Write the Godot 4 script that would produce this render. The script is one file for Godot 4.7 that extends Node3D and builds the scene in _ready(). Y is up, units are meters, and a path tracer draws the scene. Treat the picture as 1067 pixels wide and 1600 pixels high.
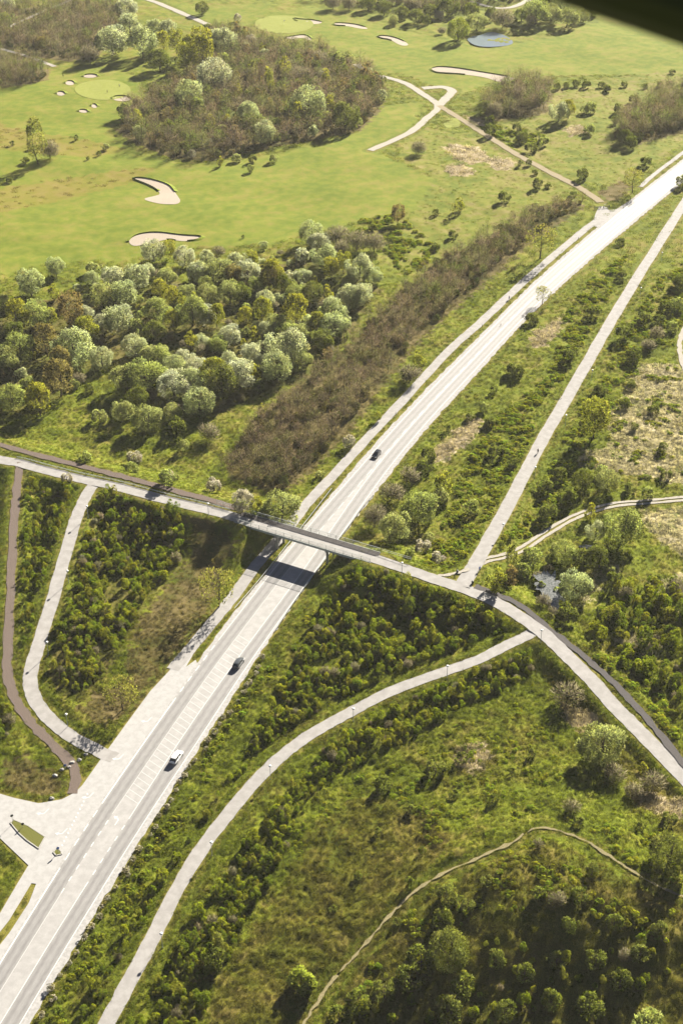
extends Node3D
# A road, footbridge, paths and golf course seen from the air on a bright spring day.
# y is up, the camera looks towards -z; all places below are metres on the ground.

const SUN_TURN := 29.0
const SUN_HEIGHT := 26.0


func _ready() -> void:
	# ---- camera
	var cam := Camera3D.new()
	cam.name = "camera"
	cam.fov = 39.6
	cam.near = 0.3
	cam.far = 9000.0
	cam.position = Vector3(0, 220, 0)
	cam.rotation_degrees = Vector3(-32.2, 0, 0)
	add_child(cam)
	var lens := CameraAttributesPhysical.new()
	lens.frustum_focal_length = 33.33
	lens.frustum_focus_distance = 420.0
	lens.frustum_near = 0.3
	lens.frustum_far = 9000.0
	lens.exposure_aperture = 2.8
	cam.attributes = lens
	cam.current = true
	# ---- sky, haze and exposure
	var env := Environment.new()
	var sky_mat := ProceduralSkyMaterial.new()
	sky_mat.sky_top_color = Color(0.30, 0.46, 0.74)
	sky_mat.sky_horizon_color = Color(0.78, 0.83, 0.88)
	sky_mat.sky_curve = 0.16
	sky_mat.ground_bottom_color = Color(0.22, 0.25, 0.16)
	sky_mat.ground_horizon_color = Color(0.55, 0.58, 0.5)
	sky_mat.sky_energy_multiplier = 0.32
	var sky := Sky.new()
	sky.sky_material = sky_mat
	env.background_mode = Environment.BG_SKY
	env.sky = sky
	env.tonemap_mode = Environment.TONE_MAPPER_LINEAR
	env.tonemap_exposure = 4.3
	env.fog_enabled = true
	env.fog_density = 0.00005
	env.fog_light_color = Color(0.95, 0.95, 0.93)
	env.sdfgi_enabled = true
	env.ssao_enabled = true
	env.ssil_enabled = true
	var world := WorldEnvironment.new()
	world.name = "world"
	world.environment = env
	add_child(world)
	# ---- sun: low, ahead and to the right
	var sun := DirectionalLight3D.new()
	sun.name = "sun"
	sun.light_energy = 1.6
	sun.light_color = Color(1.0, 0.968, 0.90)
	sun.light_angular_distance = 0.5
	sun.shadow_enabled = true
	add_child(sun)
	var a := deg_to_rad(SUN_TURN)
	var e := deg_to_rad(SUN_HEIGHT)
	sun.look_at_from_position(Vector3(sin(a) * cos(e), sin(e), -cos(a) * cos(e)), Vector3.ZERO)
	# ---- the place
	rng.seed = 20240517
	make_noise()
	make_materials()
	make_relief()
	make_ground()
	make_water_and_sand()
	make_paths()
	make_road()
	make_footbridge()
	make_roadside()
	make_lamps()
	make_crowns()
	make_trees()
	make_bare_woods()
	make_thickets()
	make_ground_cover()
	make_cars()
	make_people()
	make_aircraft()

# centre lines of the paths, in metres: name -> [width, points]
const PATHS := {
	"footbridge_path": [4.2, [Vector3(-119.01, 3.20, -381.28), Vector3(-103.67, 3.40, -373.86), Vector3(-97.42, 3.50, -371.76), Vector3(-89.66, 3.80, -367.43), Vector3(-76.91, 4.30, -360.99), Vector3(-64.78, 4.80, -355.41), Vector3(-51.66, 5.20, -348.35), Vector3(-38.06, 5.50, -341.98), Vector3(-29.06, 5.60, -337.42)]],
	"ridge_path": [4.0, [Vector3(8.87, 5.60, -317.04), Vector3(16.12, 5.40, -312.92), Vector3(24.58, 5.00, -308.13), Vector3(31.11, 4.70, -304.76), Vector3(38.45, 4.20, -300.29), Vector3(45.29, 3.60, -293.84), Vector3(51.17, 3.00, -286.52), Vector3(56.43, 2.40, -277.42), Vector3(60.88, 2.00, -268.95), Vector3(64.23, 1.80, -260.83), Vector3(69.33, 1.80, -250.34), Vector3(75.84, 2.00, -236.00), Vector3(82.41, 2.20, -219.64)]],
	"straight_path": [4.1, [Vector3(31.65, 4.70, -305.34), Vector3(34.42, 4.30, -312.71), Vector3(37.76, 3.60, -321.71), Vector3(47.40, 1.80, -347.88), Vector3(57.18, 0.60, -375.18), Vector3(64.47, 0.20, -394.76), Vector3(73.56, 0.00, -417.28), Vector3(90.94, 0.00, -460.70), Vector3(110.60, 0.00, -509.01), Vector3(142.48, 0.00, -584.45), Vector3(176.07, 0.00, -663.43), Vector3(210.10, 0.00, -742.05)]],
	"loop_path": [3.5, [Vector3(-72.12, 4.50, -358.09), Vector3(-73.55, 4.30, -353.72), Vector3(-75.07, 3.60, -341.59), Vector3(-75.56, 2.50, -321.78), Vector3(-75.79, 1.40, -302.18), Vector3(-76.29, 0.60, -284.91), Vector3(-76.23, 0.20, -273.90), Vector3(-74.04, 0.00, -266.08), Vector3(-69.14, 0.00, -258.31), Vector3(-62.79, 0.00, -251.73), Vector3(-56.00, 0.00, -246.89), Vector3(-51.54, 0.00, -244.29)]],
	"old_track": [2.4, [Vector3(-96.92, 3.50, -372.14), Vector3(-95.63, 3.20, -360.25), Vector3(-93.33, 2.60, -343.17), Vector3(-88.35, 1.40, -312.39), Vector3(-83.95, 0.50, -285.30), Vector3(-80.91, 0.10, -271.30), Vector3(-75.78, 0.00, -260.63), Vector3(-68.66, 0.00, -251.29), Vector3(-62.22, 0.00, -243.65), Vector3(-59.50, 0.00, -238.37), Vector3(-59.44, 0.00, -232.64)]],
	"curved_path": [3.2, [Vector3(49.36, 3.10, -289.07), Vector3(47.00, 2.90, -286.66), Vector3(42.71, 2.60, -283.88), Vector3(34.25, 2.00, -278.18), Vector3(25.95, 1.40, -274.14), Vector3(13.06, 0.70, -267.88), Vector3(1.74, 0.30, -259.58), Vector3(-7.07, 0.00, -252.40), Vector3(-12.95, 0.00, -245.80), Vector3(-19.08, 0.00, -236.72), Vector3(-23.66, 0.00, -228.05), Vector3(-28.47, 0.00, -218.28), Vector3(-33.43, 0.00, -204.99), Vector3(-37.16, 0.00, -191.70), Vector3(-40.40, 0.00, -181.48), Vector3(-43.33, 0.00, -171.88), Vector3(-46.23, 0.00, -162.30)]],
	"cycle_path": [3.4, [Vector3(114.26, 0.00, -597.70), Vector3(111.29, 0.00, -587.52), Vector3(103.34, 0.00, -574.63), Vector3(90.72, 0.00, -552.96), Vector3(70.85, 0.00, -517.73), Vector3(50.74, 0.00, -479.69), Vector3(37.70, 0.00, -456.00), Vector3(17.31, 0.00, -412.35), Vector3(6.33, 0.00, -389.34), Vector3(-2.80, 0.00, -369.32), Vector3(-10.04, 0.00, -354.28), Vector3(-14.05, 0.00, -343.84), Vector3(-19.40, 0.00, -330.90), Vector3(-23.72, 0.00, -321.10), Vector3(-28.61, 0.00, -307.30), Vector3(-33.89, 0.00, -294.57), Vector3(-38.23, 0.00, -284.11), Vector3(-41.64, 0.00, -276.40)]],
	"cycle_path_far": [2.2, [Vector3(196.49, 0.00, -726.43), Vector3(165.66, 0.00, -676.84), Vector3(145.30, 0.00, -644.13), Vector3(136.08, 0.00, -627.44)]],
	"farm_track": [2.9, [Vector3(35.73, 3.90, -316.02), Vector3(39.36, 3.20, -319.81), Vector3(45.00, 2.20, -323.48), Vector3(50.94, 1.20, -329.10), Vector3(58.52, 0.40, -338.16), Vector3(67.99, 0.00, -347.27), Vector3(79.31, 0.00, -353.22), Vector3(90.12, 0.00, -355.00), Vector3(100.64, 0.00, -356.79), Vector3(114.99, 0.00, -359.32)]],
	"link_path": [1.2, [Vector3(25.52, 4.90, -309.76), Vector3(29.15, 4.80, -310.79), Vector3(34.17, 4.30, -313.92)]],
	"golf_path": [4.0, [Vector3(8.37, 0.00, -837.76), Vector3(14.11, 0.00, -824.00), Vector3(19.78, 0.00, -814.59), Vector3(33.78, 0.00, -800.17), Vector3(43.78, 0.00, -777.50), Vector3(51.13, 0.00, -753.56), Vector3(43.15, 0.00, -729.73), Vector3(33.66, 0.00, -707.15), Vector3(13.87, 0.00, -679.78)]],
	"golf_path_branch": [5.0, [Vector3(51.13, 0.00, -753.56), Vector3(55.67, 0.00, -766.57), Vector3(60.50, 0.00, -782.44), Vector3(55.34, 0.00, -789.96), Vector3(44.61, 0.00, -787.44)]],
	"dirt_road": [3.6, [Vector3(51.88, 0.00, -754.73), Vector3(64.24, 0.00, -724.25), Vector3(75.23, 0.00, -696.80), Vector3(85.35, 0.00, -672.00), Vector3(96.68, 0.00, -648.64), Vector3(108.42, 0.00, -625.73), Vector3(114.90, 0.00, -607.36)]],
	"wood_path": [3.0, [Vector3(-223.45, 0.00, -884.58), Vector3(-205.41, 0.00, -872.46), Vector3(-184.15, 0.00, -853.36), Vector3(-165.43, 0.00, -832.21)]],
	"wood_path_far": [3.0, [Vector3(-210.21, 0.00, -926.06), Vector3(-201.04, 0.00, -953.30), Vector3(-186.51, 0.00, -991.25), Vector3(-181.21, 0.00, -1012.20)]],
	"club_path": [4.5, [Vector3(-139.58, 0.00, -1012.20), Vector3(-124.33, 0.00, -993.12), Vector3(-105.17, 0.00, -963.88), Vector3(-85.47, 0.00, -932.74)]],
	"pond_path": [4.0, [Vector3(87.13, 0.00, -996.89), Vector3(100.59, 0.00, -978.31), Vector3(113.53, 0.00, -980.14), Vector3(126.47, 0.00, -1000.68), Vector3(134.77, 0.00, -1016.09)]],
	"dirt_trail": [0.5, [Vector3(-9.11, 0.01, -166.33), Vector3(-6.91, 0.03, -171.85), Vector3(-4.03, 0.13, -177.52), Vector3(-0.79, 0.38, -182.67), Vector3(2.91, 0.84, -187.35), Vector3(8.79, 1.92, -194.85), Vector3(14.09, 2.70, -200.95), Vector3(20.90, 3.67, -205.70), Vector3(29.10, 4.75, -209.42), Vector3(35.32, 5.19, -212.76), Vector3(40.57, 5.03, -216.79), Vector3(45.74, 5.46, -215.61), Vector3(51.18, 6.15, -211.27), Vector3(55.04, 6.52, -206.81), Vector3(61.28, 6.26, -201.01), Vector3(67.64, 5.30, -197.71), Vector3(74.11, 4.08, -195.85)]],
	"loop_trail": [1.8, [Vector3(131.63, 0.00, -488.21), Vector3(122.68, 0.00, -468.70), Vector3(119.04, 0.00, -452.91), Vector3(118.38, 0.00, -435.51)]],
	"track_bed": [1.8, [Vector3(35.04, 4.50, -305.62), Vector3(40.32, 4.10, -302.43), Vector3(46.09, 3.60, -298.29), Vector3(52.33, 3.00, -289.47), Vector3(59.91, 2.30, -278.57), Vector3(66.73, 1.90, -266.89), Vector3(71.34, 1.80, -255.74), Vector3(76.73, 2.00, -240.38), Vector3(83.07, 2.20, -222.49)]],
	"track_bed_west": [2.3, [Vector3(-121.06, 3.20, -390.20), Vector3(-105.51, 3.40, -382.92), Vector3(-85.88, 4.00, -372.44), Vector3(-73.25, 4.50, -365.87), Vector3(-62.97, 4.90, -360.35), Vector3(-50.94, 5.30, -353.87), Vector3(-39.63, 5.50, -347.87), Vector3(-28.24, 5.60, -341.82)]],
}
const EMBANKED := ["footbridge_path", "ridge_path", "straight_path", "loop_path", "old_track", "curved_path", "farm_track", "track_bed", "track_bed_west"]
const ROAD_LEFT := [Vector2(-75.19, -156.84), Vector2(-72.72, -164.86), Vector2(-70.28, -172.89), Vector2(-67.84, -180.92), Vector2(-65.42, -188.96), Vector2(-63.01, -197.00), Vector2(-60.59, -205.04), Vector2(-58.14, -213.06), Vector2(-55.62, -221.07), Vector2(-53.02, -229.05), Vector2(-50.34, -237.00), Vector2(-47.60, -244.94), Vector2(-44.81, -252.85), Vector2(-42.00, -260.76), Vector2(-39.22, -268.68), Vector2(-36.52, -276.63), Vector2(-33.84, -284.58), Vector2(-31.01, -292.47), Vector2(-27.95, -300.28), Vector2(-24.73, -308.03), Vector2(-21.48, -315.77), Vector2(-18.21, -323.50), Vector2(-14.93, -331.23), Vector2(-11.65, -338.95), Vector2(-8.37, -346.68), Vector2(-5.07, -354.39), Vector2(-1.74, -362.10), Vector2(1.63, -369.79), Vector2(5.01, -377.47), Vector2(8.43, -385.14), Vector2(11.90, -392.78), Vector2(15.45, -400.38), Vector2(19.07, -407.95), Vector2(22.75, -415.50), Vector2(26.47, -423.03), Vector2(30.21, -430.54), Vector2(33.99, -438.03), Vector2(37.81, -445.51), Vector2(41.65, -452.97), Vector2(45.49, -460.43), Vector2(49.33, -467.90), Vector2(53.15, -475.37), Vector2(56.95, -482.85), Vector2(60.75, -490.34), Vector2(64.55, -497.82), Vector2(68.38, -505.29), Vector2(72.25, -512.74), Vector2(76.18, -520.15), Vector2(80.21, -527.52), Vector2(84.32, -534.84), Vector2(88.49, -542.12), Vector2(92.70, -549.38), Vector2(96.93, -556.63), Vector2(101.17, -563.87), Vector2(105.41, -571.12), Vector2(109.66, -578.36), Vector2(113.91, -585.59), Vector2(118.16, -592.83), Vector2(122.43, -600.06), Vector2(126.72, -607.27), Vector2(131.05, -614.46), Vector2(135.41, -621.63), Vector2(139.81, -628.78), Vector2(144.23, -635.92), Vector2(148.66, -643.05), Vector2(153.10, -650.17), Vector2(157.55, -657.29), Vector2(162.00, -664.40), Vector2(166.47, -671.51), Vector2(170.96, -678.60), Vector2(175.45, -685.69), Vector2(179.94, -692.78), Vector2(184.44, -699.87), Vector2(188.94, -706.95), Vector2(193.45, -714.04), Vector2(197.95, -721.12), Vector2(202.47, -728.19), Vector2(207.00, -735.26), Vector2(211.53, -742.32), Vector2(216.07, -749.38), Vector2(220.61, -756.44), Vector2(225.16, -763.50), Vector2(229.71, -770.55), Vector2(234.25, -777.61), Vector2(238.80, -784.66), Vector2(243.35, -791.72), Vector2(247.89, -798.77), Vector2(252.44, -805.83), Vector2(256.99, -812.89), Vector2(261.53, -819.94)]
const ROAD_RIGHT := [Vector2(-62.18, -156.45), Vector2(-59.97, -164.03), Vector2(-57.75, -171.60), Vector2(-55.50, -179.16), Vector2(-53.19, -186.70), Vector2(-50.81, -194.22), Vector2(-48.35, -201.71), Vector2(-45.86, -209.20), Vector2(-43.35, -216.68), Vector2(-40.85, -224.16), Vector2(-38.32, -231.63), Vector2(-35.75, -239.09), Vector2(-33.15, -246.53), Vector2(-30.53, -253.97), Vector2(-27.90, -261.41), Vector2(-25.29, -268.85), Vector2(-22.68, -276.30), Vector2(-20.06, -283.74), Vector2(-17.39, -291.16), Vector2(-14.66, -298.56), Vector2(-11.89, -305.95), Vector2(-9.08, -313.32), Vector2(-6.22, -320.67), Vector2(-3.31, -328.00), Vector2(-0.35, -335.31), Vector2(2.65, -342.61), Vector2(5.70, -349.88), Vector2(8.76, -357.15), Vector2(11.83, -364.42), Vector2(14.91, -371.68), Vector2(18.01, -378.93), Vector2(21.16, -386.17), Vector2(24.38, -393.37), Vector2(27.69, -400.53), Vector2(31.10, -407.64), Vector2(34.59, -414.72), Vector2(38.11, -421.77), Vector2(41.64, -428.83), Vector2(45.14, -435.90), Vector2(48.60, -442.99), Vector2(52.03, -450.09), Vector2(55.45, -457.20), Vector2(58.88, -464.30), Vector2(62.34, -471.39), Vector2(65.87, -478.44), Vector2(69.48, -485.46), Vector2(73.18, -492.43), Vector2(76.94, -499.36), Vector2(80.75, -506.27), Vector2(84.60, -513.15), Vector2(88.50, -520.01), Vector2(92.44, -526.84), Vector2(96.41, -533.66), Vector2(100.41, -540.46), Vector2(104.42, -547.25), Vector2(108.43, -554.04), Vector2(112.44, -560.83), Vector2(116.46, -567.62), Vector2(120.50, -574.40), Vector2(124.55, -581.16), Vector2(128.62, -587.92), Vector2(132.71, -594.66), Vector2(136.82, -601.40), Vector2(140.94, -608.12), Vector2(145.07, -614.85), Vector2(149.20, -621.57), Vector2(153.35, -628.28), Vector2(157.51, -634.97), Vector2(161.69, -641.66), Vector2(165.89, -648.34), Vector2(170.10, -655.02), Vector2(174.31, -661.68), Vector2(178.53, -668.35), Vector2(182.75, -675.02), Vector2(186.97, -681.68), Vector2(191.20, -688.34), Vector2(195.44, -694.99), Vector2(199.69, -701.63), Vector2(203.95, -708.27), Vector2(208.22, -714.91), Vector2(212.49, -721.54), Vector2(216.77, -728.17), Vector2(221.04, -734.80), Vector2(225.31, -741.43), Vector2(229.59, -748.06), Vector2(233.86, -754.68), Vector2(238.14, -761.31), Vector2(242.41, -767.94), Vector2(246.69, -774.57), Vector2(250.96, -781.20)]
const LANE_A_LEFT := [Vector2(-74.64, -156.84), Vector2(-72.29, -164.44), Vector2(-69.97, -172.05), Vector2(-67.67, -179.67), Vector2(-65.37, -187.29), Vector2(-63.09, -194.91), Vector2(-60.80, -202.53), Vector2(-58.51, -210.15), Vector2(-56.18, -217.76), Vector2(-53.76, -225.33), Vector2(-51.25, -232.88), Vector2(-48.66, -240.40), Vector2(-46.03, -247.91), Vector2(-43.37, -255.41), Vector2(-40.69, -262.91), Vector2(-37.97, -270.38), Vector2(-35.18, -277.83), Vector2(-32.32, -285.26), Vector2(-29.40, -292.66), Vector2(-26.46, -300.05), Vector2(-23.50, -307.44), Vector2(-20.52, -314.81), Vector2(-17.50, -322.18), Vector2(-14.45, -329.53), Vector2(-11.36, -336.86), Vector2(-8.21, -344.16), Vector2(-4.99, -351.44), Vector2(-1.72, -358.69), Vector2(1.59, -365.93), Vector2(4.89, -373.17), Vector2(8.17, -380.41), Vector2(11.46, -387.66), Vector2(14.78, -394.89), Vector2(18.16, -402.09), Vector2(21.59, -409.27), Vector2(25.08, -416.42), Vector2(28.60, -423.56), Vector2(32.15, -430.68), Vector2(35.73, -437.79), Vector2(39.32, -444.89), Vector2(42.93, -451.98), Vector2(46.54, -459.07), Vector2(50.15, -466.16), Vector2(53.76, -473.25), Vector2(57.37, -480.35), Vector2(60.98, -487.44), Vector2(64.60, -494.52), Vector2(68.25, -501.59), Vector2(71.94, -508.64), Vector2(75.68, -515.67), Vector2(79.47, -522.66), Vector2(83.33, -529.62), Vector2(87.25, -536.54), Vector2(91.21, -543.44), Vector2(95.21, -550.33), Vector2(99.22, -557.20), Vector2(103.24, -564.06), Vector2(107.27, -570.93), Vector2(111.30, -577.79), Vector2(115.34, -584.64), Vector2(119.39, -591.49), Vector2(123.45, -598.34), Vector2(127.53, -605.17), Vector2(131.64, -611.98), Vector2(135.77, -618.78), Vector2(139.93, -625.57), Vector2(144.11, -632.34), Vector2(148.30, -639.10), Vector2(152.51, -645.86), Vector2(156.72, -652.61), Vector2(160.94, -659.35), Vector2(165.18, -666.09), Vector2(169.42, -672.82), Vector2(173.67, -679.55), Vector2(177.93, -686.27), Vector2(182.19, -692.99), Vector2(186.46, -699.71), Vector2(190.73, -706.42), Vector2(195.00, -713.13), Vector2(199.28, -719.84), Vector2(203.57, -726.55), Vector2(207.86, -733.25), Vector2(212.16, -739.94), Vector2(216.46, -746.64), Vector2(220.77, -753.33), Vector2(225.08, -760.02), Vector2(229.39, -766.71), Vector2(233.70, -773.40), Vector2(238.01, -780.09), Vector2(242.32, -786.77)]
const LANE_A_RIGHT := [Vector2(-70.91, -157.73), Vector2(-68.65, -165.33), Vector2(-66.36, -172.91), Vector2(-64.05, -180.49), Vector2(-61.75, -188.07), Vector2(-59.45, -195.65), Vector2(-57.13, -203.23), Vector2(-54.77, -210.80), Vector2(-52.34, -218.33), Vector2(-49.82, -225.85), Vector2(-47.23, -233.34), Vector2(-44.61, -240.81), Vector2(-41.97, -248.29), Vector2(-39.32, -255.75), Vector2(-36.65, -263.21), Vector2(-33.93, -270.65), Vector2(-31.13, -278.06), Vector2(-28.25, -285.44), Vector2(-25.32, -292.80), Vector2(-22.38, -300.16), Vector2(-19.45, -307.52), Vector2(-16.50, -314.87), Vector2(-13.49, -322.20), Vector2(-10.42, -329.51), Vector2(-7.29, -336.79), Vector2(-4.12, -344.05), Vector2(-0.89, -351.28), Vector2(2.36, -358.51), Vector2(5.63, -365.73), Vector2(8.88, -372.95), Vector2(12.11, -380.19), Vector2(15.36, -387.41), Vector2(18.65, -394.62), Vector2(22.00, -401.80), Vector2(25.42, -408.95), Vector2(28.89, -416.08), Vector2(32.39, -423.18), Vector2(35.92, -430.28), Vector2(39.46, -437.37), Vector2(43.01, -444.45), Vector2(46.56, -451.54), Vector2(50.10, -458.63), Vector2(53.65, -465.71), Vector2(57.21, -472.79), Vector2(60.79, -479.86), Vector2(64.39, -486.92), Vector2(68.04, -493.95), Vector2(71.72, -500.97), Vector2(75.45, -507.96), Vector2(79.23, -514.93), Vector2(83.06, -521.86), Vector2(86.95, -528.77), Vector2(90.88, -535.65), Vector2(94.85, -542.50), Vector2(98.84, -549.35), Vector2(102.85, -556.18), Vector2(106.87, -563.01), Vector2(110.90, -569.84), Vector2(114.93, -576.66), Vector2(118.97, -583.48), Vector2(123.02, -590.29), Vector2(127.09, -597.09), Vector2(131.18, -603.88), Vector2(135.29, -610.65), Vector2(139.41, -617.42), Vector2(143.56, -624.17), Vector2(147.73, -630.91), Vector2(151.91, -637.64), Vector2(156.10, -644.37), Vector2(160.30, -651.09), Vector2(164.51, -657.80), Vector2(168.73, -664.50), Vector2(172.96, -671.21), Vector2(177.20, -677.90), Vector2(181.44, -684.60), Vector2(185.69, -691.28), Vector2(189.94, -697.97), Vector2(194.20, -704.65), Vector2(198.47, -711.33), Vector2(202.74, -718.01), Vector2(207.01, -724.68), Vector2(211.29, -731.35), Vector2(215.58, -738.01), Vector2(219.87, -744.68), Vector2(224.16, -751.34), Vector2(228.45, -758.00), Vector2(232.74, -764.66), Vector2(237.04, -771.32), Vector2(241.33, -777.98), Vector2(245.62, -784.64)]
const LANE_B_LEFT := [Vector2(-66.83, -159.67), Vector2(-64.45, -167.19), Vector2(-62.09, -174.71), Vector2(-59.76, -182.24), Vector2(-57.42, -189.77), Vector2(-55.04, -197.29), Vector2(-52.60, -204.79), Vector2(-50.12, -212.27), Vector2(-47.61, -219.74), Vector2(-45.09, -227.21), Vector2(-42.57, -234.69), Vector2(-40.04, -242.16), Vector2(-37.48, -249.61), Vector2(-34.85, -257.04), Vector2(-32.13, -264.44), Vector2(-29.33, -271.81), Vector2(-26.47, -279.16), Vector2(-23.57, -286.49), Vector2(-20.64, -293.81), Vector2(-17.70, -301.13), Vector2(-14.77, -308.45), Vector2(-11.89, -315.78), Vector2(-9.08, -323.15), Vector2(-6.33, -330.54), Vector2(-3.61, -337.94), Vector2(-0.89, -345.34), Vector2(1.84, -352.74), Vector2(4.62, -360.11), Vector2(7.50, -367.45), Vector2(10.49, -374.74), Vector2(13.59, -381.99), Vector2(16.79, -389.19), Vector2(20.07, -396.36), Vector2(23.42, -403.50), Vector2(26.83, -410.60), Vector2(30.29, -417.69), Vector2(33.79, -424.76), Vector2(37.30, -431.82), Vector2(40.82, -438.87), Vector2(44.35, -445.92), Vector2(47.87, -452.98), Vector2(51.39, -460.03), Vector2(54.91, -467.09), Vector2(58.45, -474.13), Vector2(62.01, -481.17), Vector2(65.61, -488.18), Vector2(69.25, -495.18), Vector2(72.93, -502.15), Vector2(76.66, -509.10), Vector2(80.44, -516.02), Vector2(84.27, -522.91), Vector2(88.15, -529.77), Vector2(92.08, -536.61), Vector2(96.03, -543.43), Vector2(100.01, -550.24), Vector2(104.01, -557.03), Vector2(108.01, -563.83), Vector2(112.01, -570.62), Vector2(116.03, -577.40), Vector2(120.06, -584.18), Vector2(124.09, -590.96), Vector2(128.15, -597.72), Vector2(132.22, -604.47), Vector2(136.31, -611.21), Vector2(140.42, -617.94), Vector2(144.55, -624.66), Vector2(148.70, -631.36), Vector2(152.86, -638.06), Vector2(157.03, -644.75), Vector2(161.22, -651.43), Vector2(165.41, -658.11), Vector2(169.61, -664.78), Vector2(173.82, -671.45), Vector2(178.04, -678.11), Vector2(182.26, -684.77), Vector2(186.49, -691.43), Vector2(190.72, -698.08), Vector2(194.96, -704.73), Vector2(199.20, -711.37), Vector2(203.45, -718.02), Vector2(207.71, -724.65), Vector2(211.97, -731.29), Vector2(216.23, -737.92), Vector2(220.50, -744.55), Vector2(224.77, -751.18), Vector2(229.04, -757.81), Vector2(233.32, -764.43), Vector2(237.59, -771.06), Vector2(241.86, -777.69), Vector2(246.13, -784.32)]
const LANE_B_RIGHT := [Vector2(-63.29, -159.02), Vector2(-60.97, -166.55), Vector2(-58.66, -174.07), Vector2(-56.33, -181.58), Vector2(-53.97, -189.09), Vector2(-51.57, -196.58), Vector2(-49.13, -204.06), Vector2(-46.68, -211.53), Vector2(-44.19, -218.99), Vector2(-41.63, -226.43), Vector2(-39.00, -233.84), Vector2(-36.32, -241.24), Vector2(-33.65, -248.64), Vector2(-31.03, -256.06), Vector2(-28.43, -263.48), Vector2(-25.80, -270.89), Vector2(-23.09, -278.28), Vector2(-20.31, -285.63), Vector2(-17.47, -292.97), Vector2(-14.59, -300.29), Vector2(-11.69, -307.61), Vector2(-8.80, -314.93), Vector2(-5.93, -322.26), Vector2(-3.09, -329.59), Vector2(-0.26, -336.94), Vector2(2.54, -344.29), Vector2(5.33, -351.65), Vector2(8.15, -358.99), Vector2(11.03, -366.31), Vector2(14.01, -373.60), Vector2(17.09, -380.83), Vector2(20.26, -388.03), Vector2(23.51, -395.20), Vector2(26.84, -402.33), Vector2(30.24, -409.43), Vector2(33.69, -416.50), Vector2(37.17, -423.56), Vector2(40.66, -430.61), Vector2(44.15, -437.66), Vector2(47.63, -444.72), Vector2(51.09, -451.79), Vector2(54.55, -458.85), Vector2(58.03, -465.91), Vector2(61.53, -472.96), Vector2(65.08, -479.98), Vector2(68.69, -486.98), Vector2(72.35, -493.94), Vector2(76.07, -500.87), Vector2(79.85, -507.78), Vector2(83.67, -514.65), Vector2(87.54, -521.51), Vector2(91.45, -528.34), Vector2(95.39, -535.15), Vector2(99.36, -541.94), Vector2(103.35, -548.73), Vector2(107.34, -555.50), Vector2(111.35, -562.28), Vector2(115.36, -569.05), Vector2(119.38, -575.81), Vector2(123.42, -582.57), Vector2(127.47, -589.31), Vector2(131.54, -596.05), Vector2(135.63, -602.77), Vector2(139.73, -609.49), Vector2(143.84, -616.20), Vector2(147.97, -622.90), Vector2(152.11, -629.59), Vector2(156.26, -636.27), Vector2(160.43, -642.95), Vector2(164.61, -649.61), Vector2(168.80, -656.28), Vector2(173.00, -662.93), Vector2(177.21, -669.58), Vector2(181.42, -676.23), Vector2(185.63, -682.88), Vector2(189.85, -689.52), Vector2(194.08, -696.15), Vector2(198.32, -702.79), Vector2(202.56, -709.41), Vector2(206.81, -716.03), Vector2(211.07, -722.65), Vector2(215.33, -729.27), Vector2(219.59, -735.89), Vector2(223.85, -742.50), Vector2(228.12, -749.12), Vector2(232.38, -755.73), Vector2(236.64, -762.34), Vector2(240.91, -768.96), Vector2(245.17, -775.57), Vector2(249.44, -782.19)]
const APRON := [Vector2(-78.57, -156.84), Vector2(-72.26, -173.30), Vector2(-67.48, -188.69), Vector2(-65.53, -193.30), Vector2(-63.08, -201.23), Vector2(-62.56, -206.21), Vector2(-63.51, -206.38), Vector2(-66.17, -196.56), Vector2(-67.45, -193.47), Vector2(-71.79, -179.10), Vector2(-72.81, -183.60), Vector2(-68.42, -198.22), Vector2(-66.69, -205.17), Vector2(-65.09, -211.33), Vector2(-68.59, -214.96), Vector2(-72.69, -219.22), Vector2(-79.13, -223.77), Vector2(-84.58, -235.69), Vector2(-75.41, -232.64), Vector2(-71.75, -231.23), Vector2(-66.25, -229.63), Vector2(-61.40, -230.83), Vector2(-58.80, -233.04), Vector2(-57.58, -235.28), Vector2(-54.68, -243.86), Vector2(-50.87, -254.88), Vector2(-46.21, -268.00), Vector2(-42.51, -275.65), Vector2(-39.87, -282.81), Vector2(-38.07, -284.11), Vector2(-36.99, -282.81), Vector2(-38.41, -277.42), Vector2(-36.28, -280.22), Vector2(-35.38, -277.83), Vector2(-38.17, -270.38), Vector2(-40.89, -262.91), Vector2(-43.57, -255.41), Vector2(-46.23, -247.91), Vector2(-48.86, -240.40), Vector2(-51.45, -232.88), Vector2(-53.96, -225.33), Vector2(-56.38, -217.76), Vector2(-58.71, -210.15), Vector2(-61.00, -202.53), Vector2(-63.29, -194.91), Vector2(-65.57, -187.29), Vector2(-67.87, -179.67), Vector2(-70.17, -172.05), Vector2(-72.49, -164.44), Vector2(-74.84, -156.84)]
const BRIDGE := [Vector3(-29.06, 5.60, -337.42), Vector3(8.87, 5.60, -317.04)]
const ISLAND_BIG := [Vector2(-71.23, -223.58), Vector2(-70.73, -224.54), Vector2(-67.19, -222.62), Vector2(-63.05, -219.40), Vector2(-63.81, -216.06), Vector2(-66.82, -218.47), Vector2(-68.85, -220.53)]
const ISLAND_SMALL := [Vector2(-60.51, -214.96), Vector2(-59.95, -216.43), Vector2(-58.93, -215.14), Vector2(-58.67, -214.41), Vector2(-59.82, -214.04)]
const GUARD_LEFT := [Vector2(-2.95, -361.50), Vector2(-9.84, -344.18), Vector2(-17.09, -326.43), Vector2(-22.92, -312.30), Vector2(-27.89, -301.26)]
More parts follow.
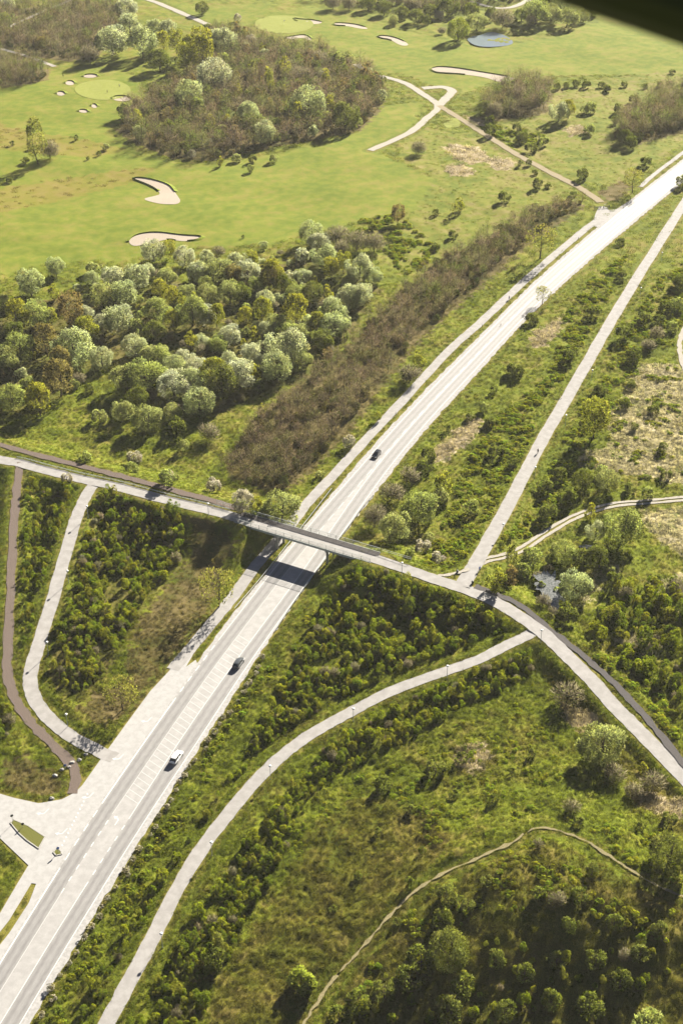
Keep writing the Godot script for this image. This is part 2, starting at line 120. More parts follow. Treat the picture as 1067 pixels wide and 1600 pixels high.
const GUARD_RIGHT := [Vector2(9.36, -357.87), Vector2(6.25, -351.46), Vector2(2.47, -341.80), Vector2(-0.81, -334.15), Vector2(-4.32, -324.22), Vector2(-8.04, -315.30), Vector2(-12.55, -303.83), Vector2(-16.66, -292.38)]
const LAMPS := [
	[Vector3(-15.85, 0.05, -237.36), "slim path lamp with white head, beside the upper bend of the curved path"],
	[Vector3(-27.13, 0.04, -214.14), "slim path lamp with white head, halfway down the curved path"],
	[Vector3(-34.93, 0.02, -189.86), "slim path lamp with white head, near the bottom end of the curved path"],
	[Vector3(2.77, 0.06, -256.63), "slim path lamp with white head, on the curved path under the thicket"],
	[Vector3(25.62, 1.24, -271.30), "slim path lamp with white head, on the curved path near the ridge fork"],
	[Vector3(49.72, 2.84, -283.55), "slim path lamp with white head, at the fork of ridge and curved path"],
	[Vector3(15.92, 5.23, -309.71), "slim path lamp with white head, on the ridge path right of the footbridge"],
	[Vector3(-37.44, 5.52, -338.96), "slim path lamp with white head, on the path left of the footbridge"],
	[Vector3(-71.80, 3.22, -340.77), "slim path lamp with white head, near the top of the loop path"],
	[Vector3(-72.67, 1.65, -311.05), "slim path lamp with white head, on the upper straight of the loop path"],
	[Vector3(-73.13, 0.20, -281.85), "slim path lamp with white head, at the middle of the loop path"],
	[Vector3(-64.00, 0.00, -254.98), "slim path lamp with white head, at the bottom bend of the loop path"],
	[Vector3(44.91, 2.68, -332.74), "slim path lamp with white head, nearest the fork on the straight path"],
	[Vector3(57.92, 0.62, -367.16), "slim path lamp with white head, second along the straight path"],
	[Vector3(71.67, -0.00, -400.95), "slim path lamp with white head, third along the straight path"],
	[Vector3(84.89, 0.00, -433.33), "slim path lamp with white head, fourth along the straight path"],
	[Vector3(98.48, 0.00, -466.06), "slim path lamp with white head, fifth along the straight path"],
	[Vector3(113.84, 0.00, -503.40), "slim path lamp with white head, sixth along the straight path"],
	[Vector3(128.62, -0.00, -538.80), "slim path lamp with white head, farthest along the straight path"],
]
const CAR_DARK_FAR := Vector3(10.80, -0.00, -382.07)
const CAR_DARK := Vector3(-25.45, 0.00, -278.31)
const CAR_WHITE := Vector3(-37.46, 0.00, -243.94)
const WALKER := Vector3(60.77, 0.44, -382.95)
const CYCLIST := Vector3(36.78, 4.30, -312.91)
const WALKER_CYCLE := Vector3(63.62, -0.00, -500.87)
const GOLFER_0 := Vector3(-127.50, -0.00, -778.01)
const GOLFER_1 := Vector3(-122.35, -0.00, -789.25)
const GOLFER_2 := Vector3(-157.07, -0.00, -811.26)
const BINS := [Vector3(30.74, 4.27, -311.57), Vector3(34.43, 4.59, -306.68)]
const BOULDERS := [Vector3(-62.95, 0.00, -240.35), Vector3(-64.18, 0.00, -238.26), Vector3(-61.02, 0.00, -242.68), Vector3(-59.55, 0.00, -243.53), Vector3(-58.39, 0.00, -245.47), Vector3(-63.67, 0.00, -231.11), Vector3(-61.50, 0.00, -241.19)]
const MARKER_POSTS := [Vector3(17.61, -0.00, -408.95), Vector3(59.66, -0.00, -489.62), Vector3(58.29, -0.00, -477.71), Vector3(51.40, -0.00, -476.59), Vector3(98.73, -0.00, -563.32)]
const BUNKERS := [
	["long pink bunker below the upper pond", [Vector2(50.68, -827.69), Vector2(57.49, -832.56), Vector2(71.89, -824.93), Vector2(86.01, -816.74), Vector2(98.20, -810.03), Vector2(96.47, -802.09), Vector2(88.19, -800.78), Vector2(83.34, -807.37), Vector2(74.70, -813.37), Vector2(62.12, -817.42), Vector2(53.02, -819.46)]],
	["curved bunker on the far fairway", [Vector2(21.49, -902.24), Vector2(27.58, -904.65), Vector2(36.31, -895.85), Vector2(41.19, -883.32), Vector2(38.65, -878.69), Vector2(34.84, -881.77), Vector2(30.29, -894.27), Vector2(24.39, -897.44)]],
	["thin bunker far up by the scrub", [Vector2(-4.73, -936.23), Vector2(3.55, -935.38), Vector2(11.77, -930.27), Vector2(17.78, -920.21), Vector2(11.66, -920.21), Vector2(3.53, -928.58), Vector2(-4.70, -928.58)]],
	["boomerang shaped bunker on the near fairway", [Vector2(-97.27, -638.92), Vector2(-92.19, -640.26), Vector2(-79.36, -632.25), Vector2(-74.70, -619.69), Vector2(-70.03, -604.24), Vector2(-79.29, -603.83), Vector2(-89.14, -610.84), Vector2(-84.84, -615.03), Vector2(-81.09, -617.99), Vector2(-83.74, -624.84), Vector2(-89.75, -632.25)]],
	["long bunker behind the big wood", [Vector2(-88.84, -560.73), Vector2(-85.73, -568.43), Vector2(-77.11, -570.66), Vector2(-67.23, -567.32), Vector2(-57.62, -566.21), Vector2(-59.96, -561.82), Vector2(-66.57, -560.37), Vector2(-72.25, -563.28), Vector2(-77.26, -559.65), Vector2(-82.26, -556.41), Vector2(-86.15, -555.34)]],
	["wide bunker right of the far green", [Vector2(-31.30, -950.11), Vector2(-25.95, -945.74), Vector2(-18.61, -944.00), Vector2(-11.67, -938.81), Vector2(-14.29, -932.82), Vector2(-23.60, -933.67), Vector2(-28.99, -942.26)]],
	["bunker below the far green", [Vector2(-35.63, -899.03), Vector2(-29.93, -902.24), Vector2(-22.99, -906.27), Vector2(-18.81, -897.44), Vector2(-18.24, -887.98), Vector2(-23.82, -898.24), Vector2(-30.69, -894.27)]],
	["thin bunker above the flagged green", [Vector2(-137.73, -811.93), Vector2(-137.89, -810.33), Vector2(-138.80, -809.05), Vector2(-140.29, -808.34), Vector2(-142.06, -808.34), Vector2(-143.75, -809.05), Vector2(-145.05, -810.33), Vector2(-145.69, -811.93), Vector2(-145.54, -813.54), Vector2(-144.63, -814.84), Vector2(-143.14, -815.56), Vector2(-141.36, -815.56), Vector2(-139.65, -814.84), Vector2(-138.36, -813.54)]],
	["round bunker left of the flagged green", [Vector2(-148.38, -796.96), Vector2(-148.29, -794.85), Vector2(-148.72, -793.16), Vector2(-149.56, -792.23), Vector2(-150.67, -792.23), Vector2(-151.81, -793.16), Vector2(-152.78, -794.85), Vector2(-153.37, -796.96), Vector2(-153.47, -799.07), Vector2(-153.05, -800.78), Vector2(-152.20, -801.73), Vector2(-151.09, -801.73), Vector2(-149.93, -800.78), Vector2(-148.97, -799.07)]],
	["round bunker below left of the green", [Vector2(-149.95, -775.05), Vector2(-149.90, -773.35), Vector2(-150.30, -772.00), Vector2(-151.08, -771.25), Vector2(-152.08, -771.25), Vector2(-153.11, -772.00), Vector2(-153.97, -773.35), Vector2(-154.48, -775.05), Vector2(-154.54, -776.75), Vector2(-154.14, -778.12), Vector2(-153.36, -778.88), Vector2(-152.35, -778.88), Vector2(-151.31, -778.12), Vector2(-150.46, -776.75)]],
	["long bunker right below the green", [Vector2(-113.11, -768.37), Vector2(-113.35, -766.18), Vector2(-114.56, -764.43), Vector2(-116.50, -763.47), Vector2(-118.80, -763.47), Vector2(-120.99, -764.43), Vector2(-122.66, -766.18), Vector2(-123.47, -768.37), Vector2(-123.26, -770.57), Vector2(-122.05, -772.35), Vector2(-120.10, -773.33), Vector2(-117.78, -773.33), Vector2(-115.57, -772.35), Vector2(-113.90, -770.57)]],
	["small bunker below the flagged green", [Vector2(-129.44, -753.56), Vector2(-129.37, -752.04), Vector2(-129.62, -750.83), Vector2(-130.13, -750.16), Vector2(-130.81, -750.16), Vector2(-131.52, -750.83), Vector2(-132.12, -752.04), Vector2(-132.50, -753.56), Vector2(-132.57, -755.08), Vector2(-132.33, -756.30), Vector2(-131.81, -756.98), Vector2(-131.13, -756.98), Vector2(-130.41, -756.30), Vector2(-129.81, -755.08)]],
	["thin bunker lowest below the green", [Vector2(-132.89, -743.76), Vector2(-132.94, -742.57), Vector2(-133.45, -741.63), Vector2(-134.31, -741.10), Vector2(-135.36, -741.10), Vector2(-136.38, -741.63), Vector2(-137.18, -742.57), Vector2(-137.59, -743.76), Vector2(-137.55, -744.95), Vector2(-137.04, -745.90), Vector2(-136.18, -746.44), Vector2(-135.13, -746.44), Vector2(-134.10, -745.90), Vector2(-133.30, -744.95)]],
]
const GREEN_NEAR := [Vector2(-115.37, -783.69), Vector2(-115.27, -778.72), Vector2(-116.23, -774.13), Vector2(-118.15, -770.23), Vector2(-120.91, -767.26), Vector2(-124.31, -765.41), Vector2(-128.14, -764.77), Vector2(-132.15, -765.41), Vector2(-136.08, -767.26), Vector2(-139.68, -770.23), Vector2(-142.71, -774.13), Vector2(-144.97, -778.72), Vector2(-146.28, -783.69), Vector2(-146.55, -788.71), Vector2(-145.73, -793.44), Vector2(-143.88, -797.55), Vector2(-141.11, -800.72), Vector2(-137.61, -802.72), Vector2(-133.62, -803.41), Vector2(-129.44, -802.72), Vector2(-125.37, -800.72), Vector2(-121.70, -797.55), Vector2(-118.68, -793.44), Vector2(-116.53, -788.71)]
const GREEN_FAR := [Vector2(-17.75, -932.74), Vector2(-18.28, -926.69), Vector2(-20.04, -921.11), Vector2(-22.89, -916.36), Vector2(-26.62, -912.74), Vector2(-31.00, -910.48), Vector2(-35.73, -909.72), Vector2(-40.51, -910.48), Vector2(-45.04, -912.74), Vector2(-49.02, -916.36), Vector2(-52.19, -921.11), Vector2(-54.33, -926.69), Vector2(-55.28, -932.74), Vector2(-54.95, -938.87), Vector2(-53.35, -944.64), Vector2(-50.57, -949.65), Vector2(-46.79, -953.52), Vector2(-42.27, -955.97), Vector2(-37.33, -956.81), Vector2(-32.34, -955.97), Vector2(-27.66, -953.52), Vector2(-23.61, -949.65), Vector2(-20.49, -944.64), Vector2(-18.49, -938.87)]
const GATE_APRON := [Vector2(107.00, -579.13), Vector2(109.94, -591.41), Vector2(112.78, -600.89), Vector2(117.20, -605.73), Vector2(116.78, -597.70), Vector2(120.27, -598.50), Vector2(128.81, -610.63), Vector2(127.72, -596.12), Vector2(112.65, -571.66)]
const TEE := [Vector2(51.55, -726.43), Vector2(59.40, -735.29), Vector2(61.70, -720.99), Vector2(53.96, -712.42)]
const POND := [Vector2(76.07, -894.27), Vector2(80.67, -902.24), Vector2(85.81, -903.85), Vector2(90.53, -911.96), Vector2(94.73, -913.60), Vector2(101.88, -903.85), Vector2(105.48, -887.98), Vector2(101.46, -879.46), Vector2(89.35, -875.63), Vector2(80.80, -878.69)]
const MARSH := [Vector2(51.59, -315.30), Vector2(54.63, -320.49), Vector2(57.16, -318.34), Vector2(58.80, -312.30), Vector2(58.00, -303.54), Vector2(56.04, -298.73), Vector2(53.17, -299.85), Vector2(51.60, -306.42)]
const MARSH_SMALL := [Vector2(64.76, -331.87), Vector2(68.44, -332.52), Vector2(71.63, -329.94), Vector2(71.77, -327.38), Vector2(68.58, -327.38)]
const AREAS := [
	["litter", [Vector2(-135.64, -482.51), Vector2(-124.86, -499.93), Vector2(-103.94, -505.96), Vector2(-82.63, -512.10), Vector2(-70.92, -518.36), Vector2(-58.41, -518.36), Vector2(-34.05, -531.25), Vector2(-13.85, -541.25), Vector2(6.73, -527.98), Vector2(14.00, -512.10), Vector2(6.27, -482.51), Vector2(-3.04, -452.91), Vector2(-13.88, -435.51), Vector2(-24.20, -421.38), Vector2(-42.35, -407.94), Vector2(-59.48, -412.35), Vector2(-70.82, -419.10), Vector2(-81.52, -450.36), Vector2(-89.64, -430.72), Vector2(-98.54, -407.94), Vector2(-119.35, -407.94)]],
	["fairway", [Vector2(-214.53, -810.61), Vector2(-173.08, -821.29), Vector2(-141.77, -832.21), Vector2(-115.45, -813.26), Vector2(-107.05, -772.61), Vector2(-113.36, -715.61), Vector2(-102.74, -682.73), Vector2(-76.88, -657.82), Vector2(-41.11, -670.08), Vector2(-10.57, -689.70), Vector2(8.57, -710.30), Vector2(22.62, -754.73), Vector2(43.32, -760.61), Vector2(34.43, -710.30), Vector2(17.50, -674.90), Vector2(48.68, -629.16), Vector2(29.80, -596.12), Vector2(7.30, -584.45), Vector2(-14.42, -569.45), Vector2(-30.07, -557.19), Vector2(-61.68, -555.07), Vector2(-86.34, -541.25), Vector2(-112.23, -541.25), Vector2(-134.76, -524.74), Vector2(-148.47, -518.36)]],
	["fairway", [Vector2(-55.89, -921.11), Vector2(-47.65, -963.88), Vector2(-22.83, -981.98), Vector2(10.95, -946.36), Vector2(42.65, -912.94), Vector2(65.66, -897.00), Vector2(87.34, -873.96), Vector2(124.81, -897.00), Vector2(162.53, -937.81), Vector2(252.82, -921.11), Vector2(227.09, -813.26), Vector2(155.24, -817.26), Vector2(114.72, -813.26), Vector2(80.75, -797.60), Vector2(64.71, -772.61), Vector2(38.60, -813.26), Vector2(9.92, -844.79), Vector2(-20.78, -881.52)]],
	["fairway", [Vector2(-144.69, -1000.68), Vector2(-87.12, -985.67), Vector2(-48.83, -991.25), Vector2(-47.65, -963.88), Vector2(-62.43, -929.39), Vector2(-83.28, -936.12), Vector2(-112.44, -981.98)]],
	["tan", [Vector2(-191.34, -737.53), Vector2(-159.53, -710.30), Vector2(-132.03, -699.88), Vector2(-104.31, -682.73), Vector2(-118.10, -670.08), Vector2(-146.68, -674.90), Vector2(-179.80, -684.71)]],
	["tan", [Vector2(-171.59, -620.63), Vector2(-114.70, -646.83), Vector2(-85.58, -654.12), Vector2(-98.05, -633.51), Vector2(-133.92, -604.11), Vector2(-163.41, -584.45)]],
	["fescue", [Vector2(34.64, -715.61), Vector2(72.77, -705.06), Vector2(107.15, -629.16), Vector2(72.99, -580.64), Vector2(40.72, -544.66), Vector2(16.96, -531.25), Vector2(7.18, -573.14), Vector2(29.80, -596.12), Vector2(43.32, -637.90), Vector2(26.64, -670.08)]],
	["fescue", [Vector2(73.68, -715.61), Vector2(123.53, -797.60), Vector2(169.80, -817.26), Vector2(232.93, -837.76), Vector2(206.37, -726.43), Vector2(156.90, -674.90), Vector2(124.69, -629.16), Vector2(102.46, -637.90)]],
	["straw", [Vector2(48.56, -686.70), Vector2(54.16, -690.71), Vector2(66.31, -684.71), Vector2(70.17, -674.90), Vector2(67.65, -663.43), Vector2(61.25, -659.68), Vector2(53.55, -667.22)]],
	["straw", [Vector2(68.21, -670.08), Vector2(80.43, -669.13), Vector2(82.02, -660.62), Vector2(77.07, -650.46), Vector2(69.88, -654.12)]],
	["straw", [Vector2(47.46, -657.82), Vector2(56.76, -660.62), Vector2(61.90, -648.64), Vector2(58.30, -640.55), Vector2(49.68, -645.03)]],
	["straw", [Vector2(63.89, -737.53), Vector2(72.05, -735.29), Vector2(72.50, -720.99), Vector2(65.71, -717.75)]],
	["straw", [Vector2(111.08, -715.61), Vector2(121.60, -720.99), Vector2(123.02, -708.20), Vector2(114.25, -702.98)]],
	["brown", [Vector2(114.63, -620.63), Vector2(127.30, -636.13), Vector2(132.00, -629.16), Vector2(121.28, -608.17), Vector2(115.22, -605.73)]],
	["straw", [Vector2(65.10, -458.08), Vector2(70.35, -474.14), Vector2(79.59, -482.51), Vector2(82.70, -488.21), Vector2(78.16, -471.41), Vector2(70.78, -458.08)]],
	["straw", [Vector2(27.11, -382.89), Vector2(31.56, -390.98), Vector2(41.93, -407.94), Vector2(45.29, -405.76), Vector2(40.79, -393.04), Vector2(32.94, -380.91), Vector2(28.76, -376.99)]],
	["reed", [Vector2(88.43, -412.35), Vector2(96.80, -430.72), Vector2(103.73, -445.33), Vector2(117.07, -445.33), Vector2(122.81, -430.72), Vector2(108.35, -363.71), Vector2(97.24, -365.57), Vector2(88.62, -371.21), Vector2(79.21, -373.12), Vector2(74.90, -376.99), Vector2(71.41, -373.12), Vector2(74.05, -384.89), Vector2(83.34, -386.91)]],
	["reed", [Vector2(86.99, -351.10), Vector2(106.01, -352.87), Vector2(100.24, -326.11), Vector2(92.02, -329.29), Vector2(86.98, -340.79)]],
	["reed", [Vector2(83.80, -313.79), Vector2(91.61, -318.34), Vector2(98.24, -316.81), Vector2(94.46, -299.29), Vector2(84.45, -299.29)]],
	["reed", [Vector2(69.33, -288.33), Vector2(78.20, -292.38), Vector2(80.21, -285.68), Vector2(74.44, -280.47)]],
	["reed", [Vector2(67.89, -316.81), Vector2(74.08, -322.97), Vector2(74.36, -319.25), Vector2(66.78, -309.34), Vector2(62.34, -302.12), Vector2(60.08, -297.89)]],
	["brown", [Vector2(-36.73, -373.12), Vector2(-25.44, -361.87), Vector2(-15.97, -363.71), Vector2(-6.59, -378.16), Vector2(1.32, -395.12), Vector2(14.42, -430.72), Vector2(24.20, -458.08), Vector2(39.74, -488.21), Vector2(59.74, -524.74), Vector2(75.68, -555.07), Vector2(95.40, -584.45), Vector2(106.48, -604.11), Vector2(95.69, -608.17), Vector2(73.38, -584.45), Vector2(55.11, -562.19), Vector2(40.72, -544.66), Vector2(26.64, -518.36), Vector2(16.02, -494.01), Vector2(6.16, -471.41), Vector2(-3.03, -450.36), Vector2(-13.88, -435.51), Vector2(-24.01, -416.83), Vector2(-31.44, -399.32)]],
	["brown", [Vector2(-42.24, -339.69), Vector2(-34.74, -336.10), Vector2(-29.81, -327.89), Vector2(-32.14, -321.89), Vector2(-33.93, -299.29), Vector2(-38.86, -280.48), Vector2(-45.58, -269.22), Vector2(-50.43, -258.54), Vector2(-57.66, -256.25), Vector2(-64.80, -263.22), Vector2(-53.82, -272.90), Vector2(-53.26, -293.75), Vector2(-48.51, -310.82), Vector2(-41.37, -327.50)]],
	["brown", [Vector2(-77.74, -244.08), Vector2(-72.11, -245.15), Vector2(-63.91, -239.84), Vector2(-60.36, -235.69), Vector2(-62.69, -232.64), Vector2(-69.76, -232.64), Vector2(-76.03, -235.69)]],
	["brown", [Vector2(-223.98, -963.88), Vector2(-188.07, -1000.68), Vector2(-146.58, -981.98), Vector2(-135.46, -897.00), Vector2(-145.71, -859.16), Vector2(-158.59, -844.79), Vector2(-187.51, -859.16), Vector2(-205.71, -873.96)]],
	["brown", [Vector2(-201.23, -851.92), Vector2(-166.23, -824.00), Vector2(-166.38, -804.06), Vector2(-178.28, -791.22), Vector2(-187.62, -784.93)]],
	["brown", [Vector2(-82.12, -921.11), Vector2(-54.62, -897.00), Vector2(-24.48, -873.96), Vector2(2.43, -844.79), Vector2(20.57, -817.26), Vector2(24.98, -778.73), Vector2(18.97, -743.19), Vector2(8.57, -710.30), Vector2(-16.98, -694.76), Vector2(-41.60, -679.78), Vector2(-62.30, -665.32), Vector2(-80.67, -665.32), Vector2(-102.04, -689.70), Vector2(-114.99, -715.61), Vector2(-113.45, -754.73), Vector2(-99.70, -784.93), Vector2(-84.99, -817.26)]],
	["brown", [Vector2(73.65, -754.73), Vector2(78.59, -772.61), Vector2(95.01, -797.60), Vector2(110.02, -804.06), Vector2(114.05, -778.73), Vector2(107.96, -743.19), Vector2(98.92, -737.53), Vector2(85.03, -731.95), Vector2(74.61, -726.43)]],
	["brown", [Vector2(134.58, -699.88), Vector2(151.61, -743.19), Vector2(172.28, -772.61), Vector2(206.94, -804.06), Vector2(188.71, -720.99), Vector2(158.53, -699.88), Vector2(141.89, -686.70)]],
	["olive_dimmed", [Vector2(-7.31, -220.59), Vector2(3.74, -232.14), Vector2(17.57, -227.07), Vector2(22.22, -213.96), Vector2(13.75, -202.21), Vector2(3.30, -188.94), Vector2(-5.23, -177.53), Vector2(-9.69, -166.33), Vector2(-23.63, -166.33), Vector2(-24.73, -180.57), Vector2(-18.19, -194.46), Vector2(-12.27, -206.10)]],
	["olive_dimmed", [Vector2(11.02, -197.49), Vector2(21.54, -203.59), Vector2(40.68, -213.47), Vector2(54.83, -203.35), Vector2(71.11, -193.87), Vector2(65.75, -166.27), Vector2(-6.21, -166.33), Vector2(0.79, -181.77)]],  # olive grass, its dimmed colour spread here to darken the lower right
	["olive_dimmed", [Vector2(24.41, -246.72), Vector2(33.38, -248.83), Vector2(35.63, -241.74), Vector2(29.40, -236.18), Vector2(24.60, -238.72)]],
	["straw", [Vector2(26.19, -247.13), Vector2(32.16, -248.39), Vector2(34.01, -242.96), Vector2(28.88, -238.51), Vector2(25.76, -240.95)]],
	["olive_dimmed", [Vector2(49.92, -276.38), Vector2(55.43, -270.82), Vector2(63.67, -254.45), Vector2(68.82, -241.53), Vector2(74.43, -228.87), Vector2(71.53, -215.65), Vector2(64.38, -225.65), Vector2(60.84, -237.05), Vector2(53.51, -255.83)]],
	["straw", [Vector2(52.97, -263.02), Vector2(57.93, -260.59), Vector2(61.03, -256.27), Vector2(54.67, -253.46), Vector2(52.17, -257.01)]],
	["straw", [Vector2(63.14, -230.16), Vector2(74.61, -229.79), Vector2(73.21, -223.30), Vector2(64.29, -225.18)]],
	["litter", [Vector2(-71.39, -353.01), Vector2(-57.95, -350.04), Vector2(-46.04, -341.50), Vector2(-41.69, -331.87), Vector2(-44.55, -322.97), Vector2(-51.60, -307.88), Vector2(-54.90, -293.75), Vector2(-56.41, -280.48), Vector2(-62.29, -266.80), Vector2(-68.46, -266.80), Vector2(-72.28, -275.40), Vector2(-72.80, -292.89), Vector2(-72.42, -317.07), Vector2(-71.56, -340.94)]],
]
const BARE_WOODS := [
	["birch belt between the big wood and the cycle path", 3.5, [Vector2(-36.73, -373.12), Vector2(-25.39, -360.77), Vector2(-16.93, -363.71), Vector2(-8.56, -378.16), Vector2(0.31, -397.21), Vector2(13.37, -432.15), Vector2(23.12, -459.65), Vector2(38.65, -489.94), Vector2(58.65, -526.68), Vector2(74.36, -555.07), Vector2(90.45, -584.45), Vector2(108.13, -605.73), Vector2(95.38, -605.73), Vector2(73.38, -584.45), Vector2(54.94, -560.04), Vector2(40.52, -541.25), Vector2(26.51, -515.21), Vector2(15.95, -491.10), Vector2(6.13, -468.70), Vector2(-3.01, -446.33), Vector2(-12.68, -430.72), Vector2(-22.76, -412.35), Vector2(-30.18, -395.12)]],
	["far bare wood right of the flagged green", 5.2, [Vector2(-82.12, -921.11), Vector2(-54.62, -897.00), Vector2(-24.48, -873.96), Vector2(2.43, -844.79), Vector2(20.57, -817.26), Vector2(24.98, -778.73), Vector2(18.97, -743.19), Vector2(8.62, -715.61), Vector2(-16.94, -692.73), Vector2(-41.60, -679.78), Vector2(-62.30, -665.32), Vector2(-80.67, -665.32), Vector2(-100.46, -689.70), Vector2(-113.36, -715.61), Vector2(-111.75, -754.73), Vector2(-99.70, -784.93), Vector2(-84.99, -817.26)]],
	["bare wood in the top left corner", 5.0, [Vector2(-240.77, -963.88), Vector2(-225.80, -972.86), Vector2(-186.51, -991.25), Vector2(-146.58, -981.98), Vector2(-135.46, -897.00), Vector2(-145.71, -859.16), Vector2(-158.59, -844.79), Vector2(-188.89, -866.51), Vector2(-224.46, -889.20)]],
	["bare strip below the top left path", 4.4, [Vector2(-217.90, -859.16), Vector2(-200.65, -849.06), Vector2(-166.23, -824.00), Vector2(-166.38, -804.06), Vector2(-177.79, -788.70), Vector2(-201.69, -784.93)]],
	["small bare grove beside the dirt road", 4.0, [Vector2(74.33, -754.73), Vector2(79.29, -772.61), Vector2(95.01, -797.60), Vector2(110.02, -804.06), Vector2(114.05, -778.73), Vector2(107.36, -746.62), Vector2(99.18, -739.79), Vector2(85.03, -731.95), Vector2(75.46, -728.63)]],
	["bare wood at the right edge", 4.0, [Vector2(135.55, -701.94), Vector2(151.02, -739.79), Vector2(171.82, -770.18), Vector2(206.94, -804.06), Vector2(189.90, -726.43), Vector2(159.11, -702.98), Vector2(142.24, -688.70)]],
	["brown scrub along the top edge", 5.0, [Vector2(-27.73, -1008.33), Vector2(160.07, -1008.33), Vector2(96.97, -985.67), Vector2(77.80, -956.81), Vector2(44.71, -963.88), Vector2(11.35, -985.67)]],
]
const WOOD_OUTLINE := [Vector2(-135.64, -482.51), Vector2(-125.44, -502.93), Vector2(-104.44, -509.01), Vector2(-83.43, -518.36), Vector2(-71.96, -527.98), Vector2(-59.27, -527.98), Vector2(-34.73, -544.66), Vector2(-13.99, -548.09), Vector2(9.26, -527.98), Vector2(14.00, -512.10), Vector2(6.27, -482.51), Vector2(-3.03, -450.36), Vector2(-13.77, -430.72), Vector2(-24.01, -416.83), Vector2(-41.85, -401.45), Vector2(-58.76, -405.76), Vector2(-69.97, -412.35), Vector2(-81.52, -450.36), Vector2(-88.90, -426.01), Vector2(-97.76, -403.60), Vector2(-118.40, -403.60)]
const THICKETS := [
	["inside the loop path", 1.4, 0.60, [Vector2(-70.46, -352.81), Vector2(-57.87, -349.32), Vector2(-46.38, -341.12), Vector2(-42.05, -331.94), Vector2(-44.91, -322.97), Vector2(-50.75, -307.88), Vector2(-54.08, -293.75), Vector2(-56.41, -280.48), Vector2(-61.70, -268.00), Vector2(-67.81, -267.52), Vector2(-71.49, -275.40), Vector2(-72.14, -290.67), Vector2(-71.57, -314.70), Vector2(-71.03, -339.70)]],
	["between the loop path and old track", 1.4, 0.52, [Vector2(-93.16, -364.17), Vector2(-83.95, -360.94), Vector2(-78.23, -354.45), Vector2(-77.50, -341.99), Vector2(-77.58, -322.36), Vector2(-77.77, -302.98), Vector2(-78.02, -287.40), Vector2(-78.60, -279.94), Vector2(-81.04, -288.33), Vector2(-85.85, -315.26), Vector2(-90.75, -345.75)]],
	["left of the old track", 1.6, 0.65, [Vector2(-88.29, -272.90), Vector2(-82.60, -268.00), Vector2(-78.64, -262.04), Vector2(-76.32, -251.73), Vector2(-83.28, -249.52)]],
	["between the road and the curved path", 1.4, 0.60, [Vector2(-2.29, -307.69), Vector2(1.11, -311.08), Vector2(11.31, -311.12), Vector2(26.13, -302.54), Vector2(37.28, -295.87), Vector2(42.50, -290.00), Vector2(33.31, -285.46), Vector2(20.09, -278.42), Vector2(8.81, -270.91), Vector2(-3.58, -262.02), Vector2(-12.48, -253.96), Vector2(-18.13, -246.86), Vector2(-23.43, -237.73), Vector2(-28.30, -226.66), Vector2(-32.81, -215.30), Vector2(-33.81, -211.67), Vector2(-34.97, -212.58), Vector2(-28.14, -228.23), Vector2(-21.91, -246.22), Vector2(-17.28, -261.33), Vector2(-14.61, -271.66), Vector2(-10.50, -282.55), Vector2(-7.16, -293.75)]],
	["on the strip beside the road at the bottom", 1.9, 0.58, [Vector2(-35.41, -211.68), Vector2(-33.84, -212.03), Vector2(-37.67, -196.22), Vector2(-41.16, -183.59), Vector2(-44.90, -170.47), Vector2(-48.54, -171.17), Vector2(-45.76, -186.66), Vector2(-41.29, -198.71)]],
	["below the curved path", 1.5, 0.58, [Vector2(47.32, -281.79), Vector2(42.21, -278.40), Vector2(32.30, -272.81), Vector2(22.65, -267.64), Vector2(11.62, -260.31), Vector2(3.96, -253.88), Vector2(-3.46, -247.67), Vector2(-9.12, -238.69), Vector2(-14.47, -228.53), Vector2(-19.53, -218.93), Vector2(-25.35, -205.45), Vector2(-29.76, -196.20), Vector2(-35.59, -179.84), Vector2(-39.25, -170.47), Vector2(-25.12, -170.47), Vector2(-25.34, -180.57), Vector2(-20.43, -189.71), Vector2(-17.82, -199.39), Vector2(-13.06, -209.66), Vector2(-10.10, -222.58), Vector2(-3.36, -236.51), Vector2(8.25, -244.86), Vector2(20.38, -253.70), Vector2(28.43, -261.87), Vector2(39.70, -267.89), Vector2(47.37, -274.09)]],
	["in the copse at the right edge", 2.6, 0.85, [Vector2(68.04, -306.42), Vector2(80.63, -315.30), Vector2(98.98, -312.30), Vector2(87.15, -258.46), Vector2(80.29, -261.95), Vector2(73.98, -269.16), Vector2(68.05, -280.46), Vector2(64.04, -291.02)]],
	["on the dark slope at the bottom right", 4.0, 0.62, [Vector2(9.39, -184.29), Vector2(20.64, -188.87), Vector2(38.83, -186.24), Vector2(52.43, -187.24), Vector2(64.95, -187.90), Vector2(69.36, -184.54), Vector2(63.33, -178.10), Vector2(43.97, -177.31), Vector2(26.63, -170.31), Vector2(3.10, -169.05), Vector2(0.78, -174.63)]],
]
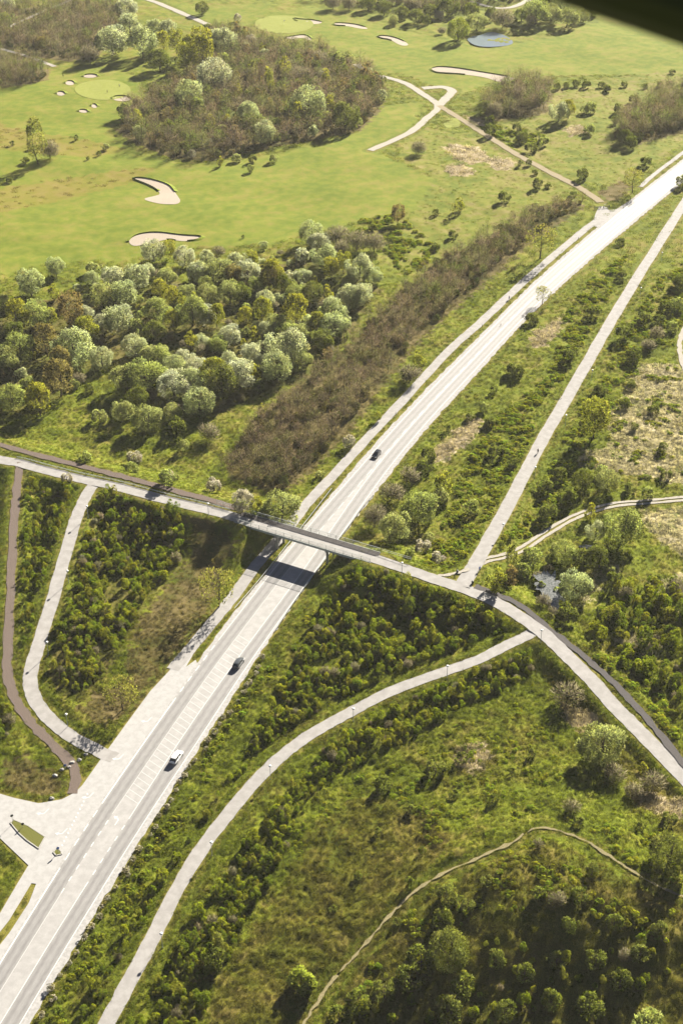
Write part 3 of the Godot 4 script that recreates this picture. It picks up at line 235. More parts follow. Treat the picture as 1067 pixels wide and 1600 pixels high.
const SCRUB := [
	[0.24, [Vector2(85.28, -412.35), Vector2(103.73, -445.33), Vector2(117.07, -445.33), Vector2(122.81, -430.72), Vector2(108.35, -363.71), Vector2(97.24, -365.57), Vector2(79.21, -373.12), Vector2(72.94, -376.99), Vector2(83.99, -390.98)], 0.8],
	[0.00, [Vector2(75.12, -430.72), Vector2(77.94, -412.35), Vector2(71.34, -386.91), Vector2(65.32, -371.21), Vector2(73.34, -386.91), Vector2(83.18, -412.35)], 0.9],
	[-0.12, [Vector2(30.94, -349.35), Vector2(36.20, -371.21), Vector2(48.83, -403.60), Vector2(66.45, -430.72), Vector2(67.49, -421.38), Vector2(60.26, -395.12), Vector2(48.85, -362.18), Vector2(41.03, -338.67), Vector2(34.04, -318.79), Vector2(26.70, -312.12), Vector2(20.96, -316.97), Vector2(26.46, -335.79)], 0.9],
	[-0.05, [Vector2(73.71, -445.33), Vector2(81.95, -482.51), Vector2(96.69, -518.36), Vector2(114.87, -544.66), Vector2(117.47, -544.66), Vector2(105.68, -512.10), Vector2(87.83, -466.01), Vector2(75.75, -435.51), Vector2(64.30, -412.35), Vector2(60.11, -412.35)], 0.9],
	[0.00, [Vector2(42.43, -324.72), Vector2(55.78, -355.75), Vector2(69.87, -390.98), Vector2(88.87, -435.51), Vector2(107.97, -482.51), Vector2(129.19, -531.25), Vector2(149.99, -544.66), Vector2(133.91, -471.41), Vector2(117.87, -460.70), Vector2(104.62, -450.36), Vector2(88.09, -416.83), Vector2(80.58, -395.12), Vector2(69.73, -375.05), Vector2(68.59, -352.87), Vector2(57.46, -338.45), Vector2(47.10, -326.68)], 0.9],
	[0.12, [Vector2(0.93, -236.41), Vector2(15.44, -242.46), Vector2(28.01, -255.95), Vector2(40.99, -265.45), Vector2(48.70, -253.43), Vector2(49.71, -239.15), Vector2(44.54, -222.35), Vector2(30.24, -214.76), Vector2(20.66, -210.27), Vector2(14.54, -221.09)], 0.6],
	[0.10, [Vector2(-8.82, -226.46), Vector2(-1.92, -235.43), Vector2(3.74, -232.14), Vector2(-7.20, -214.93), Vector2(-13.44, -202.68)], 0.6],
	[0.05, [Vector2(21.71, -206.30), Vector2(40.68, -213.47), Vector2(54.83, -203.35), Vector2(66.11, -194.62), Vector2(64.75, -186.68), Vector2(45.55, -191.97), Vector2(28.36, -193.39), Vector2(10.74, -188.41), Vector2(3.19, -177.44), Vector2(-0.42, -177.48)], 0.7],
	[0.05, [Vector2(46.92, -219.95), Vector2(58.29, -222.76), Vector2(70.54, -215.50), Vector2(67.14, -199.66), Vector2(55.51, -207.25), Vector2(48.91, -215.36)], 0.8],
	[0.00, [Vector2(7.30, -584.45), Vector2(24.07, -592.19), Vector2(41.13, -551.56), Vector2(26.90, -524.74), Vector2(17.30, -544.66), Vector2(7.14, -569.45)], 1.0],
	[-0.10, [Vector2(74.14, -720.99), Vector2(102.31, -710.30), Vector2(99.83, -689.70), Vector2(83.55, -684.71), Vector2(75.98, -705.06)], 1.0],
	[0.02, [Vector2(-5.62, -302.12), Vector2(-2.29, -306.60), Vector2(-20.43, -263.21), Vector2(-29.24, -238.78), Vector2(-37.81, -211.68), Vector2(-44.63, -192.98), Vector2(-49.79, -177.63), Vector2(-52.19, -170.47), Vector2(-54.20, -171.88), Vector2(-48.65, -194.60), Vector2(-40.90, -215.32), Vector2(-33.37, -236.71), Vector2(-23.62, -265.59), Vector2(-15.20, -288.34)], 0.8],
	[-0.10, [Vector2(59.66, -289.58), Vector2(73.98, -277.90), Vector2(80.05, -260.76), Vector2(76.69, -245.15), Vector2(68.33, -264.52), Vector2(62.68, -277.88)], 1.0],
]
const TUSSOCK_LINE := [Vector2(-58.42, -165.52), Vector2(-56.29, -172.30), Vector2(-52.15, -187.91), Vector2(-47.59, -200.56), Vector2(-42.04, -215.87), Vector2(-38.90, -226.88), Vector2(-35.14, -237.34), Vector2(-30.80, -249.30), Vector2(-24.58, -266.08), Vector2(-19.03, -283.07)]
# every tree and shrub that stands out: [kind, foot, crown radius, label]
const TREES := [
	["W", Vector3(-112.25, -0.00, -524.15), 4.23, "second silvery round willow from left in the wood's upper left corner"],
	["W", Vector3(-118.17, -0.00, -503.95), 5.61, "first silvery round willow from left in the wood's upper left corner"],
	["W", Vector3(-96.75, -0.00, -515.76), 3.40, "first silvery round willow from left on the wood's back edge by the fairway"],
	["G", Vector3(-97.69, -0.00, -527.08), 3.08, "first rounded green tree from left on the wood's back edge by the fairway"],
	["W", Vector3(-87.78, -0.00, -510.73), 4.52, "second silvery round willow from left on the wood's back edge by the fairway"],
	["W", Vector3(-79.01, -0.00, -511.73), 4.91, "fourth silvery round willow from left on the wood's back edge by the fairway"],
	["W", Vector3(-82.18, -0.00, -496.45), 5.17, "third silvery round willow from left on the wood's back edge by the fairway"],
	["W", Vector3(-75.48, -0.00, -539.62), 4.73, "first silvery round willow from left in front of the long bunker"],
	["Y", Vector3(-69.25, -0.00, -541.28), 3.15, "yellow green tree in front of the long bunker"],
	["W", Vector3(-62.69, -0.00, -534.56), 4.29, "second silvery round willow from left in front of the long bunker"],
	["G", Vector3(-89.82, -0.00, -494.04), 4.41, "second rounded green tree from left on the wood's back edge by the fairway"],
	["G", Vector3(-112.47, -0.00, -477.15), 5.74, "second rounded green tree from left in the wood's upper left corner"],
	["Y", Vector3(-117.31, -0.00, -473.75), 5.01, "first yellow green tree from left in the wood's upper left corner"],
	["G", Vector3(-126.68, -0.00, -493.88), 2.92, "first rounded green tree from left in the wood's upper left corner"],
	["Y", Vector3(-108.95, -0.00, -501.14), 2.22, "second yellow green tree from left in the wood's upper left corner"],
	["Y", Vector3(-106.27, -0.00, -478.96), 2.62, "first yellow green tree from left in the left part of the big wood"],
	["O", Vector3(-98.27, -0.00, -476.15), 5.39, "third bronze leaved tree from left in the left part of the big wood"],
	["W", Vector3(-94.45, -0.00, -481.16), 3.34, "second silvery round willow from left in the left part of the big wood"],
	["W", Vector3(-81.06, -0.00, -471.96), 5.33, "first silvery round willow from left in the wood right of the bronze trees"],
	["W", Vector3(-86.92, -0.00, -472.87), 3.30, "third silvery round willow from left in the left part of the big wood"],
	["Y", Vector3(-90.50, -0.00, -461.59), 4.67, "second yellow green tree from left in the left part of the big wood"],
	["O", Vector3(-103.39, -0.00, -453.21), 4.83, "first bronze leaved tree from left in the left part of the big wood"],
	["W", Vector3(-92.03, -0.00, -445.50), 6.36, "first silvery round willow from left in the left part of the big wood"],
	["G", Vector3(-112.18, -0.00, -449.68), 5.02, "rounded green tree in the left part of the big wood"],
	["G", Vector3(-115.81, -0.00, -442.56), 3.81, "first rounded green tree from left at the wood's lower left end"],
	["G", Vector3(-67.42, -0.00, -480.41), 5.04, "third rounded green tree from left in the wood right of the bronze trees"],
	["G", Vector3(-74.52, -0.00, -471.90), 2.82, "first rounded green tree from left in the wood right of the bronze trees"],
	["D", Vector3(-67.20, -0.00, -464.64), 3.72, "dark green bush in the wood right of the bronze trees"],
	["W", Vector3(-72.60, -0.00, -452.93), 3.65, "second silvery round willow from left in the wood right of the bronze trees"],
	["G", Vector3(-64.52, -0.00, -441.70), 4.72, "second rounded green tree from left in the wood right of the bronze trees"],
	["Y", Vector3(-68.69, -0.00, -500.11), 2.96, "yellow green tree on the wood's back edge by the fairway"],
	["G", Vector3(-67.45, -0.00, -513.84), 3.78, "rounded green tree in front of the long bunker"],
	["Y", Vector3(-63.92, -0.00, -493.63), 2.93, "first yellow green tree from left in the wood right of the bronze trees"],
	["G", Vector3(-58.85, -0.00, -501.05), 3.70, "first rounded green tree from left on the back edge of the big wood"],
	["Y", Vector3(-59.53, -0.00, -492.30), 2.18, "first yellow green tree from left in the middle of the big wood"],
	["G", Vector3(-54.37, -0.00, -476.29), 5.37, "first rounded green tree from left in the middle of the big wood"],
	["W", Vector3(-56.01, -0.00, -519.06), 4.19, "first silvery round willow from left on the back edge of the big wood"],
	["W", Vector3(-49.57, -0.00, -458.94), 2.99, "first silvery round willow from left in the middle of the big wood"],
	["Y", Vector3(-52.72, -0.00, -456.44), 2.52, "second yellow green tree from left in the middle of the big wood"],
	["W", Vector3(-12.53, -0.00, -557.23), 5.26, "third silvery round willow from left at the top right corner of the wood"],
	["W", Vector3(-8.49, -0.00, -550.11), 4.39, "fourth silvery round willow from left at the top right corner of the wood"],
	["B", Vector3(-1.98, -0.00, -555.56), 4.43, "first brown twiggy bush from left at the top right corner of the wood"],
	["B", Vector3(6.40, -0.00, -550.37), 4.53, "first brown twiggy bush from left right of the wood by the fairway"],
	["B", Vector3(13.45, -0.00, -549.51), 3.98, "second brown twiggy bush from left right of the wood by the fairway"],
	["B", Vector3(0.13, -0.00, -543.76), 3.15, "second brown twiggy bush from left at the top right corner of the wood"],
	["W", Vector3(-15.79, -0.00, -537.26), 2.86, "second silvery round willow from left at the top right corner of the wood"],
	["W", Vector3(-6.74, -0.00, -532.07), 5.07, "fifth silvery round willow from left at the top right corner of the wood"],
	["Y", Vector3(-4.12, -0.00, -519.81), 3.44, "second yellow green tree from left at the right end of the big wood"],
	["W", Vector3(-14.83, -0.00, -517.87), 3.03, "fourth silvery round willow from left in the right half of the big wood"],
	["W", Vector3(-19.36, -0.00, -519.02), 2.53, "third silvery round willow from left in the right half of the big wood"],
	["Y", Vector3(0.88, -0.00, -525.31), 3.34, "third yellow green tree from left at the right end of the big wood"],
	["W", Vector3(6.86, -0.00, -519.21), 4.97, "third silvery round willow from left at the right end of the big wood"],
	["W", Vector3(12.31, -0.00, -516.73), 3.54, "fifth silvery round willow from left at the right end of the big wood"],
	["W", Vector3(5.16, -0.00, -494.70), 5.15, "second silvery round willow from left at the right end of the big wood"],
	["W", Vector3(8.86, -0.00, -500.77), 3.20, "fourth silvery round willow from left at the right end of the big wood"],
	["W", Vector3(2.99, -0.00, -492.80), 4.39, "first silvery round willow from left at the right end of the big wood"],
	["W", Vector3(-3.16, -0.00, -479.30), 5.03, "second silvery round willow from left on the wood's right flank"],
	["W", Vector3(-2.65, -0.00, -469.94), 4.71, "third silvery round willow from left on the wood's right flank"],
	["Y", Vector3(-4.98, -0.00, -500.54), 2.21, "first yellow green tree from left at the right end of the big wood"],
	["Y", Vector3(-8.90, -0.00, -471.30), 3.54, "yellow green tree on the wood's right flank"],
	["Y", Vector3(-16.67, -0.00, -477.73), 4.80, "third yellow green tree from left in the right half of the big wood"],
	["W", Vector3(-20.14, -0.00, -496.50), 2.68, "second silvery round willow from left in the right half of the big wood"],
	["G", Vector3(-17.36, -0.00, -501.03), 3.45, "third rounded green tree from left in the right half of the big wood"],
	["D", Vector3(-10.80, -0.00, -500.43), 3.44, "second dark green bush from left in the right half of the big wood"],
	["W", Vector3(-28.38, -0.00, -492.69), 3.90, "first silvery round willow from left in the right half of the big wood"],
	["Y", Vector3(-28.70, -0.00, -479.54), 3.59, "first yellow green tree from left in the right half of the big wood"],
	["Y", Vector3(-26.50, -0.00, -512.49), 4.56, "second yellow green tree from left in the right half of the big wood"],
	["O", Vector3(-27.93, -0.00, -510.10), 3.51, "bronze leaved tree in the right half of the big wood"],
	["W", Vector3(-40.88, -0.00, -528.66), 4.25, "fourth silvery round willow from left on the back edge of the big wood"],
	["Y", Vector3(-35.57, -0.00, -528.71), 3.09, "yellow green tree on the back edge of the big wood"],
	["W", Vector3(-36.58, -0.00, -519.69), 4.20, "fifth silvery round willow from left on the back edge of the big wood"],
	["G", Vector3(-47.67, -0.00, -518.30), 5.10, "fourth rounded green tree from left on the back edge of the big wood"],
	["W", Vector3(-54.06, -0.00, -534.71), 3.37, "third silvery round willow from left on the back edge of the big wood"],
	["W", Vector3(-55.18, -0.00, -518.09), 4.06, "second silvery round willow from left on the back edge of the big wood"],
	["G", Vector3(-41.75, -0.00, -496.43), 4.92, "fifth rounded green tree from left on the back edge of the big wood"],
	["D", Vector3(-38.24, -0.00, -497.10), 3.92, "first dark green bush from left on the back edge of the big wood"],
	["Y", Vector3(-45.26, -0.00, -475.25), 3.32, "fourth yellow green tree from left in the middle of the big wood"],
	["Y", Vector3(-34.70, -0.00, -473.61), 3.31, "fifth yellow green tree from left in the middle of the big wood"],
	["W", Vector3(-50.26, -0.00, -476.33), 4.04, "second silvery round willow from left in the middle of the big wood"],
	["W", Vector3(-39.86, -0.00, -460.22), 3.93, "third silvery round willow from left in the middle of the big wood"],
	["Y", Vector3(-30.65, -0.00, -461.76), 2.31, "first yellow green tree from left along the grass strip beside the birch belt"],
	["W", Vector3(-19.13, -0.00, -445.95), 6.13, "fifth silvery round willow from left along the grass strip beside the birch belt"],
	["G", Vector3(-14.97, -0.00, -463.94), 3.48, "second rounded green tree from left on the wood's right flank"],
	["G", Vector3(-19.10, -0.00, -464.53), 3.96, "first rounded green tree from left on the wood's right flank"],
	["W", Vector3(-31.17, -0.00, -446.48), 4.06, "first silvery round willow from left along the grass strip beside the birch belt"],
	["W", Vector3(-26.78, -0.00, -466.86), 3.03, "third silvery round willow from left along the grass strip beside the birch belt"],
	["G", Vector3(-50.62, -0.00, -498.05), 3.44, "third rounded green tree from left on the back edge of the big wood"],
	["Y", Vector3(-54.19, -0.00, -489.14), 2.66, "third yellow green tree from left in the middle of the big wood"],
	["G", Vector3(-51.88, -0.00, -507.63), 3.24, "second rounded green tree from left on the back edge of the big wood"],
	["B", Vector3(-49.79, -0.00, -545.54), 2.36, "brown twiggy bush on the back edge of the big wood"],
	["W", Vector3(-31.95, -0.00, -553.04), 1.72, "first silvery round willow from left at the top right corner of the wood"],
	["G", Vector3(-113.79, -0.00, -440.11), 3.80, "second rounded green tree from left at the wood's lower left end"],
	["G", Vector3(-107.51, -0.00, -411.92), 4.47, "third rounded green tree from left at the wood's lower left end"],
	["O", Vector3(-93.16, -0.00, -420.40), 4.99, "bronze leaved tree at the wood's lower left end"],
	["Y", Vector3(-97.78, -0.00, -407.53), 4.67, "yellow green tree at the wood's lower left end"],
	["G", Vector3(-105.57, -0.00, -426.98), 2.39, "fourth rounded green tree from left at the wood's lower left end"],
	["G", Vector3(-71.80, -0.00, -426.45), 4.81, "third rounded green tree from left at the wood's front edge above the meadow"],
	["G", Vector3(-65.21, -0.00, -425.67), 5.92, "fourth rounded green tree from left at the wood's front edge above the meadow"],
	["G", Vector3(-63.12, -0.00, -440.66), 4.25, "sixth rounded green tree from left at the wood's front edge above the meadow"],
	["W", Vector3(-55.31, -0.00, -420.24), 5.64, "first silvery round willow from left in the dark front row of the wood"],
	["W", Vector3(-56.84, -0.00, -436.55), 3.55, "second silvery round willow from left in the dark front row of the wood"],
	["G", Vector3(-70.25, -0.00, -403.98), 3.77, "second rounded green tree from left at the wood's front edge above the meadow"],
	["G", Vector3(-61.58, -0.00, -399.06), 4.79, "fifth rounded green tree from left at the wood's front edge above the meadow"],
	["D", Vector3(-66.48, -0.00, -413.25), 3.61, "second dark green bush from left at the wood's front edge above the meadow"],
	["W", Vector3(-45.90, -0.00, -408.51), 4.87, "sixth silvery round willow from left in the dark front row of the wood"],
	["G", Vector3(-54.33, -0.00, -404.68), 2.93, "first rounded green tree from left on the meadow below the big wood"],
	["W", Vector3(-21.96, -0.00, -432.57), 4.86, "fourth silvery round willow from left along the grass strip beside the birch belt"],
	["W", Vector3(-26.99, -0.00, -441.79), 3.13, "second silvery round willow from left along the grass strip beside the birch belt"],
	["W", Vector3(-33.93, -0.00, -426.52), 5.03, "eighth silvery round willow from left in the dark front row of the wood"],
	["D", Vector3(-39.94, -0.00, -420.98), 5.85, "dark green bush in the dark front row of the wood"],
	["Y", Vector3(-43.02, -0.00, -428.43), 4.41, "yellow green tree in the dark front row of the wood"],
	["Y", Vector3(-29.12, -0.00, -431.77), 2.19, "second yellow green tree from left along the grass strip beside the birch belt"],
	["W", Vector3(-39.23, -0.00, -437.57), 3.78, "seventh silvery round willow from left in the dark front row of the wood"],
	["W", Vector3(-48.99, -0.00, -436.55), 3.55, "fifth silvery round willow from left in the dark front row of the wood"],
	["W", Vector3(-54.26, -0.00, -443.82), 3.36, "third silvery round willow from left in the dark front row of the wood"],
	["G", Vector3(-13.99, -0.00, -442.56), 3.81, "rounded green tree along the grass strip beside the birch belt"],
	["D", Vector3(-7.59, -0.00, -458.55), 4.14, "dark green bush on the wood's right flank"],
	["W", Vector3(-82.39, -0.00, -442.95), 3.81, "fourth silvery round willow from left in the left part of the big wood"],
	["O", Vector3(-95.46, -0.00, -436.01), 4.00, "second bronze leaved tree from left in the left part of the big wood"],
	["G", Vector3(-43.47, -0.00, -453.53), 3.42, "second rounded green tree from left in the middle of the big wood"],
	["D", Vector3(-22.99, 0.00, -508.77), 3.24, "first dark green bush from left in the right half of the big wood"],
	["W", Vector3(-49.67, -0.00, -422.66), 4.34, "fourth silvery round willow from left in the dark front row of the wood"],
	["O", Vector3(-41.83, -0.00, -515.73), 3.28, "bronze leaved tree on the back edge of the big wood"],
	["G", Vector3(-23.98, -0.00, -471.99), 3.53, "second rounded green tree from left in the right half of the big wood"],
	["Y", Vector3(-61.19, 0.00, -473.74), 3.07, "second yellow green tree from left in the wood right of the bronze trees"],
	["D", Vector3(-117.46, -0.00, -464.22), 3.95, "dark green bush in the wood's upper left corner"],
	["W", Vector3(-75.94, -0.00, -520.46), 3.30, "fifth silvery round willow from left on the wood's back edge by the fairway"],
	["G", Vector3(-32.29, -0.00, -508.22), 2.99, "first rounded green tree from left in the right half of the big wood"],
	["G", Vector3(2.84, -0.00, -511.29), 3.00, "rounded green tree at the right end of the big wood"],
	["W", Vector3(0.35, -0.00, -477.08), 2.60, "fourth silvery round willow from left on the wood's right flank"],
	["W", Vector3(-12.44, -0.00, -473.84), 2.83, "first silvery round willow from left on the wood's right flank"],
	["W", Vector3(-135.65, -0.00, -858.63), 10.68, "first silvery round willow from left above the flagged putting green"],
	["W", Vector3(-131.20, -0.00, -907.99), 6.96, "third silvery round willow from left above the flagged putting green"],
	["W", Vector3(-116.43, -0.00, -851.71), 9.38, "fourth silvery round willow from left above the flagged putting green"],
	["W", Vector3(-116.25, -0.00, -904.95), 5.68, "fifth silvery round willow from left above the flagged putting green"],
	["W", Vector3(-107.61, -0.00, -901.78), 5.67, "silvery round willow in the bright trees right of the green"],
	["W", Vector3(-138.94, -0.00, -953.03), 6.83, "second silvery round willow from left above the flagged putting green"],
	["W", Vector3(-79.78, -0.00, -748.27), 8.00, "first silvery round willow from left at the left end of the far bare wood"],
	["Y", Vector3(-106.03, -0.00, -865.40), 5.10, "first yellow green tree from left in the bright trees right of the green"],
	["Y", Vector3(-97.15, -0.00, -856.91), 5.86, "second yellow green tree from left in the bright trees right of the green"],
	["Y", Vector3(-88.03, -0.00, -844.30), 6.58, "fourth yellow green tree from left in the bright trees right of the green"],
	["Y", Vector3(-83.20, -0.00, -852.60), 5.84, "fifth yellow green tree from left in the bright trees right of the green"],
	["O", Vector3(-179.31, -0.00, -866.89), 3.50, "bronze leaved tree in the top left corner of the picture"],
	["W", Vector3(-71.61, -0.00, -864.15), 8.48, "third silvery round willow from left at the left end of the far bare wood"],
	["W", Vector3(-69.02, -0.00, -780.16), 9.42, "second silvery round willow from left at the left end of the far bare wood"],
	["W", Vector3(-46.61, -0.00, -718.42), 6.69, "second silvery round willow from left in the front of the far bare wood"],
	["W", Vector3(-17.31, -0.00, -732.49), 8.56, "silvery round willow in the right part of the far wood"],
	["W", Vector3(-53.79, -0.00, -712.48), 4.45, "first silvery round willow from left in the front of the far bare wood"],
	["W", Vector3(-37.58, -0.00, -690.43), 5.48, "third silvery round willow from left in the front of the far bare wood"],
	["P", Vector3(-48.73, -0.00, -802.63), 2.75, "first slim pale green tree from left inside the far bare wood"],
	["P", Vector3(-38.28, -0.00, -775.64), 3.22, "second slim pale green tree from left inside the far bare wood"],
	["D", Vector3(2.09, -0.00, -711.32), 7.29, "first dark green bush from left at the right end of the far wood"],
	["D", Vector3(11.95, -0.00, -774.04), 6.03, "second dark green bush from left at the right end of the far wood"],
	["Y", Vector3(-79.50, -0.00, -824.11), 8.83, "yellow green tree at the left end of the far bare wood"],
	["Y", Vector3(-88.37, -0.00, -819.64), 6.41, "third yellow green tree from left in the bright trees right of the green"],
	["S", Vector3(-66.29, -0.00, -940.79), 2.49, "first white blossoming shrub from left by the far left putting green"],
	["S", Vector3(-54.27, -0.00, -877.97), 3.53, "second white blossoming shrub from left by the far left putting green"],
	["D", Vector3(-90.84, -0.00, -960.63), 4.68, "dark green bush by the far left putting green"],
	["P", Vector3(-143.54, -0.00, -659.48), 5.08, "slim pale green tree on the fairway by the left picture edge"],
	["B", Vector3(-139.43, -0.00, -667.56), 4.05, "brown twiggy bush on the fairway by the left picture edge"],
	["W", Vector3(-218.32, -0.00, -963.80), 5.14, "silvery round willow in the top left corner of the picture"],
	["G", Vector3(-212.78, -0.00, -923.51), 4.53, "rounded green tree in the top left corner of the picture"],
	["S", Vector3(-56.21, -0.00, -689.75), 2.23, "third white blossoming shrub from left on the lower edge of the far bare wood"],
	["S", Vector3(-65.50, -0.00, -687.74), 2.22, "second white blossoming shrub from left on the lower edge of the far bare wood"],
	["S", Vector3(-71.67, -0.00, -668.72), 2.01, "first white blossoming shrub from left on the lower edge of the far bare wood"],
	["D", Vector3(-103.55, -0.00, -824.01), 6.37, "first dark green bush from left in the bright trees right of the green"],
	["B", Vector3(-145.86, -0.00, -837.61), 4.92, "brown twiggy bush above the flagged putting green"],
	["D", Vector3(-93.25, -0.00, -793.63), 5.42, "second dark green bush from left in the bright trees right of the green"],
	["B", Vector3(-22.51, -0.00, -795.03), 4.70, "first brown twiggy bush from left in the right part of the far wood"],
	["B", Vector3(-12.28, -0.00, -826.67), 5.24, "second brown twiggy bush from left in the right part of the far wood"],
	["V", Vector3(71.29, -0.00, -892.27), 7.30, "bright lime green tree left of the upper pond"],
	["G", Vector3(84.76, -0.00, -917.93), 6.61, "rounded green tree left of the upper pond"],
	["S", Vector3(62.85, -0.00, -945.72), 3.35, "white blossoming shrub left of the upper pond"],
	["B", Vector3(62.34, -0.00, -908.67), 2.01, "brown twiggy bush left of the upper pond"],
	["B", Vector3(101.45, -0.00, -923.97), 5.78, "brown twiggy bush behind the upper pond"],
	["G", Vector3(115.34, -0.00, -940.24), 4.60, "rounded green tree behind the upper pond"],
	["B", Vector3(120.09, -0.00, -926.89), 3.28, "brown twiggy bush right of the upper pond"],
	["G", Vector3(123.48, -0.00, -931.88), 8.87, "first rounded green tree from left right of the upper pond"],
	["G", Vector3(134.23, -0.00, -938.13), 5.88, "second rounded green tree from left right of the upper pond"],
	["G", Vector3(142.14, -0.00, -924.48), 6.65, "first rounded green tree from left by the top right corner"],
	["W", Vector3(142.15, -0.00, -958.33), 6.42, "silvery round willow right of the upper pond"],
	["G", Vector3(153.37, -0.00, -936.85), 4.59, "second rounded green tree from left by the top right corner"],
	["G", Vector3(162.65, -0.00, -955.62), 5.10, "third rounded green tree from left by the top right corner"],
	["D", Vector3(38.97, -0.00, -946.69), 4.62, "third dark green bush from left in the scrub along the top edge"],
	["D", Vector3(47.58, -0.00, -936.46), 4.57, "fourth dark green bush from left in the scrub along the top edge"],
	["D", Vector3(57.29, -0.00, -950.14), 4.63, "second dark green bush from left left of the upper pond"],
	["D", Vector3(27.68, -0.00, -957.41), 5.53, "second dark green bush from left in the scrub along the top edge"],
	["D", Vector3(17.47, -0.00, -969.68), 5.15, "first dark green bush from left in the scrub along the top edge"],
	["B", Vector3(4.85, -0.00, -972.06), 4.73, "second brown twiggy bush from left in the scrub along the top edge"],
	["B", Vector3(-5.71, -0.00, -973.86), 4.74, "first brown twiggy bush from left in the scrub along the top edge"],
	["D", Vector3(53.56, -0.00, -932.42), 2.88, "first dark green bush from left left of the upper pond"],
	["D", Vector3(69.07, -0.00, -954.20), 6.38, "third dark green bush from left left of the upper pond"],
	["D", Vector3(83.07, -0.00, -946.99), 5.48, "fourth dark green bush from left left of the upper pond"],
	["D", Vector3(95.15, -0.00, -943.25), 4.60, "first dark green bush from left behind the upper pond"],
	["D", Vector3(132.99, -0.00, -968.32), 6.46, "dark green bush right of the upper pond"],
	["D", Vector3(108.70, -0.00, -934.28), 3.31, "second dark green bush from left behind the upper pond"],
	["B", Vector3(46.73, -0.00, -964.95), 5.14, "third brown twiggy bush from left in the scrub along the top edge"],
	["G", Vector3(33.17, -0.00, -932.15), 3.31, "rounded green tree in the scrub along the top edge"],
	["W", Vector3(111.54, -0.00, -727.01), 4.69, "silvery round willow right of the small bare grove"],
	["Y", Vector3(116.94, -0.00, -730.97), 4.06, "yellow green tree right of the small bare grove"],
	["G", Vector3(75.62, -0.00, -740.72), 4.08, "rounded green tree in the small bare grove beside the dirt road"],
	["B", Vector3(78.76, -0.00, -730.94), 4.03, "brown twiggy bush in the small bare grove beside the dirt road"],
	["D", Vector3(75.67, -0.00, -721.19), 2.64, "first dark green bush from left in the small bare grove beside the dirt road"],
	["A", Vector3(131.21, -0.00, -619.91), 4.73, "airy thinly leafed tree beside the road near the gate"],
	["A", Vector3(80.15, -0.00, -541.91), 6.13, "airy thinly leafed tree beside the cycle path above the road"],
	["D", Vector3(139.05, -0.00, -690.52), 3.84, "first dark green bush from left at the foot of the right edge wood"],
	["D", Vector3(141.01, -0.00, -683.41), 3.48, "second dark green bush from left at the foot of the right edge wood"],
	["D", Vector3(152.19, -0.00, -710.96), 3.60, "third dark green bush from left at the foot of the right edge wood"],
	["Y", Vector3(51.51, -0.00, -596.60), 2.55, "yellow green tree on the open rough above the birch belt"],
	["A", Vector3(75.79, -0.00, -496.78), 3.19, "airy thinly leafed tree on the far verge of the main road"],
	["G", Vector3(-17.00, 2.04, -343.55), 5.27, "rounded green tree at the footbridge above the cycle path"],
	["A", Vector3(-32.22, 0.00, -302.62), 4.97, "airy thinly leafed tree on the brown slope beside the cycle path"],
	["A", Vector3(-51.89, 0.00, -261.18), 3.86, "airy thinly leafed tree by the junction inside the loop path"],
	["D", Vector3(154.55, -0.00, -627.89), 2.65, "second dark green bush from left beside the road near the gate"],
	["G", Vector3(22.23, 0.00, -345.10), 5.06, "second rounded green tree from left right of the road above the footbridge"],
	["G", Vector3(15.46, 0.00, -333.76), 4.75, "first rounded green tree from left right of the road above the footbridge"],
	["B", Vector3(9.38, 0.00, -341.45), 3.14, "first brown twiggy bush from left right of the road above the footbridge"],
	["B", Vector3(14.71, 0.00, -355.14), 2.84, "second brown twiggy bush from left right of the road above the footbridge"],
	["D", Vector3(25.31, 0.00, -372.03), 2.35, "first dark green bush from left on the verge right of the main road"],
	["Y", Vector3(30.29, -0.00, -359.35), 2.88, "yellow green tree on the verge right of the main road"],
	["D", Vector3(26.82, -0.00, -378.58), 2.38, "second dark green bush from left on the verge right of the main road"],
	["B", Vector3(20.40, 0.00, -365.81), 2.32, "brown twiggy bush on the verge right of the main road"],
	["G", Vector3(29.28, -0.00, -354.22), 2.46, "first rounded green tree from left in the green scrub left of the straight path"],
	["S", Vector3(22.43, 0.24, -328.55), 1.97, "first white blossoming shrub from left at the right end of the footbridge"],
	["S", Vector3(26.43, 1.48, -321.65), 1.95, "second white blossoming shrub from left at the right end of the footbridge"],
	["G", Vector3(18.56, 3.07, -321.94), 1.42, "first rounded green shrub from left at the right end of the footbridge"],
	["G", Vector3(24.53, 0.00, -334.24), 1.45, "second rounded green shrub from left at the right end of the footbridge"],
	["P", Vector3(45.71, 1.40, -317.08), 1.94, "slim pale green tree at the fork of the farm track"],
	["Y", Vector3(40.23, 4.15, -303.87), 2.94, "yellow green tree at the fork of the farm track"],
	["O", Vector3(44.43, 1.48, -310.37), 2.60, "bronze leaved tree at the fork of the farm track"],
	["G", Vector3(51.74, 0.37, -321.63), 2.65, "second rounded green tree from left at the fork of the farm track"],
	["G", Vector3(48.61, 0.31, -316.37), 2.09, "first rounded green tree from left at the fork of the farm track"],
	["G", Vector3(60.65, 0.00, -323.34), 3.56, "second rounded green tree from left left of the small marsh pool"],
	["W", Vector3(71.26, 0.00, -335.24), 3.10, "silvery round willow above the small marsh pool"],
	["Y", Vector3(71.31, 0.00, -345.13), 2.04, "yellow green tree between straight path and farm track"],
	["G", Vector3(78.40, 0.00, -333.24), 5.30, "second rounded green tree from left above the small marsh pool"],
	["D", Vector3(70.41, 0.00, -320.59), 3.89, "dark green bush above the small marsh pool"],
	["W", Vector3(61.42, 0.00, -306.51), 4.29, "silvery round willow beside the small marsh pool"],
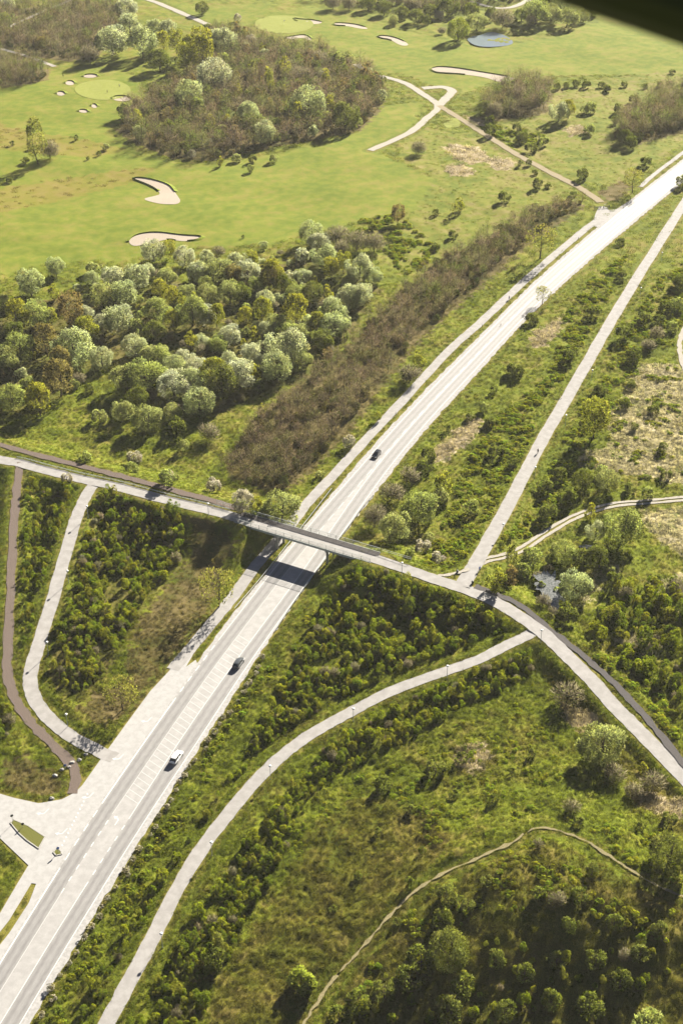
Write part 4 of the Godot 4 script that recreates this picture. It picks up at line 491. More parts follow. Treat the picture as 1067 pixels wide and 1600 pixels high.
	["D", Vector3(57.74, 0.84, -294.87), 2.83, "second dark green bush from left beside the small marsh pool"],
	["B", Vector3(52.29, 1.76, -300.22), 1.86, "first brown twiggy bush from left beside the small marsh pool"],
	["B", Vector3(52.58, 0.00, -315.46), 1.04, "brown twiggy bush at the fork of the farm track"],
	["D", Vector3(53.16, 0.00, -310.17), 1.03, "first dark green bush from left beside the small marsh pool"],
	["G", Vector3(57.42, 0.00, -307.66), 1.19, "rounded green shrub beside the small marsh pool"],
	["B", Vector3(54.11, 1.89, -295.85), 1.17, "second brown twiggy bush from left beside the small marsh pool"],
	["B", Vector3(56.06, 0.00, -318.50), 1.05, "brown twiggy bush left of the small marsh pool"],
	["D", Vector3(65.06, 0.00, -322.77), 2.65, "dark green bush left of the small marsh pool"],
	["G", Vector3(57.58, 0.00, -322.86), 1.77, "first rounded green tree from left left of the small marsh pool"],
	["G", Vector3(72.13, 0.00, -317.33), 1.75, "first rounded green tree from left above the small marsh pool"],
	["D", Vector3(73.12, 0.00, -312.77), 2.07, "third dark green bush from left beside the small marsh pool"],
	["Y", Vector3(79.17, 0.00, -392.84), 5.39, "yellow green tree at the edge of the pale reed field"],
	["D", Vector3(71.63, 0.00, -362.78), 3.28, "sixth dark green bush from left between straight path and farm track"],
	["D", Vector3(65.77, -0.00, -354.30), 2.84, "fifth dark green bush from left between straight path and farm track"],
	["D", Vector3(59.09, 0.00, -345.59), 2.79, "second dark green bush from left between straight path and farm track"],
	["G", Vector3(78.99, 0.00, -361.64), 3.47, "first rounded green tree from left above the farm track at the right edge"],
	["G", Vector3(78.37, 0.00, -369.16), 2.34, "rounded green tree between straight path and farm track"],
	["D", Vector3(85.72, 0.00, -361.02), 1.91, "first dark green bush from left above the farm track at the right edge"],
	["D", Vector3(92.54, -0.00, -412.87), 1.90, "first dark green bush from left in the pale reed field"],
	["D", Vector3(97.22, 0.00, -427.83), 1.73, "second dark green bush from left in the pale reed field"],
	["D", Vector3(93.21, -0.00, -398.27), 1.23, "third dark green bush from left in the pale reed field"],
	["D", Vector3(86.24, -0.00, -422.47), 2.15, "second dark green bush from left at the edge of the pale reed field"],
	["G", Vector3(90.07, 0.00, -356.94), 1.90, "second rounded green tree from left above the farm track at the right edge"],
	["D", Vector3(65.75, -0.00, -368.15), 2.14, "third dark green bush from left between straight path and farm track"],
	["D", Vector3(60.00, -0.00, -360.49), 2.30, "first dark green bush from left between straight path and farm track"],
	["G", Vector3(58.45, 1.07, -243.16), 5.48, "rounded green tree beside the gravel path on the right"],
	["B", Vector3(53.62, 0.17, -262.68), 2.93, "brown twiggy bush beside the gravel path on the right"],
	["B", Vector3(63.50, 2.45, -229.22), 1.70, "second brown twiggy bush from left below the gravel path at the right edge"],
	["B", Vector3(68.14, 1.82, -231.87), 2.57, "third brown twiggy bush from left below the gravel path at the right edge"],
	["B", Vector3(60.21, 1.91, -234.61), 2.16, "first brown twiggy bush from left below the gravel path at the right edge"],
	["Y", Vector3(67.49, 1.16, -239.02), 1.16, "yellow green shrub below the gravel path at the right edge"],
	["D", Vector3(66.05, 5.20, -205.99), 4.03, "second dark green bush from left at the right edge by the trail"],
	["D", Vector3(69.34, 3.13, -220.22), 1.52, "third dark green bush from left at the right edge by the trail"],
	["B", Vector3(48.94, 4.23, -222.43), 1.54, "second brown twiggy bush from left near the bend of the dirt trail"],
	["B", Vector3(40.15, 6.08, -209.84), 1.08, "first brown twiggy bush from left near the bend of the dirt trail"],
	["V", Vector3(-7.42, 0.14, -179.93), 2.57, "first bright lime green tree from left alone near the bottom of the trail"],
	["V", Vector3(-7.05, 0.13, -179.34), 2.07, "second bright lime green tree from left alone near the bottom of the trail"],
	["D", Vector3(62.72, 4.24, -217.69), 0.96, "first dark green bush from left at the right edge by the trail"],
	["D", Vector3(49.89, 5.06, -217.85), 1.10, "seventh dark green bush from left near the bend of the dirt trail"],
	["D", Vector3(20.23, 1.74, -183.75), 4.11, "fourth dark green bush from left on the dark slope right of the trail"],
	["D", Vector3(15.41, 1.33, -183.58), 2.72, "third dark green bush from left on the dark slope right of the trail"],
	["D", Vector3(12.83, 0.67, -179.64), 2.69, "second dark green bush from left on the dark slope right of the trail"],
	["D", Vector3(22.36, 0.87, -178.18), 2.43, "sixth dark green bush from left on the dark slope right of the trail"],
	["D", Vector3(43.84, 5.34, -188.64), 1.65, "second dark green bush from left in the middle of the dark slope"],
	["D", Vector3(52.62, 5.81, -189.90), 1.53, "fifth dark green bush from left in the middle of the dark slope"],
	["D", Vector3(48.05, 2.96, -182.64), 2.11, "third dark green bush from left in the gully of the dark slope"],
	["D", Vector3(40.84, 2.93, -182.92), 1.73, "first dark green bush from left in the gully of the dark slope"],
	["D", Vector3(56.77, 3.29, -184.05), 1.87, "first dark green bush from left on the right side of the dark slope"],
	["D", Vector3(61.26, 4.87, -189.25), 1.40, "second dark green bush from left on the right side of the dark slope"],
	["D", Vector3(34.57, 1.92, -180.60), 1.96, "third dark green bush from left low on the dark slope at the bottom"],
	["D", Vector3(29.37, 2.38, -183.31), 1.86, "first dark green bush from left low on the dark slope at the bottom"],
	["D", Vector3(19.64, 0.27, -172.74), 2.62, "fifth dark green bush from left on the dark slope right of the trail"],
	["D", Vector3(30.29, 0.43, -172.94), 2.15, "second dark green bush from left low on the dark slope at the bottom"],
	["D", Vector3(3.14, 0.13, -174.43), 2.40, "second dark green bush from left at the bottom edge right of the trail"],
	["D", Vector3(7.96, 0.32, -177.16), 2.42, "third dark green bush from left at the bottom edge right of the trail"],
	["G", Vector3(55.74, 0.32, -170.70), 2.97, "rounded green tree in the gully of the dark slope"],
	["D", Vector3(52.42, 1.75, -179.09), 2.20, "fourth dark green bush from left in the gully of the dark slope"],
	["D", Vector3(21.07, 3.95, -197.45), 2.34, "seventh dark green bush from left just right of the dirt trail"],
	["D", Vector3(24.69, 4.55, -195.05), 1.55, "eighth dark green bush from left just right of the dirt trail"],
	["D", Vector3(19.51, 3.26, -191.87), 1.91, "sixth dark green bush from left just right of the dirt trail"],
	["D", Vector3(46.40, 7.24, -194.92), 1.69, "third dark green bush from left in the middle of the dark slope"],
	["B", Vector3(41.91, 6.83, -193.71), 1.55, "brown twiggy bush in the middle of the dark slope"],
	["D", Vector3(38.51, 6.84, -196.43), 1.30, "first dark green bush from left in the middle of the dark slope"],
	["D", Vector3(49.95, 7.23, -201.82), 1.46, "fourth dark green bush from left in the middle of the dark slope"],
	["P", Vector3(-23.97, 0.06, -188.68), 1.38, "slim pale sapling in the thicket at the picture bottom"],
	["D", Vector3(-24.37, 0.04, -185.02), 2.23, "dark green bush in the thicket at the picture bottom"],
	["D", Vector3(-0.41, 0.06, -171.66), 2.38, "first dark green bush from left at the bottom edge right of the trail"],
	["D", Vector3(38.86, 0.90, -175.58), 1.93, "fourth dark green bush from left low on the dark slope at the bottom"],
	["D", Vector3(45.75, 0.70, -173.98), 2.40, "second dark green bush from left in the gully of the dark slope"],
	["D", Vector3(14.69, 1.42, -225.20), 1.12, "third dark green bush from left just right of the dirt trail"],
	["D", Vector3(9.38, 0.65, -233.30), 1.85, "first dark green bush from left near the bend of the dirt trail"],
	["D", Vector3(26.93, 0.88, -241.86), 1.31, "fourth dark green bush from left near the bend of the dirt trail"],
	["D", Vector3(20.90, 0.93, -237.86), 2.17, "second dark green bush from left near the bend of the dirt trail"],
	["D", Vector3(24.63, 1.83, -229.68), 1.13, "third dark green bush from left near the bend of the dirt trail"],
	["D", Vector3(32.70, 2.80, -226.82), 0.98, "fifth dark green bush from left near the bend of the dirt trail"],
	["D", Vector3(42.92, 1.17, -242.88), 1.02, "dark green bush beside the gravel path on the right"],
	["D", Vector3(37.98, 1.68, -237.21), 0.86, "sixth dark green bush from left near the bend of the dirt trail"],
	["D", Vector3(13.77, 2.60, -203.11), 1.05, "fourth dark green bush from left just right of the dirt trail"],
	["D", Vector3(3.47, 1.24, -206.22), 0.92, "first dark green bush from left just right of the dirt trail"],
	["D", Vector3(-1.73, 0.87, -198.16), 0.77, "dark green bush alone near the bottom of the trail"],
	["D", Vector3(10.89, 2.14, -193.74), 0.76, "first dark green bush from left on the dark slope right of the trail"],
	["D", Vector3(7.67, 1.19, -219.01), 0.82, "second dark green bush from left just right of the dirt trail"],
	["D", Vector3(28.89, 5.34, -200.43), 1.18, "ninth dark green bush from left just right of the dirt trail"],
	["D", Vector3(16.79, 2.62, -212.09), 0.81, "fifth dark green bush from left just right of the dirt trail"],
	["B", Vector3(37.16, -0.00, -673.12), 3.44, "brown twiggy bush left of the straw patches"],
	["O", Vector3(24.16, -0.00, -580.99), 3.62, "bronze leaved tree on the rough above the big wood"],
	["D", Vector3(13.12, -0.00, -572.93), 1.77, "first dark green bush from left on the rough above the big wood"],
	["D", Vector3(40.70, -0.00, -591.79), 1.54, "first dark green bush from left on the open rough above the birch belt"],
	["A", Vector3(49.19, -0.00, -590.86), 2.25, "airy thinly leafed tree on the open rough above the birch belt"],
	["D", Vector3(46.71, -0.00, -565.30), 1.89, "third dark green bush from left on the open rough above the birch belt"],
	["D", Vector3(72.20, -0.00, -607.95), 2.87, "first dark green bush from left near the lower end of the dirt road"],
	["D", Vector3(38.52, -0.00, -552.78), 1.72, "second dark green bush from left on the open rough above the birch belt"],
	["D", Vector3(20.09, -0.00, -561.14), 1.47, "second dark green bush from left on the rough above the big wood"],
	["D", Vector3(88.60, -0.00, -657.66), 1.52, "second dark green bush from left near the lower end of the dirt road"],
	["D", Vector3(89.10, -0.00, -626.04), 2.35, "fourth dark green bush from left near the lower end of the dirt road"],
	["D", Vector3(110.89, -0.00, -638.33), 2.69, "sixth dark green bush from left near the lower end of the dirt road"],
	["D", Vector3(93.75, -0.00, -625.61), 1.46, "fifth dark green bush from left near the lower end of the dirt road"],
	["D", Vector3(143.85, -0.00, -657.17), 2.44, "first dark green bush from left beside the road near the gate"],
	["D", Vector3(155.88, -0.00, -759.42), 2.41, "ninth dark green bush from left on the rough right of the bare grove"],
	["D", Vector3(144.97, -0.00, -781.00), 2.12, "fifth dark green bush from left on the rough right of the bare grove"],
	["D", Vector3(144.13, -0.00, -739.81), 2.36, "seventh dark green bush from left on the rough right of the bare grove"],
	["D", Vector3(139.42, -0.00, -720.89), 1.98, "dark green bush in the rough below the bare grove"],
	["G", Vector3(130.15, -0.00, -740.82), 3.05, "third rounded green tree from left in the rough below the bare grove"],
	["G", Vector3(126.38, -0.00, -739.74), 2.36, "first rounded green tree from left in the rough below the bare grove"],
	["D", Vector3(134.70, -0.00, -789.91), 2.50, "third dark green bush from left on the rough right of the bare grove"],
	["D", Vector3(129.76, -0.00, -792.27), 2.14, "second dark green bush from left on the rough right of the bare grove"],
	["D", Vector3(145.37, -0.00, -783.32), 1.77, "sixth dark green bush from left on the rough right of the bare grove"],
	["D", Vector3(118.33, -0.00, -785.98), 2.13, "dark green bush right of the small bare grove"],
	["D", Vector3(123.94, -0.00, -788.49), 2.13, "first dark green bush from left on the rough right of the bare grove"],
	["D", Vector3(143.53, -0.00, -789.74), 2.14, "fourth dark green bush from left on the rough right of the bare grove"],
	["D", Vector3(156.31, -0.00, -792.10), 1.78, "eighth dark green bush from left on the rough right of the bare grove"],
	["D", Vector3(167.08, -0.00, -788.86), 1.60, "tenth dark green bush from left on the rough right of the bare grove"],
	["D", Vector3(175.67, -0.00, -791.39), 1.60, "eleventh dark green bush from left on the rough right of the bare grove"],
	["D", Vector3(187.60, -0.00, -816.07), 1.64, "twelfth dark green bush from left on the rough right of the bare grove"],
	["G", Vector3(124.05, -0.00, -706.09), 2.93, "second rounded green tree from left in the rough below the bare grove"],
	["D", Vector3(84.36, -0.00, -657.51), 1.22, "second dark green bush from left just right of the dirt road"],
	["D", Vector3(90.16, -0.00, -644.88), 1.50, "third dark green bush from left near the lower end of the dirt road"],
	["D", Vector3(92.16, -0.00, -679.20), 2.83, "fourth dark green bush from left just right of the dirt road"],
	["D", Vector3(89.10, -0.00, -694.27), 3.20, "third dark green bush from left just right of the dirt road"],
	["D", Vector3(74.08, -0.00, -703.50), 3.24, "second dark green bush from left in the small bare grove beside the dirt road"],
	["D", Vector3(88.72, -0.00, -711.42), 2.28, "first dark green bush from left just right of the dirt road"],
	["G", Vector3(99.01, -0.00, -689.74), 2.55, "rounded green tree just right of the dirt road"],
	["G", Vector3(85.34, -0.00, -598.67), 1.98, "first rounded green tree from left near the lower end of the dirt road"],
	["G", Vector3(103.69, -0.00, -615.73), 1.73, "second rounded green tree from left near the lower end of the dirt road"],
	["S", Vector3(-80.73, 4.15, -359.75), 1.55, "white blossoming shrub on the meadow left above the path"],
	["G", Vector3(-50.40, 4.78, -357.08), 2.51, "second rounded green tree from left beside the path in the meadow"],
	["G", Vector3(-48.86, -0.00, -385.11), 1.70, "second rounded green tree from left on the meadow below the big wood"],
	["D", Vector3(-52.20, -0.00, -395.42), 3.08, "first dark green bush from left on the meadow below the big wood"],
	["G", Vector3(-77.66, 3.38, -372.78), 1.98, "rounded green tree on the meadow left above the path"],
	["S", Vector3(-63.45, -0.00, -377.96), 2.38, "first white blossoming shrub from left beside the path in the meadow"],
	["G", Vector3(-62.58, 2.96, -367.76), 1.76, "first rounded green tree from left beside the path in the meadow"],
	["S", Vector3(-37.48, 3.17, -355.75), 2.30, "first white blossoming shrub from left at the left end of the footbridge"],
	["S", Vector3(-28.08, 5.60, -341.14), 3.20, "second white blossoming shrub from left at the left end of the footbridge"],
	["Y", Vector3(-24.17, 4.73, -341.37), 1.87, "yellow green tree at the left end of the footbridge"],
	["S", Vector3(-51.33, 3.47, -361.35), 1.94, "second white blossoming shrub from left beside the path in the meadow"],
	["B", Vector3(-41.58, -0.00, -391.75), 2.85, "brown twiggy bush on the meadow below the big wood"],
	["D", Vector3(-84.00, -0.00, -424.39), 1.83, "first dark green bush from left at the wood's front edge above the meadow"],
	["G", Vector3(-77.79, -0.00, -404.16), 2.50, "first rounded green tree from left at the wood's front edge above the meadow"],
	["Y", Vector3(-25.68, -0.00, -408.77), 1.47, "yellow green shrub in the dark front row of the wood"],
	["G", Vector3(-6.47, 0.00, -369.25), 1.16, "rounded green shrub between birches and cycle path"],
	["Y", Vector3(11.66, -0.00, -404.42), 1.46, "yellow green shrub between birches and cycle path"],
	["S", Vector3(2.30, -0.00, -387.40), 2.02, "white blossoming shrub between birches and cycle path"],
	["B", Vector3(23.09, -0.00, -432.42), 3.07, "brown twiggy bush beside the cycle path along the birches"],
	["Y", Vector3(26.82, -0.00, -443.20), 2.69, "yellow green tree beside the cycle path along the birches"],
	["D", Vector3(58.45, -0.00, -438.45), 1.99, "seventh dark green bush from left in the low scrub left of the straight path"],
	["D", Vector3(60.00, -0.00, -436.62), 2.20, "ninth dark green bush from left in the low scrub left of the straight path"],
	["D", Vector3(50.59, -0.00, -423.89), 1.29, "fifth dark green bush from left in the low scrub left of the straight path"],
	["G", Vector3(46.73, -0.00, -411.36), 1.47, "rounded green shrub in the low scrub left of the straight path"],
	["D", Vector3(47.21, -0.00, -400.17), 1.65, "third dark green bush from left in the low scrub left of the straight path"],
	["D", Vector3(70.14, -0.00, -479.77), 2.37, "dark green bush on the far verge of the main road"],
	["D", Vector3(114.88, -0.00, -556.71), 1.86, "first dark green bush from left on the verge between road and straight path"],
	["D", Vector3(109.40, -0.00, -520.65), 2.02, "second dark green bush from left on the verge between road and straight path"],
	["D", Vector3(92.75, -0.00, -484.95), 2.63, "second dark green bush from left in the scrub left of the straight path"],
	["D", Vector3(101.66, -0.00, -447.79), 2.93, "second dark green bush from left in the scrub right of the straight path"],
	["D", Vector3(110.39, -0.00, -477.66), 2.60, "first dark green bush from left in the scrub at the right picture edge"],
	["D", Vector3(101.27, -0.00, -465.26), 2.78, "first dark green bush from left in the scrub right of the straight path"],
	["D", Vector3(130.06, -0.00, -511.85), 3.25, "fourth dark green bush from left in the scrub at the right picture edge"],
	["G", Vector3(124.54, -0.00, -490.40), 2.90, "second rounded green tree from left in the scrub at the right picture edge"],
	["D", Vector3(120.76, -0.00, -488.96), 2.65, "third dark green bush from left in the scrub at the right picture edge"],
	["D", Vector3(116.67, -0.00, -479.65), 2.13, "second dark green bush from left in the scrub at the right picture edge"],
	["G", Vector3(119.77, -0.00, -471.83), 2.34, "first rounded green tree from left in the scrub at the right picture edge"],
	["D", Vector3(79.39, -0.00, -447.57), 2.47, "first dark green bush from left in the scrub left of the straight path"],
	["D", Vector3(82.58, -0.00, -409.34), 1.89, "first dark green bush from left at the edge of the pale reed field"],
	["B", Vector3(108.28, -0.00, -456.83), 2.05, "first brown twiggy bush from left in the scrub right of the straight path"],
	["B", Vector3(112.58, -0.00, -464.26), 2.31, "second brown twiggy bush from left in the scrub right of the straight path"],
	["G", Vector3(37.24, 0.00, -348.27), 2.43, "second rounded green tree from left in the green scrub left of the straight path"],
	["D", Vector3(47.69, -0.00, -381.33), 2.39, "sixth dark green bush from left in the low scrub left of the straight path"],
	["D", Vector3(52.00, 0.00, -374.70), 1.57, "eighth dark green bush from left in the low scrub left of the straight path"],
	["D", Vector3(47.53, -0.00, -401.34), 1.45, "fourth dark green bush from left in the low scrub left of the straight path"],
	["D", Vector3(101.32, -0.00, -409.34), 1.89, "fourth dark green bush from left in the pale reed field"],
	["D", Vector3(99.81, -0.00, -384.81), 1.40, "second dark green bush from left above the farm track at the right edge"],
	["D", Vector3(97.66, 0.00, -368.71), 1.75, "third dark green bush from left above the farm track at the right edge"],
	["D", Vector3(66.99, -0.00, -377.21), 1.18, "fourth dark green bush from left between straight path and farm track"],
	["D", Vector3(33.94, -0.00, -397.43), 1.23, "first dark green bush from left in the low scrub left of the straight path"],
	["D", Vector3(41.70, -0.00, -405.64), 1.46, "second dark green bush from left in the low scrub left of the straight path"],
	["D", Vector3(-50.88, -0.00, -389.15), 1.21, "second dark green bush from left on the meadow below the big wood"],
	["D", Vector3(-150.00, -0.00, -660.60), 1.84, "third dark green bush from left on the fairway by the left picture edge"],
	["D", Vector3(-161.18, -0.00, -686.34), 1.26, "second dark green bush from left on the fairway by the left picture edge"],
	["D", Vector3(-152.44, -0.00, -634.25), 1.48, "first dark green bush from left on the fairway by the left picture edge"],
	["G", Vector3(-114.82, -0.00, -680.82), 1.89, "rounded green tree on the fairway by the left picture edge"],
	["D", Vector3(-116.69, -0.00, -671.67), 1.24, "seventh dark green bush from left on the fairway by the left picture edge"],
	["D", Vector3(-42.20, -0.00, -662.47), 1.84, "second dark green bush from left on the lower edge of the far bare wood"],
	["G", Vector3(-42.36, -0.00, -648.74), 1.81, "second rounded green tree from left on the lower edge of the far bare wood"],
	["G", Vector3(-32.12, -0.00, -662.11), 2.00, "rounded green tree in the front of the far bare wood"],
	["Y", Vector3(-57.25, -0.00, -656.25), 1.83, "yellow green tree on the lower edge of the far bare wood"],
	["G", Vector3(-49.86, -0.00, -663.52), 2.16, "first rounded green tree from left on the lower edge of the far bare wood"],
	["D", Vector3(-48.05, -0.00, -673.60), 1.24, "first dark green bush from left on the lower edge of the far bare wood"],
	["D", Vector3(-131.38, -0.00, -696.42), 1.28, "fifth dark green bush from left on the fairway by the left picture edge"],
	["D", Vector3(-120.93, -0.00, -664.85), 0.92, "sixth dark green bush from left on the fairway by the left picture edge"],
	["D", Vector3(-150.67, -0.00, -680.56), 1.57, "fourth dark green bush from left on the fairway by the left picture edge"],
	["D", Vector3(-41.07, -0.00, -564.34), 0.67, "second dark green bush from left on the back edge of the big wood"],
]

# ------------------------------------------------------------------ helpers
var rng := RandomNumberGenerator.new()
var M := {}
var used := {}


func numbered(called: String) -> String:
	var n: int = used.get(called, 0)
	used[called] = n + 1
	return called if n == 0 else "%s_%03d" % [called, n]


func tag(o: Node3D, label: String, category: String, group := "") -> void:
	o.set_meta("label", label)
	o.set_meta("category", category)
	if group:
		o.set_meta("group", group)


func thing(called: String, at: Vector3, turn: float, label: String, category: String, group := "") -> Node3D:
	var o := Node3D.new()
	o.name = numbered(called)
	add_child(o)
	o.position = at
	o.rotation.y = turn
	tag(o, label, category, group)
	return o


func part(called: String, mesh: Mesh, mat: Material, parent: Node3D, xf := Transform3D()) -> MeshInstance3D:
	var o := MeshInstance3D.new()
	o.name = called
	o.mesh = mesh
	o.material_override = mat
	o.transform = xf
	parent.add_child(o, true)
	return o


func structure(called: String, mesh: Mesh, mat: Material) -> MeshInstance3D:
	var o := MeshInstance3D.new()
	o.name = numbered(called)
	o.mesh = mesh
	o.material_override = mat
	o.set_meta("kind", "structure")
	add_child(o)
	return o


func copies(called: String, label: String, mesh: Mesh, where: Array, tints: PackedColorArray) -> void:
	if where.is_empty():
		return
	var mm := MultiMesh.new()
	mm.transform_format = MultiMesh.TRANSFORM_3D
	mm.use_colors = true
	mm.mesh = mesh
	mm.instance_count = where.size()
	for i in where.size():
		mm.set_instance_transform(i, where[i])
		mm.set_instance_color(i, tints[i])
	var o := MultiMeshInstance3D.new()
	o.name = numbered(called)
	o.multimesh = mm
	o.set_meta("kind", "stuff")
	o.set_meta("label", label)
	add_child(o)


func lin(r: float, g: float, b: float) -> Color:
	return Color(r, g, b).linear_to_srgb()


func plain(r: float, g: float, b: float, rough := 0.9, spec := 0.3) -> StandardMaterial3D:
	var m := StandardMaterial3D.new()
	m.albedo_color = lin(r, g, b)
	m.roughness = rough
	m.metallic_specular = spec
	return m


func leafy(r: float, g: float, b: float, through := 0.9) -> StandardMaterial3D:
	var m := plain(r, g, b, 0.8, 0.12)
	m.vertex_color_use_as_albedo = true
	m.cull_mode = BaseMaterial3D.CULL_DISABLED
	m.backlight_enabled = through > 0.0
	m.backlight = lin(through, through, through * 0.7)
	return m


func speckled(c1: Color, c2: Color, freq: float, scale: float, rough := 0.9, spec := 0.3) -> StandardMaterial3D:
	var im := Image.create(512, 512, false, Image.FORMAT_RGB8)
	var n := FastNoiseLite.new()
	n.seed = int(freq * 1000.0) + 7
	n.frequency = freq
	n.fractal_octaves = 5
	n.fractal_gain = 0.65
	var src := n.get_seamless_image(512, 512).get_data()
	var s1 := c1.linear_to_srgb()
	var s2 := c2.linear_to_srgb()
	var out := PackedByteArray()
	out.resize(512 * 512 * 3)
	for i in 512 * 512:
		var t := clampf((float(src[i]) / 255.0 - 0.5) * 1.9 + 0.5, 0.0, 1.0)
		out[i * 3] = int(255.0 * lerpf(s1.r, s2.r, t))
		out[i * 3 + 1] = int(255.0 * lerpf(s1.g, s2.g, t))
		out[i * 3 + 2] = int(255.0 * lerpf(s1.b, s2.b, t))
	im = Image.create_from_data(512, 512, false, Image.FORMAT_RGB8, out)
	var m := StandardMaterial3D.new()
	m.albedo_texture = ImageTexture.create_from_image(im)
	m.uv1_triplanar = true
	m.uv1_world_triplanar = true
	m.uv1_scale = Vector3.ONE * scale
	m.roughness = rough
	m.metallic_specular = spec
	return m


# a box whose edges are bevelled
func bevel_box(st: SurfaceTool, at: Vector3, size: Vector3, basis := Basis(), bevel := 0.02) -> void:
	var h := size * 0.5
	var b: float = minf(bevel, minf(h.x, minf(h.y, h.z)) * 0.5)
	var pts := []
	for s in [Vector3(1, 1, 1), Vector3(1, 1, -1), Vector3(1, -1, 1), Vector3(1, -1, -1), Vector3(-1, 1, 1), Vector3(-1, 1, -1), Vector3(-1, -1, 1), Vector3(-1, -1, -1)]:
		for ax in 3:
			var p := Vector3(s.x * (h.x - b), s.y * (h.y - b), s.z * (h.z - b))
			p[ax] = s[ax] * h[ax]
			pts.append(at + basis * p)
	hull(st, pts, at)


# faces of the convex body round a middle: brute force over the box's known quads
func hull(st: SurfaceTool, p: Array, mid: Vector3) -> void:
	# corner k has points 3k (x face), 3k+1 (y face), 3k+2 (z face); corners in the order of the list above
	var quads := [[0, 3, 9, 6], [12, 15, 21, 18], [1, 4, 16, 13], [7, 10, 22, 19], [2, 8, 20, 14], [5, 11, 23, 17]]
	for q in quads:
		quad(st, p[q[0]], p[q[1]], p[q[2]], p[q[3]], mid)
	var edges := [[0, 1, 1], [2, 3, 1], [4, 5, 1], [6, 7, 1], [0, 2, 2], [1, 3, 2], [4, 6, 2], [5, 7, 2], [0, 4, 0], [1, 5, 0], [2, 6, 0], [3, 7, 0]]
	for e in edges:
		var f: Array = [[0, 1], [0, 2], [1, 2]][0]
		if e[2] == 1:
			f = [0, 1]  # runs along z
		elif e[2] == 2:
			f = [0, 2]  # runs along y
		else:
			f = [1, 2]  # runs along x
		quad(st, p[e[0] * 3 + f[0]], p[e[0] * 3 + f[1]], p[e[1] * 3 + f[1]], p[e[1] * 3 + f[0]], mid)
	for k in 8:
		tri(st, p[k * 3], p[k * 3 + 1], p[k * 3 + 2], mid)


func quad(st: SurfaceTool, a: Vector3, b: Vector3, c: Vector3, d: Vector3, mid: Vector3) -> void:
	tri(st, a, b, c, mid)
	tri(st, a, c, d, mid)


# a triangle turned so that it faces away from mid
func tri(st: SurfaceTool, a: Vector3, b: Vector3, c: Vector3, mid: Vector3) -> void:
	var n := (c - a).cross(b - a)
	if n.dot((a + b + c) / 3.0 - mid) < 0.0:
		var t := b
		b = c
		c = t
		n = -n
	st.set_normal(n.normalized())
	st.add_vertex(a)
	st.set_normal(n.normalized())
	st.add_vertex(b)
	st.set_normal(n.normalized())
	st.add_vertex(c)


func begin() -> SurfaceTool:
	var st := SurfaceTool.new()
	st.begin(Mesh.PRIMITIVE_TRIANGLES)
	return st


# a tapered round bar from a to b
func bar(st: SurfaceTool, a: Vector3, b: Vector3, ra: float, rb: float, sides := 6) -> void:
	var d := (b - a).normalized()
	var u := d.cross(Vector3.UP if absf(d.y) < 0.9 else Vector3.RIGHT).normalized()
	var v := d.cross(u)
	for i in sides:
		var t0 := TAU * i / sides
		var t1 := TAU * (i + 1) / sides
		var n0 := u * cos(t0) + v * sin(t0)
		var n1 := u * cos(t1) + v * sin(t1)
		var q := [a + n0 * ra, b + n0 * rb, b + n1 * rb, a + n1 * ra]
		var nn := [n0, n0, n1, n1]
		for k in [0, 1, 2, 0, 2, 3]:
			st.set_normal(nn[k])
			st.add_vertex(q[k])
		tri(st, b, b + n0 * rb, b + n1 * rb, a)
		tri(st, a, a + n0 * ra, a + n1 * ra, b)


func lathe(profile: Array, sides := 12) -> ArrayMesh:
	var st := begin()
	st.set_smooth_group(0)
	for k in profile.size() - 1:
		var p0: Vector2 = profile[k]
		var p1: Vector2 = profile[k + 1]
		for i in sides:
			var t0 := TAU * i / sides
			var t1 := TAU * (i + 1) / sides
			var a := Vector3(cos(t0) * p0.x, p0.y, sin(t0) * p0.x)
			var b := Vector3(cos(t1) * p0.x, p0.y, sin(t1) * p0.x)
			var c := Vector3(cos(t1) * p1.x, p1.y, sin(t1) * p1.x)
			var d := Vector3(cos(t0) * p1.x, p1.y, sin(t0) * p1.x)
			for q in [a, d, c, a, c, b]:
				st.add_vertex(q)
	st.generate_normals()
	return st.commit()


# ------------------------------------------------------------------ noise, heights
var n_hump := FastNoiseLite.new()
var n_tuft := FastNoiseLite.new()
var n_wide := FastNoiseLite.new()
var n_patch := FastNoiseLite.new()


func make_noise() -> void:
	var k := 11
	for n: FastNoiseLite in [n_hump, n_tuft, n_wide, n_patch]:
		n.seed = k
		k += 7
		n.fractal_octaves = 3
	n_hump.frequency = 0.10
	n_tuft.frequency = 0.42
	n_wide.frequency = 0.011
	n_patch.frequency = 0.035


const GX := -266
const GZ := -1120
const GW := 533
const GH := 1071
var raised := PackedFloat32Array()   # embankments
var way_gap := PackedFloat32Array()  # distance to the edge of the nearest road or path
var way_top := PackedFloat32Array()  # and its height there
var kind_at := PackedByteArray()     # which ground area
const KINDS := ["rough", "fairway", "tan", "fescue", "straw", "reed", "brown", "olive_dimmed", "litter"]
const ROUGHNESS := [1.0, 0.12, 0.3, 0.6, 0.7, 0.8, 0.8, 1.1, 1.0]


func hill(x: float, z: float) -> float:
	var b := 15.0 if z > -197.0 else 34.0
	return 7.4 * exp(-pow((x - 48.0) / 34.0, 2.0) - pow((z + 197.0) / b, 2.0))


func smooth_line(pts: Array, steps: int) -> Array:
	var out := []
	for i in pts.size() - 1:
		var p0: Vector3 = pts[maxi(i - 1, 0)]
		var p1: Vector3 = pts[i]
		var p2: Vector3 = pts[i + 1]
		var p3: Vector3 = pts[mini(i + 2, pts.size() - 1)]
		for s in steps:
			out.append(p1.cubic_interpolate(p2, p0, p3, float(s) / steps))
	out.append(pts[pts.size() - 1])
	return out


